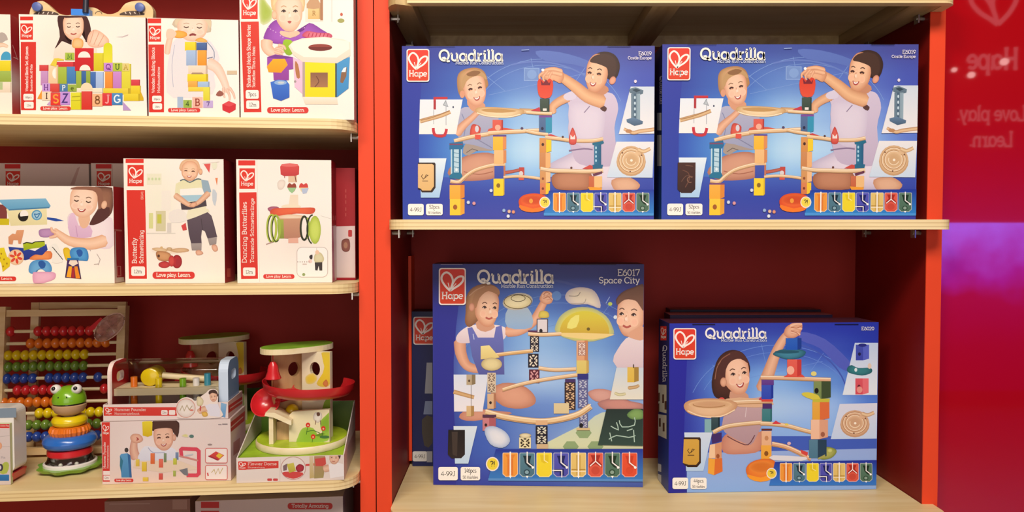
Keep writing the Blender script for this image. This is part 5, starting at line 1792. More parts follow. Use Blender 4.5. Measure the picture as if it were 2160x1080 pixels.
for p in ([(720, 330), (760, 340), (776, 366)], [(700, 352), (744, 366), (764, 388)], [(690, 378), (730, 390), (756, 402)]):
    A.limb(p, [22, 20, 14], 'f8d0b4', 'd89c7c')
A.blob([(900, 268), (930, 230), (1010, 240), (1100, 246), (1112, 276), (1000, 290)], 'e07c90', 'c84464')
for i in range(6):
    A.line([(940 + i * 28, 272), (950 + i * 28, 244)], 7, 'b83450')
# sorter
A.poly([(830, 420), (910, 455), (918, 706), (842, 640)], 'f4c8dc', 0, 'ecc0dc')
A.poly([(846, 450), (868, 476), (882, 570), (858, 572), (846, 510)], 'b8784c', 2)
A.rect(900, 452, 1148, 716, 'fae414', 'f4dc10')
A.rect(900, 452, 918, 716, 'b8a4a0')
A.rect(958, 534, 1086, 642, '8c6048', 'ac7850')
A.line([(1000, 560), (1020, 600), (990, 640)], 6, '6c4030', 3)
A.poly([(1146, 464), (1248, 418), (1238, 650), (1150, 718)], '4c9cd4', 0, '3c8cc8')
A.poly([(1140, 462), (1152, 462), (1152, 718), (1140, 716)], '3c4c50')
A.poly([(1184, 540), (1204, 498), (1226, 492), (1222, 560), (1196, 612), (1176, 606)], '8c6448')
A.poly([(1186, 530), (1202, 500), (1222, 494), (1216, 530)], 'eef4f8')
A.poly([(796, 340), (830, 306), (900, 282), (1060, 272), (1200, 290), (1250, 312), (1252, 410), (1152, 466), (900, 456), (832, 404)], 'f4ead8', 1, 'ecdcc8')
A.poly([(808, 330), (860, 296), (1060, 278), (1240, 306), (1246, 360), (1150, 424), (910, 420), (836, 376)], 'fbf4e6', 1)
A.ell(1030, 350, 88, 26, '742820')
A.poly(arc(1030, 346, 86, 22, 180, 360, 12), '984034')
A.poly([(900, 712), (1152, 716), (1160, 768), (920, 766)], 'f8ecdc', 0, 'ecd8c0')
# loose blocks
A.poly([(640, 420), (700, 400), (830, 420), (832, 508), (800, 512), (800, 590), (688, 590), (684, 520), (640, 500)], 'a04cb4', 0, '98409c')
A.poly([(640, 424), (700, 402), (830, 422), (760, 436)], '7c3894')
A.poly([(638, 490), (684, 434), (770, 432), (792, 478), (742, 536), (650, 530)], 'fab020', 0, 'f49c18')
A.poly([(664, 604), (720, 586), (782, 592), (804, 622), (804, 716), (742, 742), (684, 722)], '4078d8', 0, '2c5cc0')
A.ell(738, 608, 46, 17, '90b4e4')
A.ell(742, 608, 24, 8, 'c8d0d8')
A.ell(846, 600, 9, 9, 'a89898')
pill(A, 640, 788, 944, 832)
R = b.right
R.grid([['c8b0b0', 'a89898'], ['c8b0b0', 'b09c98']])
b.build('tall white box with a yellow shape sorter, cut by the picture top', 'box', 'white boxes on the top left shelf')

# ------------------------------------------------------------------ middle left shelf
yM = FL.onz(130, 598, ZL2).y
b = Box('toy_box', FL, -150, 242, 392, ZL2, yM, 0.075, 0, 0.84, WH)
A = b.front
A.grid([[WH, 'fdf4ea', 'fdf4ea', 'fbf0e8'], [WH, 'fdf4ea', WH, 'fbf2ea'], [WH, 'fbf4ec', 'fdf6ee', 'fbf0e8'], [WH, 'fdf6ee', WH, 'fbf2e8']])
A.z = (0, 310, 3.375)
A.poly([(335, 500), (400, 508), (456, 526), (400, 530), (335, 516)], '2c50a8')
A.rect(-60, 410, 50, 515, '84403c')
A.rect(-60, 510, 66, 556, 'd4c020')
A.poly([(44, 440), (332, 432), (336, 552), (76, 562)], 'f2e8b8', 0, 'e8dca8')
A.poly([(-20, 376), (326, 366), (362, 420), (352, 432), (62, 448)], '84bcdc', 0, '64a4cc')
A.line([(62, 448), (352, 431)], 10, '4c84ac')
A.ell(165, 494, 37, 37, '2a2420')
A.poly(arc(172, 480, 30, 30, 150, 380, 14), 'fbf4ec')
A.ell(262, 485, 37, 37, '5ca0c8')
A.ell(262, 485, 28, 28, 'a8d0e4')
A.line([(244, 476), (262, 506), (282, 474), (262, 480), (244, 476)], 7, '3c7cb0', 3)
# girl with dark hair
A.blob([(480, 500), (540, 470), (640, 540), (720, 520), (800, 510), (810, 700), (700, 720), (520, 650)], 'f8eaec', 'ecd8e0')
A.poly([(490, 500), (530, 470), (560, 560), (640, 560), (650, 640), (500, 640)], 'ecc8e0', 2, 'dcb4d4')
A.line([(540, 560), (552, 640)], 5, 'c898c0')
A.blob([(640, 290), (800, 290), (806, 420), (780, 490), (700, 540), (640, 556), (650, 520), (700, 440), (690, 340)], '9c6c54', '5c3830', (740, 370))
A.poly([(640, 556), (660, 500), (710, 440), (780, 430), (770, 500), (700, 546)], '5a3430', 2)
A.poly([(560, 480), (640, 490), (630, 556), (600, 580), (570, 560)], 'ecbc9c', 2)
kid(A, 596, 386, 214, 236, 'fbdcc4', 'e8b494', -.3, 6, 'down', 'smile', '7a5440')
A.poly([(500, 300), (540, 284), (690, 284), (730, 320), (730, 420), (700, 440), (694, 350), (660, 310), (560, 304)], '946450', 2)
A.ell(742, 412, 20, 30, 'f0c4a4', 'd8a080', 15)
A.limb([(760, 660), (640, 690), (500, 670), (420, 620), (380, 590)], [90, 84, 66, 50, 40], 'fad4b8', 'e4ac88')
A.blob([(276, 600), (300, 584), (370, 582), (390, 610), (360, 640), (290, 640)], 'c498c4', 'a478a8')
for p in ([(400, 610), (372, 596), (366, 570)], [(404, 630), (376, 640), (350, 644)]):
    A.limb(p, [26, 22, 14], 'fad0b4', 'd89c7c')
# ark animals
A.poly([(60, 640), (90, 616), (110, 620), (120, 592), (172, 590), (166, 620), (150, 690), (132, 690), (128, 664), (96, 664), (90, 694), (62, 692)], 'e4a478', 1, 'd89068')
A.poly([(60, 710), (170, 720), (250, 740), (330, 690), (340, 730), (300, 780), (180, 806), (80, 780)], '3448a4', 1, '28388c')
A.poly([(164, 690), (190, 682), (230, 690), (250, 678), (318, 676), (322, 700), (290, 716), (220, 724), (170, 738)], 'b4c428', 0, 'a0b420')
A.line([(164, 690), (190, 680), (230, 686), (250, 676), (318, 672)], 7, '2c3014')
A.blob([(210, 800), (250, 766), (300, 770), (330, 742), (370, 748), (364, 796), (300, 802)], 'f0985c', 'dc7440')
A.ell(115, 785, 56, 56, 'f4dcc0', 'e8b890')
for i in range(6):
    a = i * PI / 3 + .3
    A.ell(115 + 28 * math.cos(a), 785 + 28 * math.sin(a), 20, 10, 'dc4c34', rot=math.degrees(a))
A.ell(115, 785, 10, 10, 'f8d860')
A.poly([(0, 720), (30, 716), (50, 780), (76, 800), (70, 850), (20, 890), (10, 830), (-20, 780)], 'ecd82c', 1, 'dcc020')
for x, y in ((10, 760), (30, 800), (50, 830), (24, 850), (0, 790)):
    A.ell(x, y, 6, 7, 'a88420')
A.blob([(206, 890), (216, 830), (260, 804), (330, 808), (364, 840), (368, 884), (330, 890), (300, 870), (260, 880), (250, 904)], '70b0e4', '4c90cc')
A.poly([(274, 820), (300, 808), (326, 830), (318, 860), (296, 866), (278, 846)], '2c5ca8', 2)
A.blob([(234, 900), (260, 890), (370, 890), (398, 906), (388, 940), (340, 960), (290, 972), (240, 968)], 'eab8d4', 'd898bc')
A.poly([(350, 720), (380, 690), (410, 700), (440, 780), (444, 822), (370, 824), (380, 770)], 'f4f0e8', 2)
for i in range(5):
    A.line([(372 + i * 14, 712 + i * 16), (392 + i * 14, 730 + i * 18)], 5, '4a4444')
A.blob([(450, 730), (480, 716), (502, 740), (506, 800), (470, 806)], 'ecc830', 'd8ac20')
A.blob([(498, 760), (510, 724), (560, 714), (610, 722), (630, 760), (626, 808), (590, 810), (520, 800)], '58a4e0', '3c84c4')
A.poly([(544, 740), (570, 728), (590, 748), (582, 776), (560, 780)], '2c60b0', 2)
A.poly([(480, 800), (556, 800), (580, 940), (464, 930)], '4c3068', 0, '3c284c')
A.poly([(500, 806), (546, 806), (556, 830), (520, 850), (490, 830)], 'f0e0d0')
A.poly([(490, 850), (514, 850), (506, 930), (474, 924)], 'f0a828')
A.poly([(530, 850), (552, 850), (572, 936), (540, 936)], 'e88c28')
A.poly([(514, 860), (530, 860), (534, 934), (508, 930)], 'a82c34')
A.rect(480, 790, 562, 804, '3078b8')
for p in ([(640, 730), (646, 740)], [(690, 760), (714, 800), (700, 840)], [(670, 836), (700, 832)]):
    A.line(p, 4, 'b0a4a0')
pill(A, -150, 922, 116, 954)
R = b.right
R.grid([['c4242c', 'a81c28'], ['c4242c', 'a01824'], ['b82430', '981828'], ['b02430', 'a01c2c']])
R.z = (0, 310, 3.375)
R.poly([(802, 584), (868, 590), (868, 602), (802, 596)], 'd87870')
R.poly([(816, 600), (822, 600), (832, 970), (818, 970)], 'f0d8d0')
R.poly([(828, 930), (880, 926), (886, 966), (830, 972)], 'f0dcd4')
R.line([(834, 850), (858, 850), (860, 918), (836, 918), (834, 850)], 4, 'e49c90')
b.build('white box with a girl, a blue-roofed wooden ark and animals, middle shelf', 'box', 'white boxes on the middle left shelf')

# two boxes standing behind it
yK = yM + 0.14
for pl, pr, lx, nm in ((2, 191, 40, 'pale box behind the ark box, at the left picture edge'), (196, 380, 688, 'pale box behind the ark box and beside the striped-shirt toddler box')):
    b = Box('toy_box', FL, pl, pr, 345, ZL2, yK, 0.08, 0, 0.72, 'f0dcd4')
    A = b.front
    A.grid([['f0d8d0', 'eccfc8', 'e8ccc4'], ['f0dcd4', 'ecd4cc', 'ecd4cc']])
    A.z = (0, 310, 3.375)
    A.rect(lx - 6, 122, lx + 106, 154, 'd83030')
    A.logo(lx, 172, lx + 104, 290, bord=False)
    if lx < 100:
        A.poly([(500, 270), (550, 150), (570, 140), (530, 270)], 'd0a8a0')
    else:
        A.rect(796, 125, 804, 290, 'd8b8b0')
    b.build(nm, 'box', 'white boxes on the middle left shelf')

# --- toddler and butterfly box
yM2 = FL.onz(370, 597.5, ZL2).y
b = Box('toy_box', FL, 264.5, 474.5, 335, ZL2, yM2, 0.062, 0, 0.84, WH)
A = b.front
A.grid([[WH, 'fbf2e6', 'fbf0e8', 'f8ece2'], [WH, 'f4f0dc', 'fbf2e8', 'fbeee2'], [WH, 'fbf0e4', 'fbf0e4', 'fbeee0'], [WH, 'fbf2e8', 'fbf2e8', 'fbf0e4']])
A.rect(265, 335, 303, 344, RD)
A.logo(269, 348, 303, 393, bord=False)
A.poly([(267, 401), (306, 401), (310, 588), (272, 588)], 'e0382c', 0, 'd8342a')
A.text('Butterfly', 288, 556, 9, 'fbeee4', 54, .18, 90)
A.text('Schmetterling', 302, 556, 8, 'fbe8dc', 71, .18, 90)
A.text('E0341', 302, 421, 4.5, 'f4c8b8', 17, .16, 90)
A.rr(277, 562, 306, 582, 4, 'fdf4ec')
A.text('12m', 291, 576, 7, '6a5a54', 17, .15, just='c')
A.z = (0, 310, 3.375)
for r in ((1045, 190, 1150, 268, 'eeead0'), (1060, 470, 1090, 580, 'dcdc98'), (1110, 455, 1180, 600, 'd8d0a8'), (1120, 480, 1150, 545, 'c8c850'), (1150, 310, 1216, 450, 'f4ece0'), (1190, 540, 1220, 610, 'dcd4cc')):
    A.rect(*r)
A.rect(1045, 612, 1250, 618, 'e0d8cc')
for x in (1060, 1085, 1110, 1134):
    A.ell(x, 228, 9, 12, 'c8d8a0', 'e8e8d0')
A.ell(1208, 738, 130, 24, 'f0d8bc', 'f8ece0')
A.blob([(1080, 726), (1120, 716), (1180, 726), (1190, 744), (1130, 746)], 'e4c49c', 'c8a074')
A.blob([(1210, 736), (1270, 720), (1334, 724), (1340, 744), (1260, 752)], 'e0bc94', 'c09468')
A.blob([(1110, 760), (1130, 740), (1200, 752), (1220, 780), (1200, 812), (1130, 806)], 'd8a070', 'a87048')
A.ell(1150, 716, 10, 8, 'd8b480')
A.ell(1206, 726, 20, 12, 'd8b890', 'b08c60')
A.ell(1130, 776, 9, 11, '5c3828')
A.ell(1170, 838, 42, 24, 'c84444', 'a42c30')
A.ell(1260, 816, 36, 48, 'c03438', '8c1c24')
A.ell(1222, 812, 22, 40, 'd45048', 'b03034')
A.ell(1268, 820, 18, 28, 'a83038')
A.z = (380, 310, 3.375)
A.poly([(168, 122), (216, 118), (208, 184)], 'e05c58')
A.poly([(250, 222), (268, 220), (262, 274)], 'e88858')
A.poly([(222, 120), (262, 110), (260, 150), (236, 160)], 'e8e8d0', 2)
A.line([(160, 118), (280, 106)], 3, 'd8ccc0')
A.poly([(232, 300), (262, 330), (250, 420), (230, 380)], 'c8d0d8', 2)
A.poly([(8, 560), (40, 540), (48, 590), (20, 596)], 'd84848')
A.poly([(-80, 470), (-10, 440), (40, 470), (60, 520), (-60, 540)], 'f0e8e0', 2)
# toddler
A.poly([(-30, 262), (20, 236), (70, 250), (140, 230), (200, 240), (222, 326), (168, 340), (186, 440), (200, 440), (210, 462), (60, 520), (44, 500), (60, 440), (10, 440), (6, 350), (-40, 350)], 'e8e4b8', 1, 'f0e8cc')
A.poly([(0, 300), (150, 290), (170, 310), (176, 344), (0, 350)], 'f8f4ec', 1)
A.poly([(0, 346), (172, 340), (178, 384), (4, 390)], 'a8ccdc')
A.poly([(4, 400), (184, 378), (190, 420), (70, 446), (10, 446)], '4c4048')
A.poly([(150, 232), (200, 240), (222, 320), (172, 334), (158, 290)], '98b0c0', 1)
A.line([(0, 240), (30, 232), (70, 252), (120, 228), (150, 232)], 8, '5c6c70', 3)
A.limb([(-40, 340), (10, 376), (60, 410), (96, 416)], [44, 40, 32, 26], 'f0c4a4', 'd09878')
A.limb([(206, 324), (170, 360), (130, 396), (96, 412)], [42, 40, 32, 28], 'eec0a0', 'cc9474')
A.blob([(66, 420), (84, 398), (112, 394), (120, 412), (96, 430)], 'ecb898', 'c88868')
A.poly([(50, 520), (110, 500), (196, 464), (224, 490), (244, 560), (264, 640), (230, 660), (196, 652), (176, 600), (156, 590), (150, 640), (154, 690), (80, 692), (62, 620)], '64545f', 1, '544650')
A.line([(150, 510), (160, 590)], 4, '44383f')
A.poly([(76, 686), (154, 684), (152, 736), (84, 736)], 'a89c98', 0, '988c88')
A.poly([(196, 652), (262, 640), (258, 690), (210, 700)], 'a89c98', 0, '988c88')
A.blob([(112, 740), (140, 734), (166, 756), (140, 770), (116, 766)], 'eab89c', 'c88c70')
A.blob([(226, 700), (256, 696), (270, 730), (250, 746), (230, 730)], 'eab89c', 'c88c70')
A.blob([(4, 170), (8, 110), (60, 84), (120, 96), (142, 140), (136, 180)], 'f0cca8', 'dcac84', (70, 130))
kid(A, 70, 172, 130, 140, 'f8d0b0', 'dca07c', -.15, 4, 'shut', 'smile', 'b08860')
A.ell(146, 176, 14, 22, 'eebc98', 'd09878')
A.z = (0, 0, 1)
pill(A, 322, 573, 411, 588)
R = b.right
R.grid([['8c1820', '7a1420'], ['a01c26', '841824'], ['a41c28', '901c28'], ['b83038', 'a0303c']])
R.rect(479, 566, 486, 584, 'd86058')
b.build('white box with a toddler in a striped shirt and dark jeans', 'box', 'white boxes on the middle left shelf')

# --- push-along drum box
yM3 = FL.onz(600, 596.5, ZL2).y
b = Box('toy_box', FL, 501, 700.5, 337, ZL2, yM3, 0.055, 0, 0.84, WH)
A = b.front
A.grid([[WH, 'f8f0e6', 'f8f0e6', 'fbf2e8'], [WH, 'fbf4ec', 'fbf4ec', 'fbf4ec'], [WH, 'f8eee4', 'f4e8de', 'fbf2e8'], [WH, 'fdf4ec', 'fdf4ec', 'fdf4ec']])
A.z = (380, 310, 3.375)
A.rect(414, 95, 535, 132, RD)
A.logo(422, 152, 532, 298, bord=False)
A.poly([(420, 324), (544, 322), (554, 938), (434, 940)], 'e0382c', 0, 'd8342a')
A.text('Dancing Butterflies', 472, 826, 30, 'fbeee4', 436, .17, 90)
A.text('Tanzende Schmetterlinge', 524, 826, 24, 'fbe8dc', 462, .17, 90)
A.rr(448, 858, 536, 918, 10, 'fdf4ec')
A.text('12m', 492, 902, 24, '6a5a54', 52, .14, just='c')
A.line([(546, 90), (566, 960)], 3, 'e8d8cc')
A.line([(1000, 490), (1076, 512)], 3, 'd8d0c8')
A.rect(770, 200, 832, 252, 'e4c4a4')
A.line([(744, 206), (744, 222)], 5, '8c3c38')
A.line([(818, 206), (826, 250)], 6, '7c3430')
A.poly([(712, 140), (724, 122), (780, 116), (836, 122), (848, 140), (846, 196), (820, 206), (740, 208), (716, 196)], 'dc5450', 1, 'c43c40')
A.ell(780, 130, 62, 11, 'e4706c')
A.blob([(692, 260), (710, 236), (740, 236), (750, 260), (730, 300), (700, 300)], 'f0e4d8', 'dcccc0')
for hx, c1, c2 in ((796, '9c4434', '9cc890'), (880, 'd44440', 'f0d8a0')):
    A.poly([(hx - 34, 286), (hx - 18, 256), (hx, 268), (hx + 18, 256), (hx + 32, 286), (hx, 330)], c1, 2)
    A.poly([(hx - 32, 290), (hx + 32, 290), (hx + 14, 316), (hx, 330), (hx - 20, 314)], c2, 0)
A.poly([(860, 296), (916, 292), (900, 330), (874, 334)], 'b8c4dc', 1)
A.poly([(784, 340), (840, 340), (842, 430), (770, 430)], 'f0dcc4', 0, 'f4e4cc')
A.ell(790, 424, 70, 16, 'f4e4c8')
A.blob([(622, 440), (650, 424), (700, 428), (700, 456), (650, 466)], 'b86c84', '98506c')
A.blob([(640, 462), (660, 440), (720, 434), (860, 432), (950, 432), (960, 456), (930, 478), (830, 474), (760, 488), (690, 490), (652, 488)], 'ec6c44', 'd04c34', (800, 450))
A.ell(792, 500, 96, 20, 'f0d8bc', 'e4bc98')
A.poly([(700, 510), (862, 508), (858, 640), (820, 656), (700, 650)], 'cc9878', 0, 'b88068')
A.poly([(690, 520), (736, 516), (740, 652), (700, 652)], 'a8b44c', 0, '889438')
A.poly([(770, 650), (840, 646), (842, 684), (770, 684)], 'e8b09c', 1)
for cx, rx, ry, c in ((652, 32, 96, 'b4c448'), (680, 30, 92, 'a4b848')):
    A.line(arc(cx, 580, rx, ry, 0, 360, 28), 16, c)
    A.line(arc(cx + 5, 582, rx, ry, 60, 260, 16), 7, '3a4418')
A.line(arc(884, 578, 26, 84, 0, 360, 24), 14, '2c3018')
A.line(arc(892, 578, 28, 86, -60, 60, 16), 12, 'a0b444')
A.ell(960, 590, 42, 100, 'd0e068', 'a8bc40')
A.line(arc(944, 586, 40, 102, 100, 270, 18), 10, '2c3414')
A.line([(612, 694), (660, 676)], 8, 'b8948c')
# little walking picture
P = rrect(832, 714, 1050, 926, 36)
A.poly(P, 'fdf6f0')
A.line(P + [P[0]], 4, 'c8b8b0')
A.line([(972, 718), (972, 760)], 2, 'a09088')
A.blob([(954, 780), (968, 756), (1000, 752), (1024, 790), (1012, 822), (960, 822)], 'e0d8b0', 'c8bc90')
A.ell(976, 750, 14, 16, 'f0c8a8')
A.poly([(958, 822), (1012, 820), (1012, 880), (992, 880), (986, 846), (978, 880), (962, 878)], '3c3434')
A.poly([(920, 776), (942, 766), (940, 800), (924, 796)], '3a3030', 2)
A.ell(926, 814, 14, 14, 'f0d0c8')
for i in range(6):
    A.ell(838 + i * 16, 818, 3, 5, 'b0a098')
A.rect(872, 830, 902, 840, 'd8c8c0')
A.ell(880, 908, 11, 11, '94a868')
A.text('Love play. Learn.', 702, 930, 0.1, 'ffffff', 10)
pill(A, 592, 906, 814, 938)
R = b.right
R.grid([['b41c28', 'a01824'], ['b41c28', 'a01824']])
R.z = (380, 310, 3.375)
R.poly([(1074, 565), (1145, 560), (1145, 930), (1080, 965)], 'f0dce0', 0, 'e8d4d4')
R.poly([(1078, 566), (1090, 566), (1100, 950), (1088, 960)], 'c84880')
for i in range(4):
    R.line([(1080 + i * 12, 488), (1080 + i * 12, 522)], 4, 'e08880')
b.build('white box with a pull-along toy on green wheels, middle shelf', 'box', 'white boxes on the middle left shelf')
# box turned sideways behind it
b = Box('toy_box', FL, 690, 750, 354, ZL2, yM3 + 0.062, 0.11, 0, 0.8, 'c8242c')
A = b.front
A.grid([['c02028', 'b01c26'], ['b81c28', 'a41824']])
A.z = (380, 310, 3.375)
A.poly([(1080, 566), (1260, 562), (1262, 930), (1080, 930)], 'f0d8d4', 0, 'ecd8d0')
A.rr(1196, 590, 1224, 640, 8, 'c83838')
A.blob([(1150, 670), (1180, 652), (1206, 664), (1208, 730), (1180, 748), (1152, 730)], '9c5c4c', '7c443c')
A.ell(1178, 700, 14, 22, 'b88468')
for y in (300, 340, 380, 430, 470):
    A.line([(1180, y), (1180, y + 24)], 4, 'd86860')
b.build('red and white box end at the far right of the middle shelf', 'box', 'white boxes on the middle left shelf')

# ------------------------------------------------------------------ boxes under the bottom left shelf
ZL4 = ZL3 - 0.37
b = Box('toy_box', FL, 417, 726, 1052, ZL4, 0.02, 0.16, 0, 0.62, 'f0dcd4')
A = b.front
A.grid([['eccfc8', 'f0d8d0', 'f0dcd4'], ['eccfc8', 'f0d8d0', 'f0dcd4']])
A.z = (200, 980, 3.6)
A.rect(806, 282, 944, 330, 'dc3a38')
A.rect(806, 350, 944, 400, 'dc3a38')
pill(A, 1464, 290, 1806, 340, 'Totally Amazing')
b.build('white box with a red caption below the bottom left shelf', 'box', 'white boxes below the bottom left shelf')
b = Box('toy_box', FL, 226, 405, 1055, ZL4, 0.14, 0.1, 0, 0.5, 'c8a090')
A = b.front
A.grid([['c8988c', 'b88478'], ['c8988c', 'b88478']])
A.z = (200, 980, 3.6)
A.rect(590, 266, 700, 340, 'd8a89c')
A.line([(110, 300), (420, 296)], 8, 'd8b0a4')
b.build('shaded box set far back below the bottom left shelf', 'box', 'white boxes below the bottom left shelf')


# ------------------------------------------------------------------ toys on the bottom left shelf
def plastic(name, h, rough=0.28, gain=0.8):
    return mat(name, h, rough, 0.5, 0.3, 0, 1, gain=gain)


P_RED = plastic('red_lacquer', 'd8242c')
P_ORANGE = plastic('orange_lacquer', 'f07c20')
P_YELLOW = plastic('yellow_lacquer', 'f2d410')
P_GREEN = plastic('green_lacquer', '80b820')
P_OLIVE = plastic('olive_lacquer', '6c8c30')
P_BLUE = plastic('blue_lacquer', '2c70cc')
P_NAVY = plastic('navy_lacquer', '2848a0')
P_WHITE = plastic('white_lacquer', 'f6f0ea')
P_SKY = plastic('sky_blue_lacquer', '84b4e0')
P_BLACK = plastic('black_paint', '181414')
P_TEAL = plastic('teal_lacquer', '3c98b0')
M_CREAM = wood_mat('cream_wood', 'ecd8a8', 'f6e8c4', (6, 40, 40), 0.4)


def clear_mat(name, tint, fac, rough=0.06):
    m = bpy.data.materials.new(name)
    m.use_nodes = True
    nt = m.node_tree
    nt.nodes.remove(nt.nodes['Principled BSDF'])
    t = nt.nodes.new('ShaderNodeBsdfTransparent')
    t.inputs[0].default_value = tint
    g = nt.nodes.new('ShaderNodeBsdfGlossy')
    g.inputs['Roughness'].default_value = rough
    fr = nt.nodes.new('ShaderNodeLayerWeight')
    fr.inputs[0].default_value = fac
    mx = nt.nodes.new('ShaderNodeMixShader')
    nt.links.new(fr.outputs['Fresnel'], mx.inputs[0])
    nt.links.new(t.outputs[0], mx.inputs[1])
    nt.links.new(g.outputs[0], mx.inputs[2])
    nt.links.new(mx.outputs[0], nt.nodes['Material Output'].inputs[0])
    return m


M_CLEAR = clear_mat('clear_plastic', (0.95, 0.94, 0.93, 1), 0.35)


def art_mesh(name, arts, parent, bm=None, base=None, Mw=None):
    """a printed part: solid shape in one colour plus its inks"""
    bm = bm or NB()
    lay = bm.loops.layers.float_color.new('ink')
    bmesh.ops.recalc_face_normals(bm, faces=bm.faces[:])
    for f in bm.faces:
        for lp in f.loops:
            lp[lay] = col(base or 'f6efe6', 0.82)
    for a in arts:
        a.emit(bm, lay)
    me = bpy.data.meshes.new(name)
    bm.to_mesh(me)
    bm.free()
    me.materials.append(M_PRINT)
    me.materials.append(M_PRINT)
    o = bpy.data.objects.new(name, me)
    COL.objects.link(o)
    if parent:
        o.parent = parent
        o.matrix_local = PM[parent.name].inverted() @ Mw
    else:
        o.matrix_world = Mw
    return o


PM = {}          # world matrices of the roots


def root(name, x, y, z, yaw, label, cat, group=None):
    Mw = FL.M @ Matrix.Translation((x, y, z)) @ Matrix.Rotation(yaw, 4, 'Z')
    o = empty(name, Mw.translation, FL.th + yaw, label, cat, group)
    PM[o.name] = Mw
    return o, Mw


# --- abacus
LEAN = 0.11
pA = FL.onz(132, 962, ZL3)
ab, MA0 = root('abacus', pA.x, pA.y, ZL3 + 0.0014, 0.0, 'wooden abacus with rows of coloured beads at the back of the bottom shelf', 'abacus')
MA = MA0 @ Matrix.Rotation(-LEAN, 4, 'X')
nA = MA.to_3x3() @ Vector((0, -1, 0))


def apx(px, py):
    return MA.inverted() @ hit(px, py, MA.translation, nA)


def ablink(o):
    o.rotation_euler = (-LEAN, 0, 0)
    return o


xl, xr = apx(4, 800).x, apx(255, 800).x
zt = apx(132, 660).z
bm = NB()
bx(bm, xl - .006, xl + .006, -.009, .009, 0.0, zt + .012)
ablink(obj('side_post', bm, M_WOOD, ab, bevel=.002))
ablink(obj('side_post', bx(NB(), xr - .006, xr + .008, -.009, .009, 0.0, zt + .012), M_WOOD, ab, bevel=.002))
ablink(obj('top_rail', bx(NB(), xl + .0062, xr - .0062, -.006, .006, zt - .006, zt + .006), M_WOOD, ab, bevel=.002))
ablink(obj('bottom_rail', bx(NB(), xl + .0062, xr - .0062, -.008, .008, .003, .015), M_WOOD, ab, bevel=.002))
rearx = apx(46, 700).x
rb = NB()
bx(rb, rearx, rearx + .014, .028, .036, 0.006, zt + .02)
bx(rb, xr - .02, xr - .006, .028, .036, 0.006, zt + .02)
bx(rb, rearx + .0142, xr - .0202, .029, .035, zt + .008, zt + .02)
ablink(obj('rear_frame', rb, M_WOOD, ab))
rows = [(698, P_RED, [23] + [81 + 18 * i for i in range(7)] + [216]), (723.5, P_ORANGE, [65 + 17.6 * i for i in range(10)]), (748, P_YELLOW, [18 + 17.8 * i for i in range(10)]),
        (772, P_OLIVE, [18 + 17.6 * i for i in range(10)]), (797, P_NAVY, [15 + 18 * i for i in range(4)] + [104 + 17.8 * i for i in range(5)] + [207]),
        (821.5, P_RED, [37 + 18 * i for i in range(8)] + [220]), (847, P_ORANGE, [8 + 17.6 * i for i in range(10)]), (870.5, P_YELLOW, [83 + 18 * i for i in range(8)]),
        (895, P_OLIVE, [60 + 18 * i for i in range(9)]), (920, P_NAVY, [60 + 18 * i for i in range(9)])]
bead_me = {}
for py, m, xs in rows:
    z = apx(132, py).z
    rod = obj('rod', tube(NB(), [(xl + .0062, 0, z), (xr - .0062, 0, z)], .003, 8), M_CREAM, ab)
    ablink(rod)
    for x in xs:
        p = apx(x, py)
        if m.name not in bead_me:
            b_ = ball(NB(), (0, 0, 0), .0094, 1.0, 16, 10)
            for v in b_.verts:
                v.co.x *= .80
            o = obj('bead', b_, m, ab, smooth=True)
            bead_me[m.name] = o.data
        else:
            o = link('bead', bead_me[m.name], ab)
        o.location = Matrix.Rotation(-LEAN, 3, 'X') @ Vector((p.x, 0, z))
        ablink(o)

M_FILM = mat('crinkled_film', 'd8a494', 0.25, 0.6, 0, 0.35, 90)
M_FILM.node_tree.nodes['Principled BSDF'].inputs['Alpha'].default_value = 0.55

# clear tag tied to the abacus
tc = hit(231, 690, FL.w(0, pA.y - .03, 0), FL.M.to_3x3() @ Vector((0, 1, 0)))
tl = FL.I @ tc
tagr, MT = root('plastic_tag', tl.x, tl.y + .012, tl.z - .018, 0.0, 'crumpled clear plastic tag hanging at the upper right of the abacus', 'tag')
bm = NB()
N = 22
st = .00082
ring0, ring1 = [], []
for i in range(N):
    a = 2 * PI * i / N
    ex, ez = 38 * math.cos(a), 21 * math.sin(a)
    c_, s_ = math.cos(.75), math.sin(.75)
    X, Z = (ex * c_ - ez * s_) * st, (ex * s_ + ez * c_) * st + .018
    ring0.append(bm.verts.new((X, -.012 + .004 * math.sin(3 * a), Z)))
    ring1.append(bm.verts.new((X * .72, -.013 + .006 * math.cos(4 * a), .018 + (Z - .018) * .72)))
cen = bm.verts.new((0, -.008, .018))
for i in range(N):
    j = (i + 1) % N
    bm.faces.new((ring0[i], ring0[j], ring1[j], ring1[i]))
    bm.faces.new((ring1[i], ring1[j], cen))
o = obj('film', bm, M_FILM, tagr, smooth=True)
sm_ = o.modifiers.new('thickness', 'SOLIDIFY')
sm_.thickness = .0006
bm = NB()
tube(bm, [v for v in [(38 * math.cos(a) * .731 - 21 * math.sin(a) * .681, 38 * math.cos(a) * .681 + 21 * math.sin(a) * .731) for a in [2 * PI * i / 24 for i in range(25)]] and
          [((38 * math.cos(a) * .731 - 21 * math.sin(a) * .681) * st, -.0125, (38 * math.cos(a) * .681 + 21 * math.sin(a) * .731) * st + .018) for a in [2 * PI * i / 24 for i in range(25)]]], .0009, 6)
obj('welt', bm, mat('pale_welt', 'e0b8a8', .4), tagr, smooth=True)
obj('red_band', bx(NB(), -.024, .006, -.0105, -.0095, .028, .036), P_RED, tagr, rot=(0, -.72, 0)).location = (.004, 0, .004)

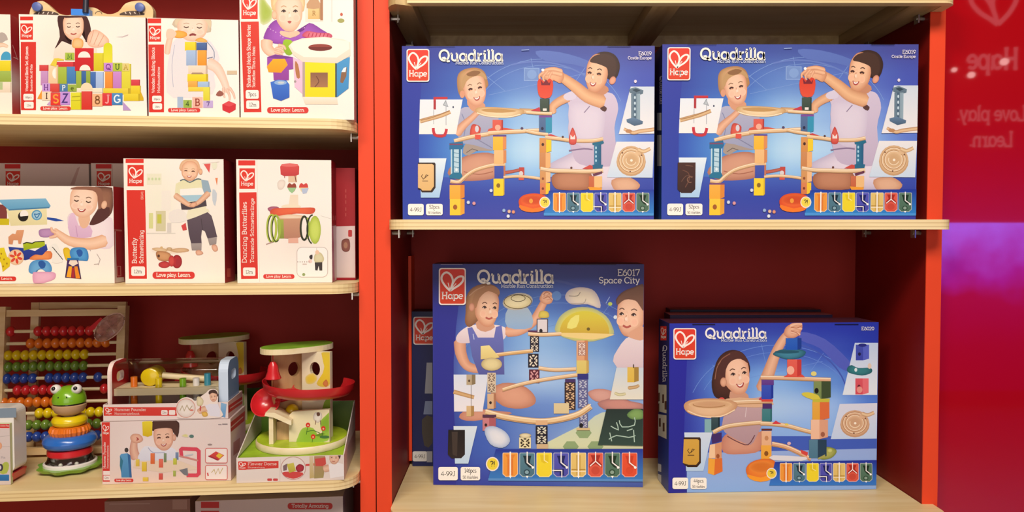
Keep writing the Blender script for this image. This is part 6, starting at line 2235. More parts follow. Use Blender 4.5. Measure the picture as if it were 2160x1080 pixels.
# --- frog stacking toy
pF = FL.onz(149, 990, ZL3)
S = (pF.y + 1.19) / 1600.0 * 1.02
S = (FL.M @ pF - CAM).dot(Vector((0, math.cos(PITCH), -math.sin(PITCH)))) / FPX * 0.93
fg, MF = root('stacking_toy', pF.x, pF.y, ZL3 + .0005, 0.0, 'frog-headed stacking toy with coloured rings on a green leaf base', 'stacking toy')
TILT = 0.0


def fp(o):
    return o


bm = NB()
prof = []
for i in range(48):
    a = 2 * PI * i / 48
    r = (65 + 4.5 * math.cos(8 * a)) * S
    prof.append((r * math.cos(a), r * math.sin(a)))
prism(bm, prof, .003 * 1, 10 * S)
for v in bm.verts:
    rr_ = math.hypot(v.co.x, v.co.y)
    if v.co.z > 5 * S:
        v.co.z += 3 * S
    else:
        v.co.x *= .86
        v.co.y *= .86
fp(obj('leaf_base', bm, P_GREEN, fg))
fp(obj('clear_dome', lathe(NB(), [(52 * S, 13.2 * S), (53 * S, 17 * S), (47 * S, 24 * S), (44 * S, 34 * S), (40 * S, 34.5 * S), (40 * S, 13.2 * S)], 40), clear_mat('dome_plastic', (.93, .95, .92, 1), .2), fg, smooth=True))
fp(obj('dome_disc', lathe(NB(), [(0, 13.1 * S), (48 * S, 13.1 * S), (48 * S, 14 * S), (0, 14 * S)], 32), mat('pale_disc', 'd8d8dc', .3, .6), fg))  # pale disc added to brighten the dark inside of the clear dome
fp(obj('dome_rim', lathe(NB(), [(50 * S, 13.1 * S), (54 * S, 13.1 * S), (54 * S, 19 * S), (50 * S, 21 * S)], 40), P_WHITE, fg, smooth=True))
bm = NB()
for i in range(7):
    ball(bm, (36 * S * math.cos(i * .9 - 2.6), 36 * S * math.sin(i * .9 - 2.6), 19.5 * S), 4.5 * S, 1, 10, 8)
fp(obj('rattle_balls', bm, P_WHITE, fg, smooth=True))
fp(obj('red_disc', lathe(NB(), [(0, 34.6 * S), (43 * S, 34.6 * S), (46 * S, 38 * S), (46 * S, 48 * S), (43 * S, 51 * S), (0, 51 * S)], 40), P_RED, fg, smooth=True))
fp(obj('blue_ring', lathe(NB(), torus_prof(39 * S, 16 * S, 67 * S, 16, .95), 44), P_BLUE, fg, smooth=True))
bm = NB()
n = 96
prof = [(30, 0), (38, 2), (41, 10), (38, 19), (30, 21)]
rings = []
for r, z in prof:
    rings.append([bm.verts.new(((r + (1.3 if (i // 2) % 2 else -1.3) * (1 if r > 31 else 0)) * S * math.cos(2 * PI * i / n), (r + (1.3 if (i // 2) % 2 else -1.3) * (1 if r > 31 else 0)) * S * math.sin(2 * PI * i / n), (z + 80) * S)) for i in range(n)])
for A_, B_ in zip(rings[:-1], rings[1:]):
    for i in range(n):
        bm.faces.new((A_[i], A_[(i + 1) % n], B_[(i + 1) % n], B_[i]))
fp(obj('ridged_ring', bm, P_ORANGE, fg))
fp(obj('yellow_ring', lathe(NB(), torus_prof(24 * S, 12.5 * S, 112 * S, 16, .95), 40), P_YELLOW, fg, smooth=True))
fp(obj('core', lathe(NB(), [(0, 51 * S), (24 * S, 51.1 * S), (12 * S, 60 * S), (11 * S, 124 * S), (0, 124.5 * S)], 20), M_WOOD, fg))
head = empty('head', (0, 0, 0))
head.parent = fg
fp(obj('lower_jaw', lathe(NB(), [(0, 124 * S), (18 * S, 125 * S), (29 * S, 132 * S), (34 * S, 142 * S), (35 * S, 148 * S), (33 * S, 149.5 * S), (0, 150 * S)], 36), mat('jaw_wood', 'c8a078', .5), head, smooth=True))
fp(obj('mouth_gap', lathe(NB(), [(0, 150.2 * S), (31 * S, 150.2 * S), (31 * S, 153 * S), (0, 153 * S)], 36), P_BLACK, head))
fp(obj('upper_head', lathe(NB(), [(0, 153.2 * S), (34 * S, 153.2 * S), (35 * S, 160 * S), (32 * S, 172 * S), (25 * S, 182 * S), (14 * S, 189 * S), (0, 191 * S)], 36), P_GREEN, head, smooth=True))
for sg in (-1, 1):
    ex = sg * 22
    eye = fp(obj('eye', ball(NB(), (ex * S, -13 * S, 185 * S), 11 * S), P_WHITE, head, smooth=True))
    obj('pupil', ball(NB(), ((ex + sg * 1) * S, -21.5 * S, 188 * S), 4.6 * S, 1, 12, 8), P_BLACK, head, smooth=True)
    obj('nostril', ball(NB(), (sg * 9 * S, -31.6 * S, 170 * S), 1.6 * S, 1, 8, 6), P_BLACK, head)

# --- white and red boxed toy at the picture edge
pW = FL.onz(20, 1021, ZL3)
wt, MW = root('bead_box_toy', pW.x, pW.y, ZL3, 0.0, 'white rounded toy case with red base at the left edge of the bottom shelf', 'toy')
sw = (FL.M @ pW - CAM).y / FPX
IW = MW.inverted()


def wx(px, py=940, y=0.0):
    return (IW @ (FL.M @ FL.at(px, py, pW.y + y)))


x1 = wx(27).x
zt2 = wx(40, 861).z
zb2 = wx(40, 1000).z
obj('case', prism(NB(), [(-.16, .0165)] + [(p[0], p[1]) for p in rrect(x1 - .05, .0165, x1, zt2, .011, 6) if p[0] > x1 - .03 and p[1] > .0166] + [(-.16, zt2)], .004, .040, 'y'), P_WHITE, wt, bevel=.002)
obj('red_base', prism(NB(), [(-.16, 0)] + [(x1 - .014, 0), (x1 - .004, .004), (x1 - .001, .016), (-.16, .016)], .002, .042, 'y'), P_RED, wt)
obj('window', bx(NB(), -.16, wx(33).x, .0035, .0039, wx(20, 882).z, wx(20, 862).z), mat('grey_window', '8898a8', .1, .8), wt)
xc, zc_ = wx(23.5).x, wx(10, 893).z
bm = bx(NB(), -.16, xc, -.003, .0032, .0005, zc_)
Aw = Art(MW, (-.16, -.003, 0), (1, 0, 0), (0, -1, 0), xc + .16, zc_, .8)
Aw.grid([['e8d8d4', 'e4d4d0'], ['ecdcd4', 'e0d0cc']])
Aw.z = (0, 820, 4.153)
Aw.rect(-60, 302, 88, 345, 'e03c34')
Aw.text('reative Play', 2, 330, 12, 'f8d8d0', 78, .18)
Aw.rect(-60, 345, 90, 352, 'f4e8e4')
Aw.line([(0, 420), (84, 410)], 3, 'b8aca8')
Aw.line([(0, 508), (88, 506)], 3, 'b8aca8')
Aw.ell(0, 500, 18, 30, 'f0b088', 'e0a080')
Aw.poly([(20, 660), (60, 640), (80, 670), (60, 740), (0, 740)], 'b8c458', 2)
Aw.ell(6, 690, 22, 32, '4a4050')
Aw.ell(0, 690, 12, 18, 'e0d8e4')
Aw.rect(-60, 752, 80, 806, '3880c0', '3070b0')
Aw.text('Pla', 8, 610, 16, '9890a0', 40, .14)
art_mesh('printed_card', [Aw], wt, bm, 'd8dca0', MW)

# --- hammer-bench box, lower
pC = FL.onz(352, 1017.5, ZL3)
b = Box('toy_box', FL, 216, 487.5, 887, ZL3, pC.y, 0.095, 0, 0.8, 'f0d8d0')
A = b.front
A.grid([['ecd8d4', 'f0dcd8', 'ecdcd8', 'ead8d4'], ['eedad4', 'f4e4e0', 'f0dcd6', 'ecdad6'], ['f0d8d0', 'f0d4c8', 'f0d4c8', 'f0d8d0']])
A.z = (200, 680, 2.841)
A.rect(42, 597, 90, 955, 'dc4038', 'd83c34')
A.logo(44, 606, 88, 682, bord=False)
A.text('Hammer Pounder', 64, 876, 13, 'fbe4dc', 160, .18, 90)
A.text('Hammerspielbank', 82, 876, 10, 'f8d8d0', 140, .18, 90)
A.rect(50, 890, 90, 914, 'fbeae4')
A.rect(52, 918, 90, 946, 'fbeae4')
A.text('12m', 70, 938, 13, '7a6460', 28, .14, just='c')
A.poly([(150, 800), (158, 788), (196, 784), (206, 800), (216, 930), (160, 930)], '64a4d4', 1, '4c8cc0')
A.poly([(196, 784), (214, 796), (222, 930), (208, 930)], '3c6ca4')
A.poly([(152, 800), (170, 830), (158, 900), (150, 860)], '3c7c98')
A.ell(190, 765, 12, 14, '4c4444')
A.limb([(250, 820), (234, 770), (236, 720), (250, 690)], [60, 52, 40, 38], 'eec0a8', 'cc9080')
A.poly([(280, 760), (320, 740), (380, 755), (440, 750), (480, 760), (510, 850), (270, 850)], 'eceaf4', 2, 'dcdcec')
A.line([(320, 750), (350, 780), (420, 780)], 5, 'b0b4d0', 3)
A.blob([(346, 650), (350, 590), (490, 588), (506, 640), (494, 690), (470, 660)], '5c3c34', '442824', (430, 600))
kid(A, 412, 690, 128, 158, 'f4c8b0', 'd89c84', -.1, -4, 'shut', 'smile', '5a3c34')
A.poly([(346, 640), (350, 600), (390, 590), (484, 590), (504, 640), (492, 680), (476, 668), (466, 640), (430, 632), (380, 636)], '54362e', 2)
A.ell(476, 690, 12, 20, 'e8b49c', 'c88c78')
A.poly([(284, 596), (300, 588), (342, 588), (346, 600), (344, 676), (318, 686), (288, 678)], 'f0dc3c', 1, 'dcb81c')
A.blob([(212, 690), (232, 668), (270, 672), (290, 700), (270, 720), (230, 720)], 'f0bca4', 'd09880')
A.line([(250, 690), (262, 700), (250, 706)], 6, 'a83838', 2)
A.poly([(240, 830), (500, 826), (640, 880), (400, 900), (230, 870)], 'f0d8c0', 1, 'ecd4c0')
for r in ((334, 784, 360, 848, 'e8703c'), (384, 818, 410, 870, 'e86850'), (414, 784, 430, 838, '788c64'), (246, 820, 268, 862, 'e8c848'), (282, 836, 312, 892, 'ecc838'), (484, 778, 502, 822, '6c88b0'),
          (470, 814, 492, 852, 'c8cc40'), (288, 928, 322, 952, 'ecc840'), (384, 904, 408, 942, 'd85048'), (470, 888, 486, 922, 'a8b850')):
    blk(A, *r)
A.line([(520, 800), (516, 764), (524, 756), (610, 760), (624, 772), (624, 905), (612, 916), (550, 916)], 22, 'e04c60', 0)
A.line([(505, 800), (560, 812), (620, 828)], 10, 'd88c84')
A.poly([(506, 884), (556, 872), (560, 920), (534, 912)], '7c7c84')
A.line([(540, 800), (590, 790)], 8, 'c8ccd4')
A.blob([(520, 680), (540, 668), (560, 674), (556, 690)], 'e0d890', 'ecdcd0')
A.ell(580, 682, 14, 10, '5c8078')
A.ell(690, 732, 14, 5, 'a08c88')
for y0, y1 in ((754, 842), (856, 942)):
    P = rrect(664, y0, 794, y1, 10)
    A.poly(P, 'fbeeea')
    A.line(P + [P[0]], 5, 'dc7c78')
A.poly([(684, 800), (726, 772), (776, 796), (740, 828)], 'e05048', 0, 'c83c3c')
A.poly([(726, 800), (744, 782), (768, 796), (748, 816)], 'ecc840')
A.limb([(680, 800), (710, 812), (740, 826)], [8, 8], 'b03040', '902838')
A.line([(700, 900), (716, 880), (724, 910), (740, 876), (750, 906), (768, 872)], 4, 'c8b068')
A.line([(680, 920), (676, 900)], 8, 'd84c4c')
A.rect(740, 610, 760, 614, '8c8084')
A.rect(764, 606, 796, 612, '8c8084')
pill(A, 118, 936, 232, 956)
R = b.right
R.grid([['ecc8c4', 'd8a8a4'], ['f0d4d0', 'e0b8b4'], ['e8c4c0', 'd0a8a4']])
R.z = (200, 680, 2.841)
R.poly([(806, 606), (900, 530), (896, 590), (812, 660)], 'd84848', 0, 'c83c40')
R.line([(816, 630), (890, 565)], 6, 'f0c0b8')
R.poly([(830, 720), (870, 690), (868, 770), (830, 800)], 'd09088', 0, 'b88078')
c1 = b.build('closed white hammer bench box under the open tray on the bottom shelf', 'box', 'hammer bench boxes')
ZC = ZL3 + b.H + .0008
# --- open tray with the bench under clear plastic
tr = Box('toy_tray', FL, 218, 481.5, 851, ZC, pC.y + .001, 0.09, 0, 0.8, 'f2dcd4')
MT_ = tr.M
PMt = MT_
W2, H2, D2 = tr.W / 2, tr.H, tr.D
trr = empty('toy_tray', MT_.translation, FL.th, 'white card tray with red caption holding the pounding bench, on the hammer bench box', 'box', 'hammer bench boxes')
PM[trr.name] = MT_
A = tr.front
A.grid([['f0dcd6', 'f0dcd8', 'ecd8d4'], ['f4e0da', 'f2deda', 'eedad6']])
A.z = (200, 680, 2.841)
A.rect(54, 508, 492, 560, 'dc4038', 'd83c34')
A.logo(60, 508, 106, 558, bord=False)
A.text('Hammer Pounder', 118, 530, 15, 'f8d8cc', 190, .18)
A.text('Hammerspielbank', 118, 552, 12, 'f4ccc0', 150, .18)
A.rr(398, 526, 436, 554, 6, 'fbeae4')
A.rr(444, 526, 482, 554, 6, 'fbeae4')
A.text('12m', 417, 546, 12, '7a6460', 26, .14, just='c')
A.poly([(756, 480), (790, 490), (782, 572), (752, 560)], '8cb8dc', 0, '6ca0d0')
t_ = .0015
bm = NB()
bx(bm, -W2, W2, 0, t_, 0, H2)
bx(bm, -W2, W2, D2 - t_, D2, 0, H2)
bx(bm, -W2, -W2 + t_, t_, D2 - t_, 0, H2)
bx(bm, W2 - t_, W2, t_, D2 - t_, 0, H2)
bx(bm, -W2 + t_, W2 - t_, t_, D2 - t_, 0, t_)
R = tr.right
R.grid([['ecc8c0', 'd8a8a4'], ['f0d0c8', 'dcb0ac']])
R.z = (200, 680, 2.841)
R.poly([(800, 500), (900, 430), (902, 470), (800, 545)], 'd84848')
R.line([(810, 516), (895, 456)], 6, 'f0c0b8')
art_mesh('tray_card', [A, R], trr, bm, 'f2dcd4', MT_)
# picture tab standing above the tray front
Atab = Art(MT_, (-W2, -.0004, 0), (1, 0, 0), (0, -1, 0), 2 * W2, H2 + .06, .8)
IT = MT_.inverted()


def tl_(zx, zy, y=-.0004):
    h = IT @ hit(200 + zx / 2.841, 680 + zy / 2.841, MT_ @ Vector((0, y, 0)), MT_.to_3x3() @ Vector((0, -1, 0)))
    return (h.x, h.z)


outl = [(488, 520), (496, 480), (520, 456), (550, 448), (580, 456), (604, 470), (640, 440), (668, 420), (684, 404), (716, 400), (738, 420), (738, 500), (752, 520), (752, 570), (520, 574), (496, 556)]
bm = prism(NB(), [tl_(*p) for p in smooth(outl, 3)], -.0012, -.0004, 'y')
Atab.O = Vector((-W2, -.0012, 0))
Atab.Ow = MT_ @ Atab.O
Atab.z = (200, 680, 2.841)
Atab.poly(smooth(outl, 3), 'f4e4dc')
Atab.ell(546, 514, 56, 56, 'f8ece4', 'e0d0c8')
Atab.line(arc(546, 514, 56, 56, 0, 360, 28), 4, 'd89888')
Atab.line([(510, 530), (524, 500), (536, 530), (552, 496), (566, 524), (584, 500)], 5, 'b8a888')
Atab.ell(580, 526, 12, 5, 'd87868')
Atab.limb([(620, 540), (650, 520), (700, 516), (736, 520)], [34, 34, 30], 'eec4a8', 'cc9880')
Atab.poly([(660, 500), (690, 488), (738, 490), (750, 520), (750, 566), (690, 560)], 'e8e4f0', 1)
Atab.blob([(684, 430), (690, 408), (720, 404), (736, 424), (734, 446)], '4c342c', '3a2420')
kid(Atab, 711, 446, 48, 60, 'f0c4a8', 'cc947c', -.2, -6, 'shut', 'soft')
Atab.poly([(684, 432), (690, 410), (718, 404), (736, 424), (728, 428), (704, 422)], '4c342c', 2)
Atab.blob([(612, 450), (632, 446), (652, 470), (640, 500), (614, 496)], 'e8dcb8', 'c8b890')
Atab.line([(634, 500), (632, 530)], 8, 'c84c4c')
Atab.blob([(640, 540), (670, 536), (676, 560), (650, 564)], 'ecc060', 'c89840')
art_mesh('picture_tab', [Atab], trr, bm, 'f4e4dc', MT_)
# bench
bn = empty('pounding_bench', (MT_ @ Vector((0, .01, t_ + .0003))), FL.th, 'wooden pounding bench with red and blue end panels inside the open tray', 'toy')
MB_ = MT_ @ Matrix.Translation((0, .01, t_ + .0003))
PM[bn.name] = MB_
IB = MB_.inverted()


def bp(px, py, y=0.0):
    return IB @ hit(px, py, MB_ @ Vector((0, y, 0)), MB_.to_3x3() @ Vector((0, -1, 0)))


def end_panel(x0, x1, m_core, m_face, side):
    h = bp(230, 766).z
    d = D2 - .024
    o2 = rrect(0, 0, d, h, .018, 6)
    hole = rrect(d * .28, h * .62, d * .72, h * .80, .007, 5)
    bm = NB()
    n = len(o2)
    # ring faces between outline and hole, by bridging tessellation
    tri = tessellate_polygon([[Vector((a, b, 0)) for a, b in o2], [Vector((a, b, 0)) for a, b in hole]])
    allp = o2 + hole
    L0 = [bm.verts.new((x0, a, b)) for a, b in allp]
    L1 = [bm.verts.new((x1, a, b)) for a, b in allp]
    for t in tri:
        f = bm.faces.new([L0[i] for i in t])
        f.material_index = 1
        f = bm.faces.new([L1[i] for i in t])
        f.material_index = 1
    for s_, k in ((0, n), (n, len(hole))):
        for i in range(k):
            j = (i + 1) % k
            bm.faces.new((L0[s_ + i], L0[s_ + j], L1[s_ + j], L1[s_ + i]))
    return obj('end_panel', bm, [m_core, m_face], bn)


lx0, lx1 = bp(221, 800).x, bp(236, 800).x
rx0, rx1 = bp(461, 800).x, bp(481, 800).x
end_panel(max(lx0, -W2 + .003), lx1, mat('pink_white_edge', 'f0d8d0', .4), P_RED, 0)
end_panel(rx0, min(rx1, W2 - .002), mat('pale_blue_edge', 'c8d8ec', .4), P_SKY, 1)
# clear cover: front, top and a rounded shoulder
hz = .088
bm = NB()
prof = [(.002, H2 - .006), (.002, hz - .02), (.004, hz - .010), (.010, hz - .003), (.02, hz), (D2 - .02, hz), (D2 - .003, hz - .012), (D2 - .002, H2)]
xs = [lx1 + .0006, rx0 - .0006]
V = [[bm.verts.new((x, y, z)) for y, z in prof] for x in xs]
for i in range(len(prof) - 1):
    bm.faces.new((V[0][i], V[1][i], V[1][i + 1], V[0][i + 1]))
o = obj('plastic_cover', bm, M_CLEAR, trr, smooth=True)

zp = bp(340, 835).z
zq = bp(340, 820).z
obj('platform', bx(NB(), lx1 + .0003, rx0 - .0003, .006, D2 - .028, zp, zq), M_CREAM, bn, bevel=.001)
for px, py0, py1, m, yy in ((283, 800, 836, P_ORANGE, .02), (335, 803, 836, P_YELLOW, .012), (386, 806, 836, P_GREEN, .014), (414, 808, 836, P_WHITE, .02), (438, 793, 836, P_TEAL, .022)):
    c_ = bp(px, 820, yy)
    bm = NB()
    tube(bm, [(c_.x, yy, zq + .0003), (c_.x, yy, zq + (836 - py0) * .00046)], .0052, 14)
    tube(bm, [(c_.x, yy, zp - .016), (c_.x, yy, zp - .0003)], .0052, 14)
    obj('peg', bm, m, bn, smooth=True)
ml = bp(320, 798, .03)
mal = empty('toy_mallet', MB_ @ Vector((ml.x, .038, zq + .0150)), FL.th, 'small yellow-headed wooden mallet lying on the pounding bench platform', 'mallet')
bm = NB()
tube(bm, [(0, -.018, 0), (0, -.016, 0), (0, .016, 0), (0, .018, 0)], [.012, .0146, .0146, .012], 20)
obj('mallet_head', bm, P_YELLOW, mal, smooth=True)
obj('mallet_handle', tube(NB(), [(.0149, 0, 0), (.088, .002, -.008)], .0052, 12), M_CREAM, mal, smooth=True)

# --- play tower in its card tray
pD = FL.onz(612, 1015.5, ZL3)
tb = Box('toy_tray', FL, 499, 726, 963, ZL3, pD.y, 0.17, 0.0, 0.8, 'f0e0d8')
MD = tb.M
W2, H2, D2 = tb.W / 2, tb.H, tb.D
HB = .092
td = empty('toy_tray', MD.translation, FL.th, 'white open display tray with sloping green sides around the play tower', 'box')
PM[td.name] = MD
bm = NB()
bx(bm, -W2, W2, 0, t_, 0, H2)
bx(bm, -W2, W2, D2 - t_, D2, 0, HB)
bx(bm, -W2 + t_, W2 - t_, t_, D2 - t_, 0, t_)
for s_ in (-W2, W2 - t_):
    prism(bm, [(t_, 0), (D2 - t_, 0), (D2 - t_, HB), (D2 * .93, HB), (t_, H2)], s_, s_ + t_, 'x')
A = tb.front
A.grid([['f4e8e0', 'f2e4dc', 'ecdcd4', 'e8d8d0'], ['f0e0d8', 'f0e0d8', 'ecdcd4', 'e8d8d0']])
A.z = (480, 690, 2.77)
A.line([(308, 770), (306, 905)], 3, 'd8c8c0')
A.poly([(62, 786), (298, 782), (298, 824), (64, 834)], 'dc4038', 0, 'd83c34')
A.logo(64, 784, 110, 834, bord=False)
A.text('Flower Dome', 118, 806, 15, 'f8d8cc', 170, .18)
A.text('Blumenturm', 118, 824, 9, 'f4ccc0', 100, .18)
A.rr(232, 884, 260, 898, 5, 'd04848')
A.rr(266, 884, 294, 898, 5, 'd04848')
A.poly([(456, 800), (560, 790), (560, 806), (456, 812)], 'd84c48')
A.ell(384, 824, 72, 66, 'f0e4dc')
A.line(arc(384, 824, 72, 66, 0, 360, 32), 4, 'c89890')
A.poly([(320, 850), (360, 844), (440, 850), (428, 872), (384, 886), (336, 872)], 'd84c48', 2)
A.poly([(346, 800), (386, 792), (400, 840), (360, 852)], 'd8cc58', 0, 'bcb040')
A.blob([(398, 820), (420, 800), (446, 812), (440, 840), (410, 846)], 'b83440', '902434')
A.poly([(324, 810), (350, 796), (346, 836), (326, 840)], '84686c', 1)
A.poly([(478, 748), (500, 740), (506, 880), (480, 884)], 'e0c8a8', 0, 'c8b070')
A.poly([(506, 740), (570, 746), (572, 800), (560, 880), (506, 884)], 'b88c6c', 1, 'a89860')
A.poly([(510, 770), (572, 760), (576, 800), (560, 812), (514, 812)], 'd05048', 1)
A.limb([(560, 830), (600, 822), (650, 830)], [44, 40, 36], 'f0c4a8', 'cc9880')
A.poly([(590, 800), (640, 790), (676, 800), (682, 870), (600, 884)], 'f4ecec', 1)
A.blob([(594, 740), (604, 714), (640, 712), (660, 740), (654, 770), (630, 760)], '4c342c', '3a2420')
kid(A, 624, 764, 62, 76, 'f0c4a8', 'cc947c', -.3, 4, 'open', 'soft')
A.poly([(594, 744), (604, 716), (640, 712), (662, 742), (652, 768), (644, 744), (610, 738)], '4c342c', 2)
# printed inside of the back and the sides
Bk = Art(MD, (-W2, D2 - t_, 0), (1, 0, 0), (0, -1, 0), 2 * W2, HB, .8)
Bk.grid([['4a7028', '3c5c2c', '64803c'], ['6c9430', '50702c', '7c9440'], ['a8cc30', '88b030', 'a0c038']])
Ls = Art(MD, (-W2 + t_, 0, 0), (0, 1, 0), (1, 0, 0), D2, H2, .8)
Ls.grid([['88a840', '6c8c34'], ['c0dc40', '90b430']])
Rs = Art(MD, (W2, 0, 0), (0, 1, 0), (1, 0, 0), D2, H2, .8)
Rs.grid([['ecd8d4', 'c89090'], ['ecdcd4', 'd8b0a8']])
Fl = [v for v in ()]
art_mesh('tray_card', [A, Bk, Ls, Rs], td, bm, 'f2e6de', MD)
obj('green_floor', bx(NB(), -W2 + t_ + .0002, W2 - t_ - .0002, t_ + .0002, D2 - t_ - .0002, H2 * .93, H2 * .93 + .001), mat('printed_lawn', 'a8d030', .5, .3, 0, .25, 25), td)

yT = .087
zT = H2 * .93 + .0015
MTW = MD @ Matrix.Translation((.004, yT, zT))
tw = empty('play_tower', MTW.translation, FL.th, 'wooden ball-run play tower with green roof and red slide in the open tray', 'toy', 'play towers')
PM[tw.name] = MTW
IW2 = MTW.inverted()


def tp(px, py, y=0.0):
    return IW2 @ hit(px, py, MTW @ Vector((0, y, 0)), MTW.to_3x3() @ Vector((0, -1, 0)))


P_LIME = mat('lime_print', 'c4e030', .4, .4, .2, .22, 35)
obj('base_disc', lathe(NB(), [(0, 0), (.076, 0), (.077, .002), (.077, .0095), (.0755, .0115), (0, .0115)], 48), [M_CREAM], tw, smooth=True)
obj('base_top', lathe(NB(), [(0, .0116), (.0752, .0116), (.0752, .0122), (0, .0122)], 48), P_LIME, tw)
zr = tp(626, 740, 0).z           # underside of the roof
z0 = .0124


def slab(cx, cy, w, th, ang, za, zb, m, name, holes=None):
    bm = NB()
    if holes:
        o2 = [(-w / 2, za), (w / 2, za), (w / 2, zb), (-w / 2, zb)]
        hs = [[(hx + hr * math.cos(2 * PI * i / 16), hz_ + hr * 1.15 * math.sin(2 * PI * i / 16)) for i in range(16)] for hx, hz_, hr in holes]
        tri = tessellate_polygon([[Vector((a, b, 0)) for a, b in q] for q in [o2] + hs])
        allp = o2 + [p for h in hs for p in h]
        F0 = [bm.verts.new((a, 0, b)) for a, b in allp]
        F1 = [bm.verts.new((a, th, b)) for a, b in allp]
        for t in tri:
            bm.faces.new([F0[i] for i in t])
            bm.faces.new([F1[i] for i in t])
        k = 0
        for q in [o2] + hs:
            for i in range(len(q)):
                j = (i + 1) % len(q)
                bm.faces.new((F0[k + i], F0[k + j], F1[k + j], F1[k + i]))
            k += len(q)
    else:
        bx(bm, -w / 2, w / 2, 0, th, za, zb)
    o = obj(name, bm, m, tw, loc=(cx, cy, 0), rot=(0, 0, ang))
    return o


zrn = tp(653, 822, 0).z          # height of the slide ring
M_TAN = wood_mat('tan_wood', 'c89c68', 'dcb480', (40, 40, 5), .5)
pl_ = tp(614, 800, .015)
slab(pl_.x, .004, .058, .009, .62, z0, zr, M_TAN, 'side_wall', [(.008, zr - .033, .011)])
# painted wall on the right
pr_ = tp(669, 800, .0)
ang = -.30
MWl = MTW @ Matrix.Translation((pr_.x, -.012, 0)) @ Matrix.Rotation(ang, 4, 'Z')
ww = .052
bm = NB()
hx0, hz0, hr0 = -.002, zr - .030, .0095
o2 = [(-ww / 2, z0), (ww / 2, z0), (ww / 2, zr), (-ww / 2, zr)]
hs = [(hx0 + hr0 * math.cos(2 * PI * i / 16), hz0 + hr0 * 1.3 * math.sin(2 * PI * i / 16)) for i in range(16)]
tri = tessellate_polygon([[Vector((a, b, 0)) for a, b in q] for q in (o2, hs)])
F0 = [bm.verts.new((a, 0, b)) for a, b in o2 + hs]
F1 = [bm.verts.new((a, .009, b)) for a, b in o2 + hs]
for t in tri:
    bm.faces.new([F0[i] for i in t])
    bm.faces.new([F1[i] for i in t])
for k, q in ((0, o2), (4, hs)):
    for i in range(len(q)):
        j = (i + 1) % len(q)
        bm.faces.new((F0[k + i], F0[k + j], F1[k + j], F1[k + i]))
Aw = Art(MWl, (-ww / 2, 0, 0), (1, 0, 0), (0, -1, 0), ww, zr, .82)
Aw.z = (480, 690, 2.77)
Aw.blob([(548, 150), (598, 140), (604, 230), (600, 330), (560, 350), (520, 330), (556, 270), (566, 200)], 'f0d438', 'e4c850')
Aw.blob([(456, 290), (500, 268), (524, 300), (500, 330), (462, 330)], 'f0d040', 'ecd890')
Aw.blob([(556, 330), (576, 306), (588, 330), (576, 350)], 'dc8c50', 'c87840')
Aw.poly([(564, 440), (604, 420), (606, 640), (540, 660), (540, 560)], '9cc040', 2, '84ac2c')
Aw.line([(586, 480), (580, 560)], 4, '5c8828')
art_mesh('painted_wall', [Aw], tw, bm, 'f2e4c0', MWl)
# low curved wall with flowers and a cow
pf_ = tp(653, 900, -.04)
MFl = MTW @ Matrix.Translation((pf_.x, -.044, 0)) @ Matrix.Rotation(-.12, 4, 'Z')
wf = .068
zf = tp(640, 868, -.04).z
bm = prism(NB(), [(-wf / 2, z0), (wf / 2, z0), (wf / 2, zf + .004), (-wf * .1, zf + .002), (-wf / 2 + .006, zf), (-wf / 2 + .001, zf - .005), (-wf / 2, zf - .012)], 0, .009, 'y')
Af = Art(MFl, (-wf / 2, 0, 0), (1, 0, 0), (0, -1, 0), wf, zf, .82)
Af.z = (480, 690, 2.77)
Af.blob([(412, 640), (440, 590), (500, 590), (540, 640), (600, 600), (608, 650), (520, 680), (410, 680)], '94c038', 'a8cc50')
Af.blob([(540, 560), (570, 520), (606, 500), (608, 600), (560, 620)], '88b030', 'a0c448')
Af.blob([(500, 520), (520, 490), (546, 500), (552, 530), (530, 560), (506, 545)], 'f4ece0', 'c8b8a8')
Af.poly([(520, 500), (536, 496), (540, 516), (524, 520)], '6c4838', 2)
Af.line([(516, 545), (512, 570)], 5, '8c6c58')
Af.line([(542, 545), (546, 572)], 5, '8c6c58')
for x, y in ((470, 572), (560, 592), (500, 640)):
    Af.line([(x, y), (x - 10, y + 56)], 3, '3c6c24')
    Af.ell(x, y, 13, 14, 'dc3424')
    Af.ell(x, y + 2, 5, 5, 'f0c8a8')
Af.line([(460, 612), (500, 604), (540, 620)], 4, '4c7c2c', 3)
Af.ell(568, 642, 30, 9, '4c7840')
art_mesh('flower_wall', [Af], tw, bm, 'f2e4bc', MFl)
# roof
ca = math.radians(36)
bm = NB()
rp = []
for i in range(40):
    a = 2 * PI * i / 40
    ex = .064 * math.copysign(abs(math.cos(a)) ** .85, math.cos(a))
    ey = .034 * math.copysign(abs(math.sin(a)) ** .85, math.sin(a))
    rp.append((ex * math.cos(ca) - ey * math.sin(ca), ex * math.sin(ca) + ey * math.cos(ca)))
rc = tp(627, 733, .0)
rp = [(p[0] + rc.x, p[1] + .002) for p in rp]
rf = obj('roof', prism(NB(), rp, zr + .0003, zr + .0095), M_CREAM, tw, bevel=.0008, seg=1)
obj('roof_paint', prism(NB(), [((p[0] - rc.x) * .985 + rc.x, (p[1] - .002) * .985 + .002) for p in rp], zr + .0096, zr + .0102), mat('roof_green', '8cc038', .4, .4, .2, .3, 30), rf)
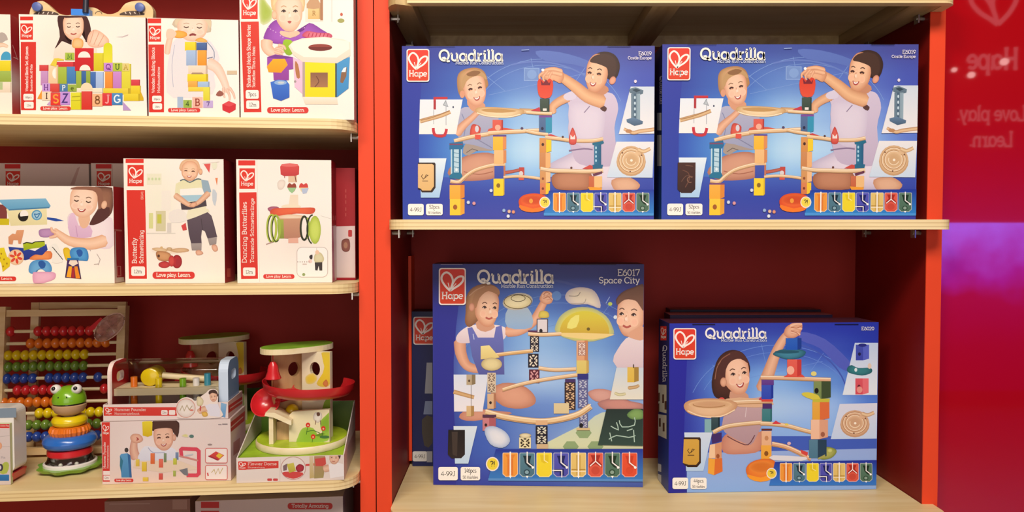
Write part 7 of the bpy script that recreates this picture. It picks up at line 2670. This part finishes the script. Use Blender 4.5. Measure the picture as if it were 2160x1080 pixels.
# red slide
bm = NB()
cs = [(.027, .0), (.031, -.005), (.050, -.008), (.066, -.005), (.073, .003), (.0755, .012), (.077, .012), (.0755, .001), (.068, -.0075), (.051, -.0108), (.030, -.0075), (.025, .0)]
prev = None
sc_ = tp(653, 815, 0).x
for i in range(45):
    a = math.radians(172 + 235 * i / 44)
    ring = [bm.verts.new((sc_ + r * math.cos(a), r * math.sin(a) - .004, zrn + .009 - .011 * i / 44 + h)) for r, h in cs]
    if prev:
        for k in range(len(cs)):
            bm.faces.new((prev[k], prev[(k + 1) % len(cs)], ring[(k + 1) % len(cs)], ring[k]))
    else:
        bm.faces.new(ring[::-1])
    prev = ring
bm.faces.new(prev)
obj('slide', bm, P_RED, tw, smooth=True)
# lower scoop
sp_ = tp(563, 850, -.02)
bm = lathe(NB(), [(0, -.012), (.012, -.010), (.020, -.004), (.0245, .006), (.0262, .006), (.0215, -.0055), (.013, -.0118), (0, -.0138)], 28)
obj('scoop', bm, P_RED, tw, loc=(sp_.x, -.02, sp_.z), rot=(.95, -.35, 0), smooth=True)
obj('scoop_arm', tube(NB(), [(sp_.x + .012, -.012, sp_.z), (pl_.x, .0, sp_.z + .004)], .004, 10), P_RED, tw, smooth=True)
# bell
bl = tp(576, 778, -.03)
bm = lathe(NB(), [(0, .030), (.004, .029), (.008, .022), (.0095, .012), (.0125, .004), (.0135, .001), (.0125, 0), (.011, .003), (0, .004)], 24)
bell = obj('bell', bm, P_RED, tw, loc=(bl.x, -.03, bl.z - .017), smooth=True)
obj('bell_cord', tube(NB(), [(0, 0, .0305), (0, 0, zr - (bl.z - .017))], .0008, 6), P_RED, bell)
# low ramp
r0, r1 = tp(561, 874, -.045), tp(617, 889, -.045)
bm = NB()
for yy in (-.052, -.018):
    pass
prism(bm, [(r0.x, r0.z), (r0.x + .002, r0.z + .0055), (r0.x + .016, r0.z + .005), (r1.x, r1.z + .004), (r1.x, r1.z - .004), (r0.x + .014, r0.z - .003)], -.056, -.016, 'y')
obj('ramp', bm, M_CREAM, tw)
obj('ramp_support', bx(NB(), r0.x + .006, r0.x + .013, -.052, -.02, z0, r0.z - .0035), M_CREAM, tw)
obj('ramp_wall', bx(NB(), r0.x + .0135, r1.x, -.026, -.018, z0, r1.z - .0045), M_TAN, tw)
obj('yellow_ball', ball(NB(), (tp(634, 860, .0).x - .012, -.012, tp(634, 862, 0).z), .011), P_YELLOW, tw, smooth=True)

# --- second tower in its own tray at the back
off = FL.M.to_3x3() @ Vector((-2 * W2 - .006, BD - .004 - D2 - pD.y, 0))
tw2 = copy_tree(tw)
tw2.location = tw.location + off
tw2['label'] = 'shaded wooden play tower standing behind the stacked hammer bench boxes'
td2 = copy_tree(td)
td2.location = td.location + off
td2['label'] = 'open display tray of the shaded tower behind the stacked hammer bench boxes'
td2['group'] = td['group'] = 'play tower trays'

# --- wavy wooden toy behind the block boxes on the top shelf
yv = .075
zb_ = ZL1


def vp(px, py):
    return FL.at(px, py, yv)


cx_ = vp(190, 60).x
vt, MV = root('wooden_face_toy', cx_, yv, zb_, 0.0, 'wavy wooden toy with two blue knobs standing behind the letter block box', 'toy')
top_ = [(62, 36), (64, 20), (74, 6), (90, 2), (104, 12), (120, 26), (138, 32), (154, 30), (168, 22), (184, 16), (202, 17), (216, 26), (232, 30), (250, 24), (264, 8), (284, 2), (304, 2), (316, 10), (323, 22), (322, 40)]
ol = []
for x, y in smooth(top_, 3, False):
    p = vp(x, y)
    ol.append((p.x - cx_, p.z - zb_))
ol += [(ol[-1][0] - .004, ol[-1][1] * .6), (ol[-1][0] - .03, 0), (ol[0][0] + .03, 0), (ol[0][0] + .004, ol[0][1] * .6)]
obj('board', prism(NB(), ol, 0, .014, 'y'), M_WOOD, vt, bevel=.0015)
for x, y in ((81, 16), (297, 17)):
    p = vp(x, y)
    kb = obj('knob', tube(NB(), [(p.x - cx_, -.0002, p.z - zb_), (p.x - cx_, -.006, p.z - zb_), (p.x - cx_, -.007, p.z - zb_)], [.0076, .0076, .006], 20), mat('slate_blue_paint', '5a6cac', .4), vt, smooth=True)
Av = Art(MV, (-.2, 0, 0), (1, 0, 0), (0, -1, 0), .4, .4, .8)
Av.z = (0, 0, 3.485)
for c0, s0 in ((330, 1), (980, -1)):
    Av.poly([(c0 - 80 * s0, 112), (c0 - 60 * s0, 88), (c0, 80), (c0 + 70 * s0, 88), (c0 + 100 * s0, 112)], '5c4c44', 2)
    for i in range(4):
        Av.line([(c0 - 50 * s0 + 34 * s0 * i, 106 - 6 * (i % 2)), (c0 - 40 * s0 + 34 * s0 * i, 88)], 7, 'e8d8c8')
Av.line(arc(725, 104, 24, 20, 180, 360, 10), 5, '6c5848')
art_mesh('printed_pattern', [Av], vt, NB(), 'e8d0a0', MV)
p0, p1 = vp(157, 31), vp(195, 24)
obj('blue_clip', bx(NB(), p0.x - cx_, p1.x - cx_, -.012, -.0004, p0.z - zb_ - .004, p1.z - zb_), plastic('blue_clip', '4890f0'), vt, bevel=.003)
p0, p1 = vp(188, 28), vp(190, 2)
obj('dark_peg', tube(NB(), [(p0.x - cx_, -.013, p0.z - zb_ - .003), (p1.x - cx_ - .0005, -.013, p1.z - zb_ + .006)], [.0048, .0042], 12), mat('dark_peg', '2c2c3c', .4), vt, smooth=True)


# ------------------------------------------------------------------ heart sign and small lamps on the far wall, mirrored in the red panel
m = bpy.data.materials.new('backlit_sign')
m.use_nodes = True
m.node_tree.nodes.remove(m.node_tree.nodes['Principled BSDF'])
em = m.node_tree.nodes.new('ShaderNodeEmission')
em.inputs[0].default_value = (0.9, 0.55, 0.6, 1)
em.inputs[1].default_value = 0.9
m.node_tree.links.new(em.outputs[0], m.node_tree.nodes['Material Output'].inputs[0])
MS = Matrix.Translation((3.72, -4.585, 0))
As = Art(MS, (0, 0, 0), (-1, 0, 0), (0, 1, 0), 1, 1)
As.st = lambda p: (p[0], -p[1])


def hq(a, b):
    return (-.22 + a * .44, -3.34 + b * .62)


As.line([hq(*p) for p in ((.42, .62), (.22, .47), (.1, .3), (.16, .17), (.3, .12), (.45, .2), (.52, .34), (.49, .48))], .036, 'ffffff', 4, False)
As.line([hq(*p) for p in ((.42, .62), (.5, .45), (.62, .3), (.78, .23), (.9, .25), (.88, .36), (.74, .47), (.56, .55), (.42, .62))], .036, 'ffffff', 4, False)
As.text('Hape', -.2, -2.62, .15, 'ffffff', .4, .2)
As.text('Love play.', -.27, -2.22, .11, 'ffffff', .54, .17)
As.text('Learn.', -.17, -2.02, .11, 'ffffff', .34, .17)
bm = NB()
vs = [bm.verts.new(p) for p in As.v]
for f in As.f:
    bm.faces.new([vs[i] for i in f])
sg = obj('wall_sign', bm, m, loc=MS.translation)
tag(sg, 'pale heart sign with lettering on the far wall, mirrored in the red panel', 'sign', None)
ml2 = bpy.data.materials.new('lamp_glow')
ml2.use_nodes = True
b_ = ml2.node_tree.nodes['Principled BSDF']
b_.inputs['Emission Color'].default_value = (1, .75, .7, 1)
b_.inputs['Emission Strength'].default_value = 4.5
LAMPS = []
for x, z, r, nm in ((3.78, 2.66, .030, 'small round wall lamp nearest the sign edge, mirrored in the red panel'), (3.53, 2.56, .026, 'small round wall lamp below the sign lettering, mirrored in the red panel'),
                    (3.40, 2.60, .020, 'small round wall lamp mirrored beside the red upright')):
    lp = empty('wall_lamp', (x, -4.599, z), 0, nm, 'lamp')
    obj('lamp_mount', tube(NB(), [(0, 0, 0), (0, .04, 0)], r * .8, 16), P_WHITE, lp)
    obj('lamp_bulb', ball(NB(), (0, .04 + r * .8, 0), r, .9), ml2, lp, smooth=True)
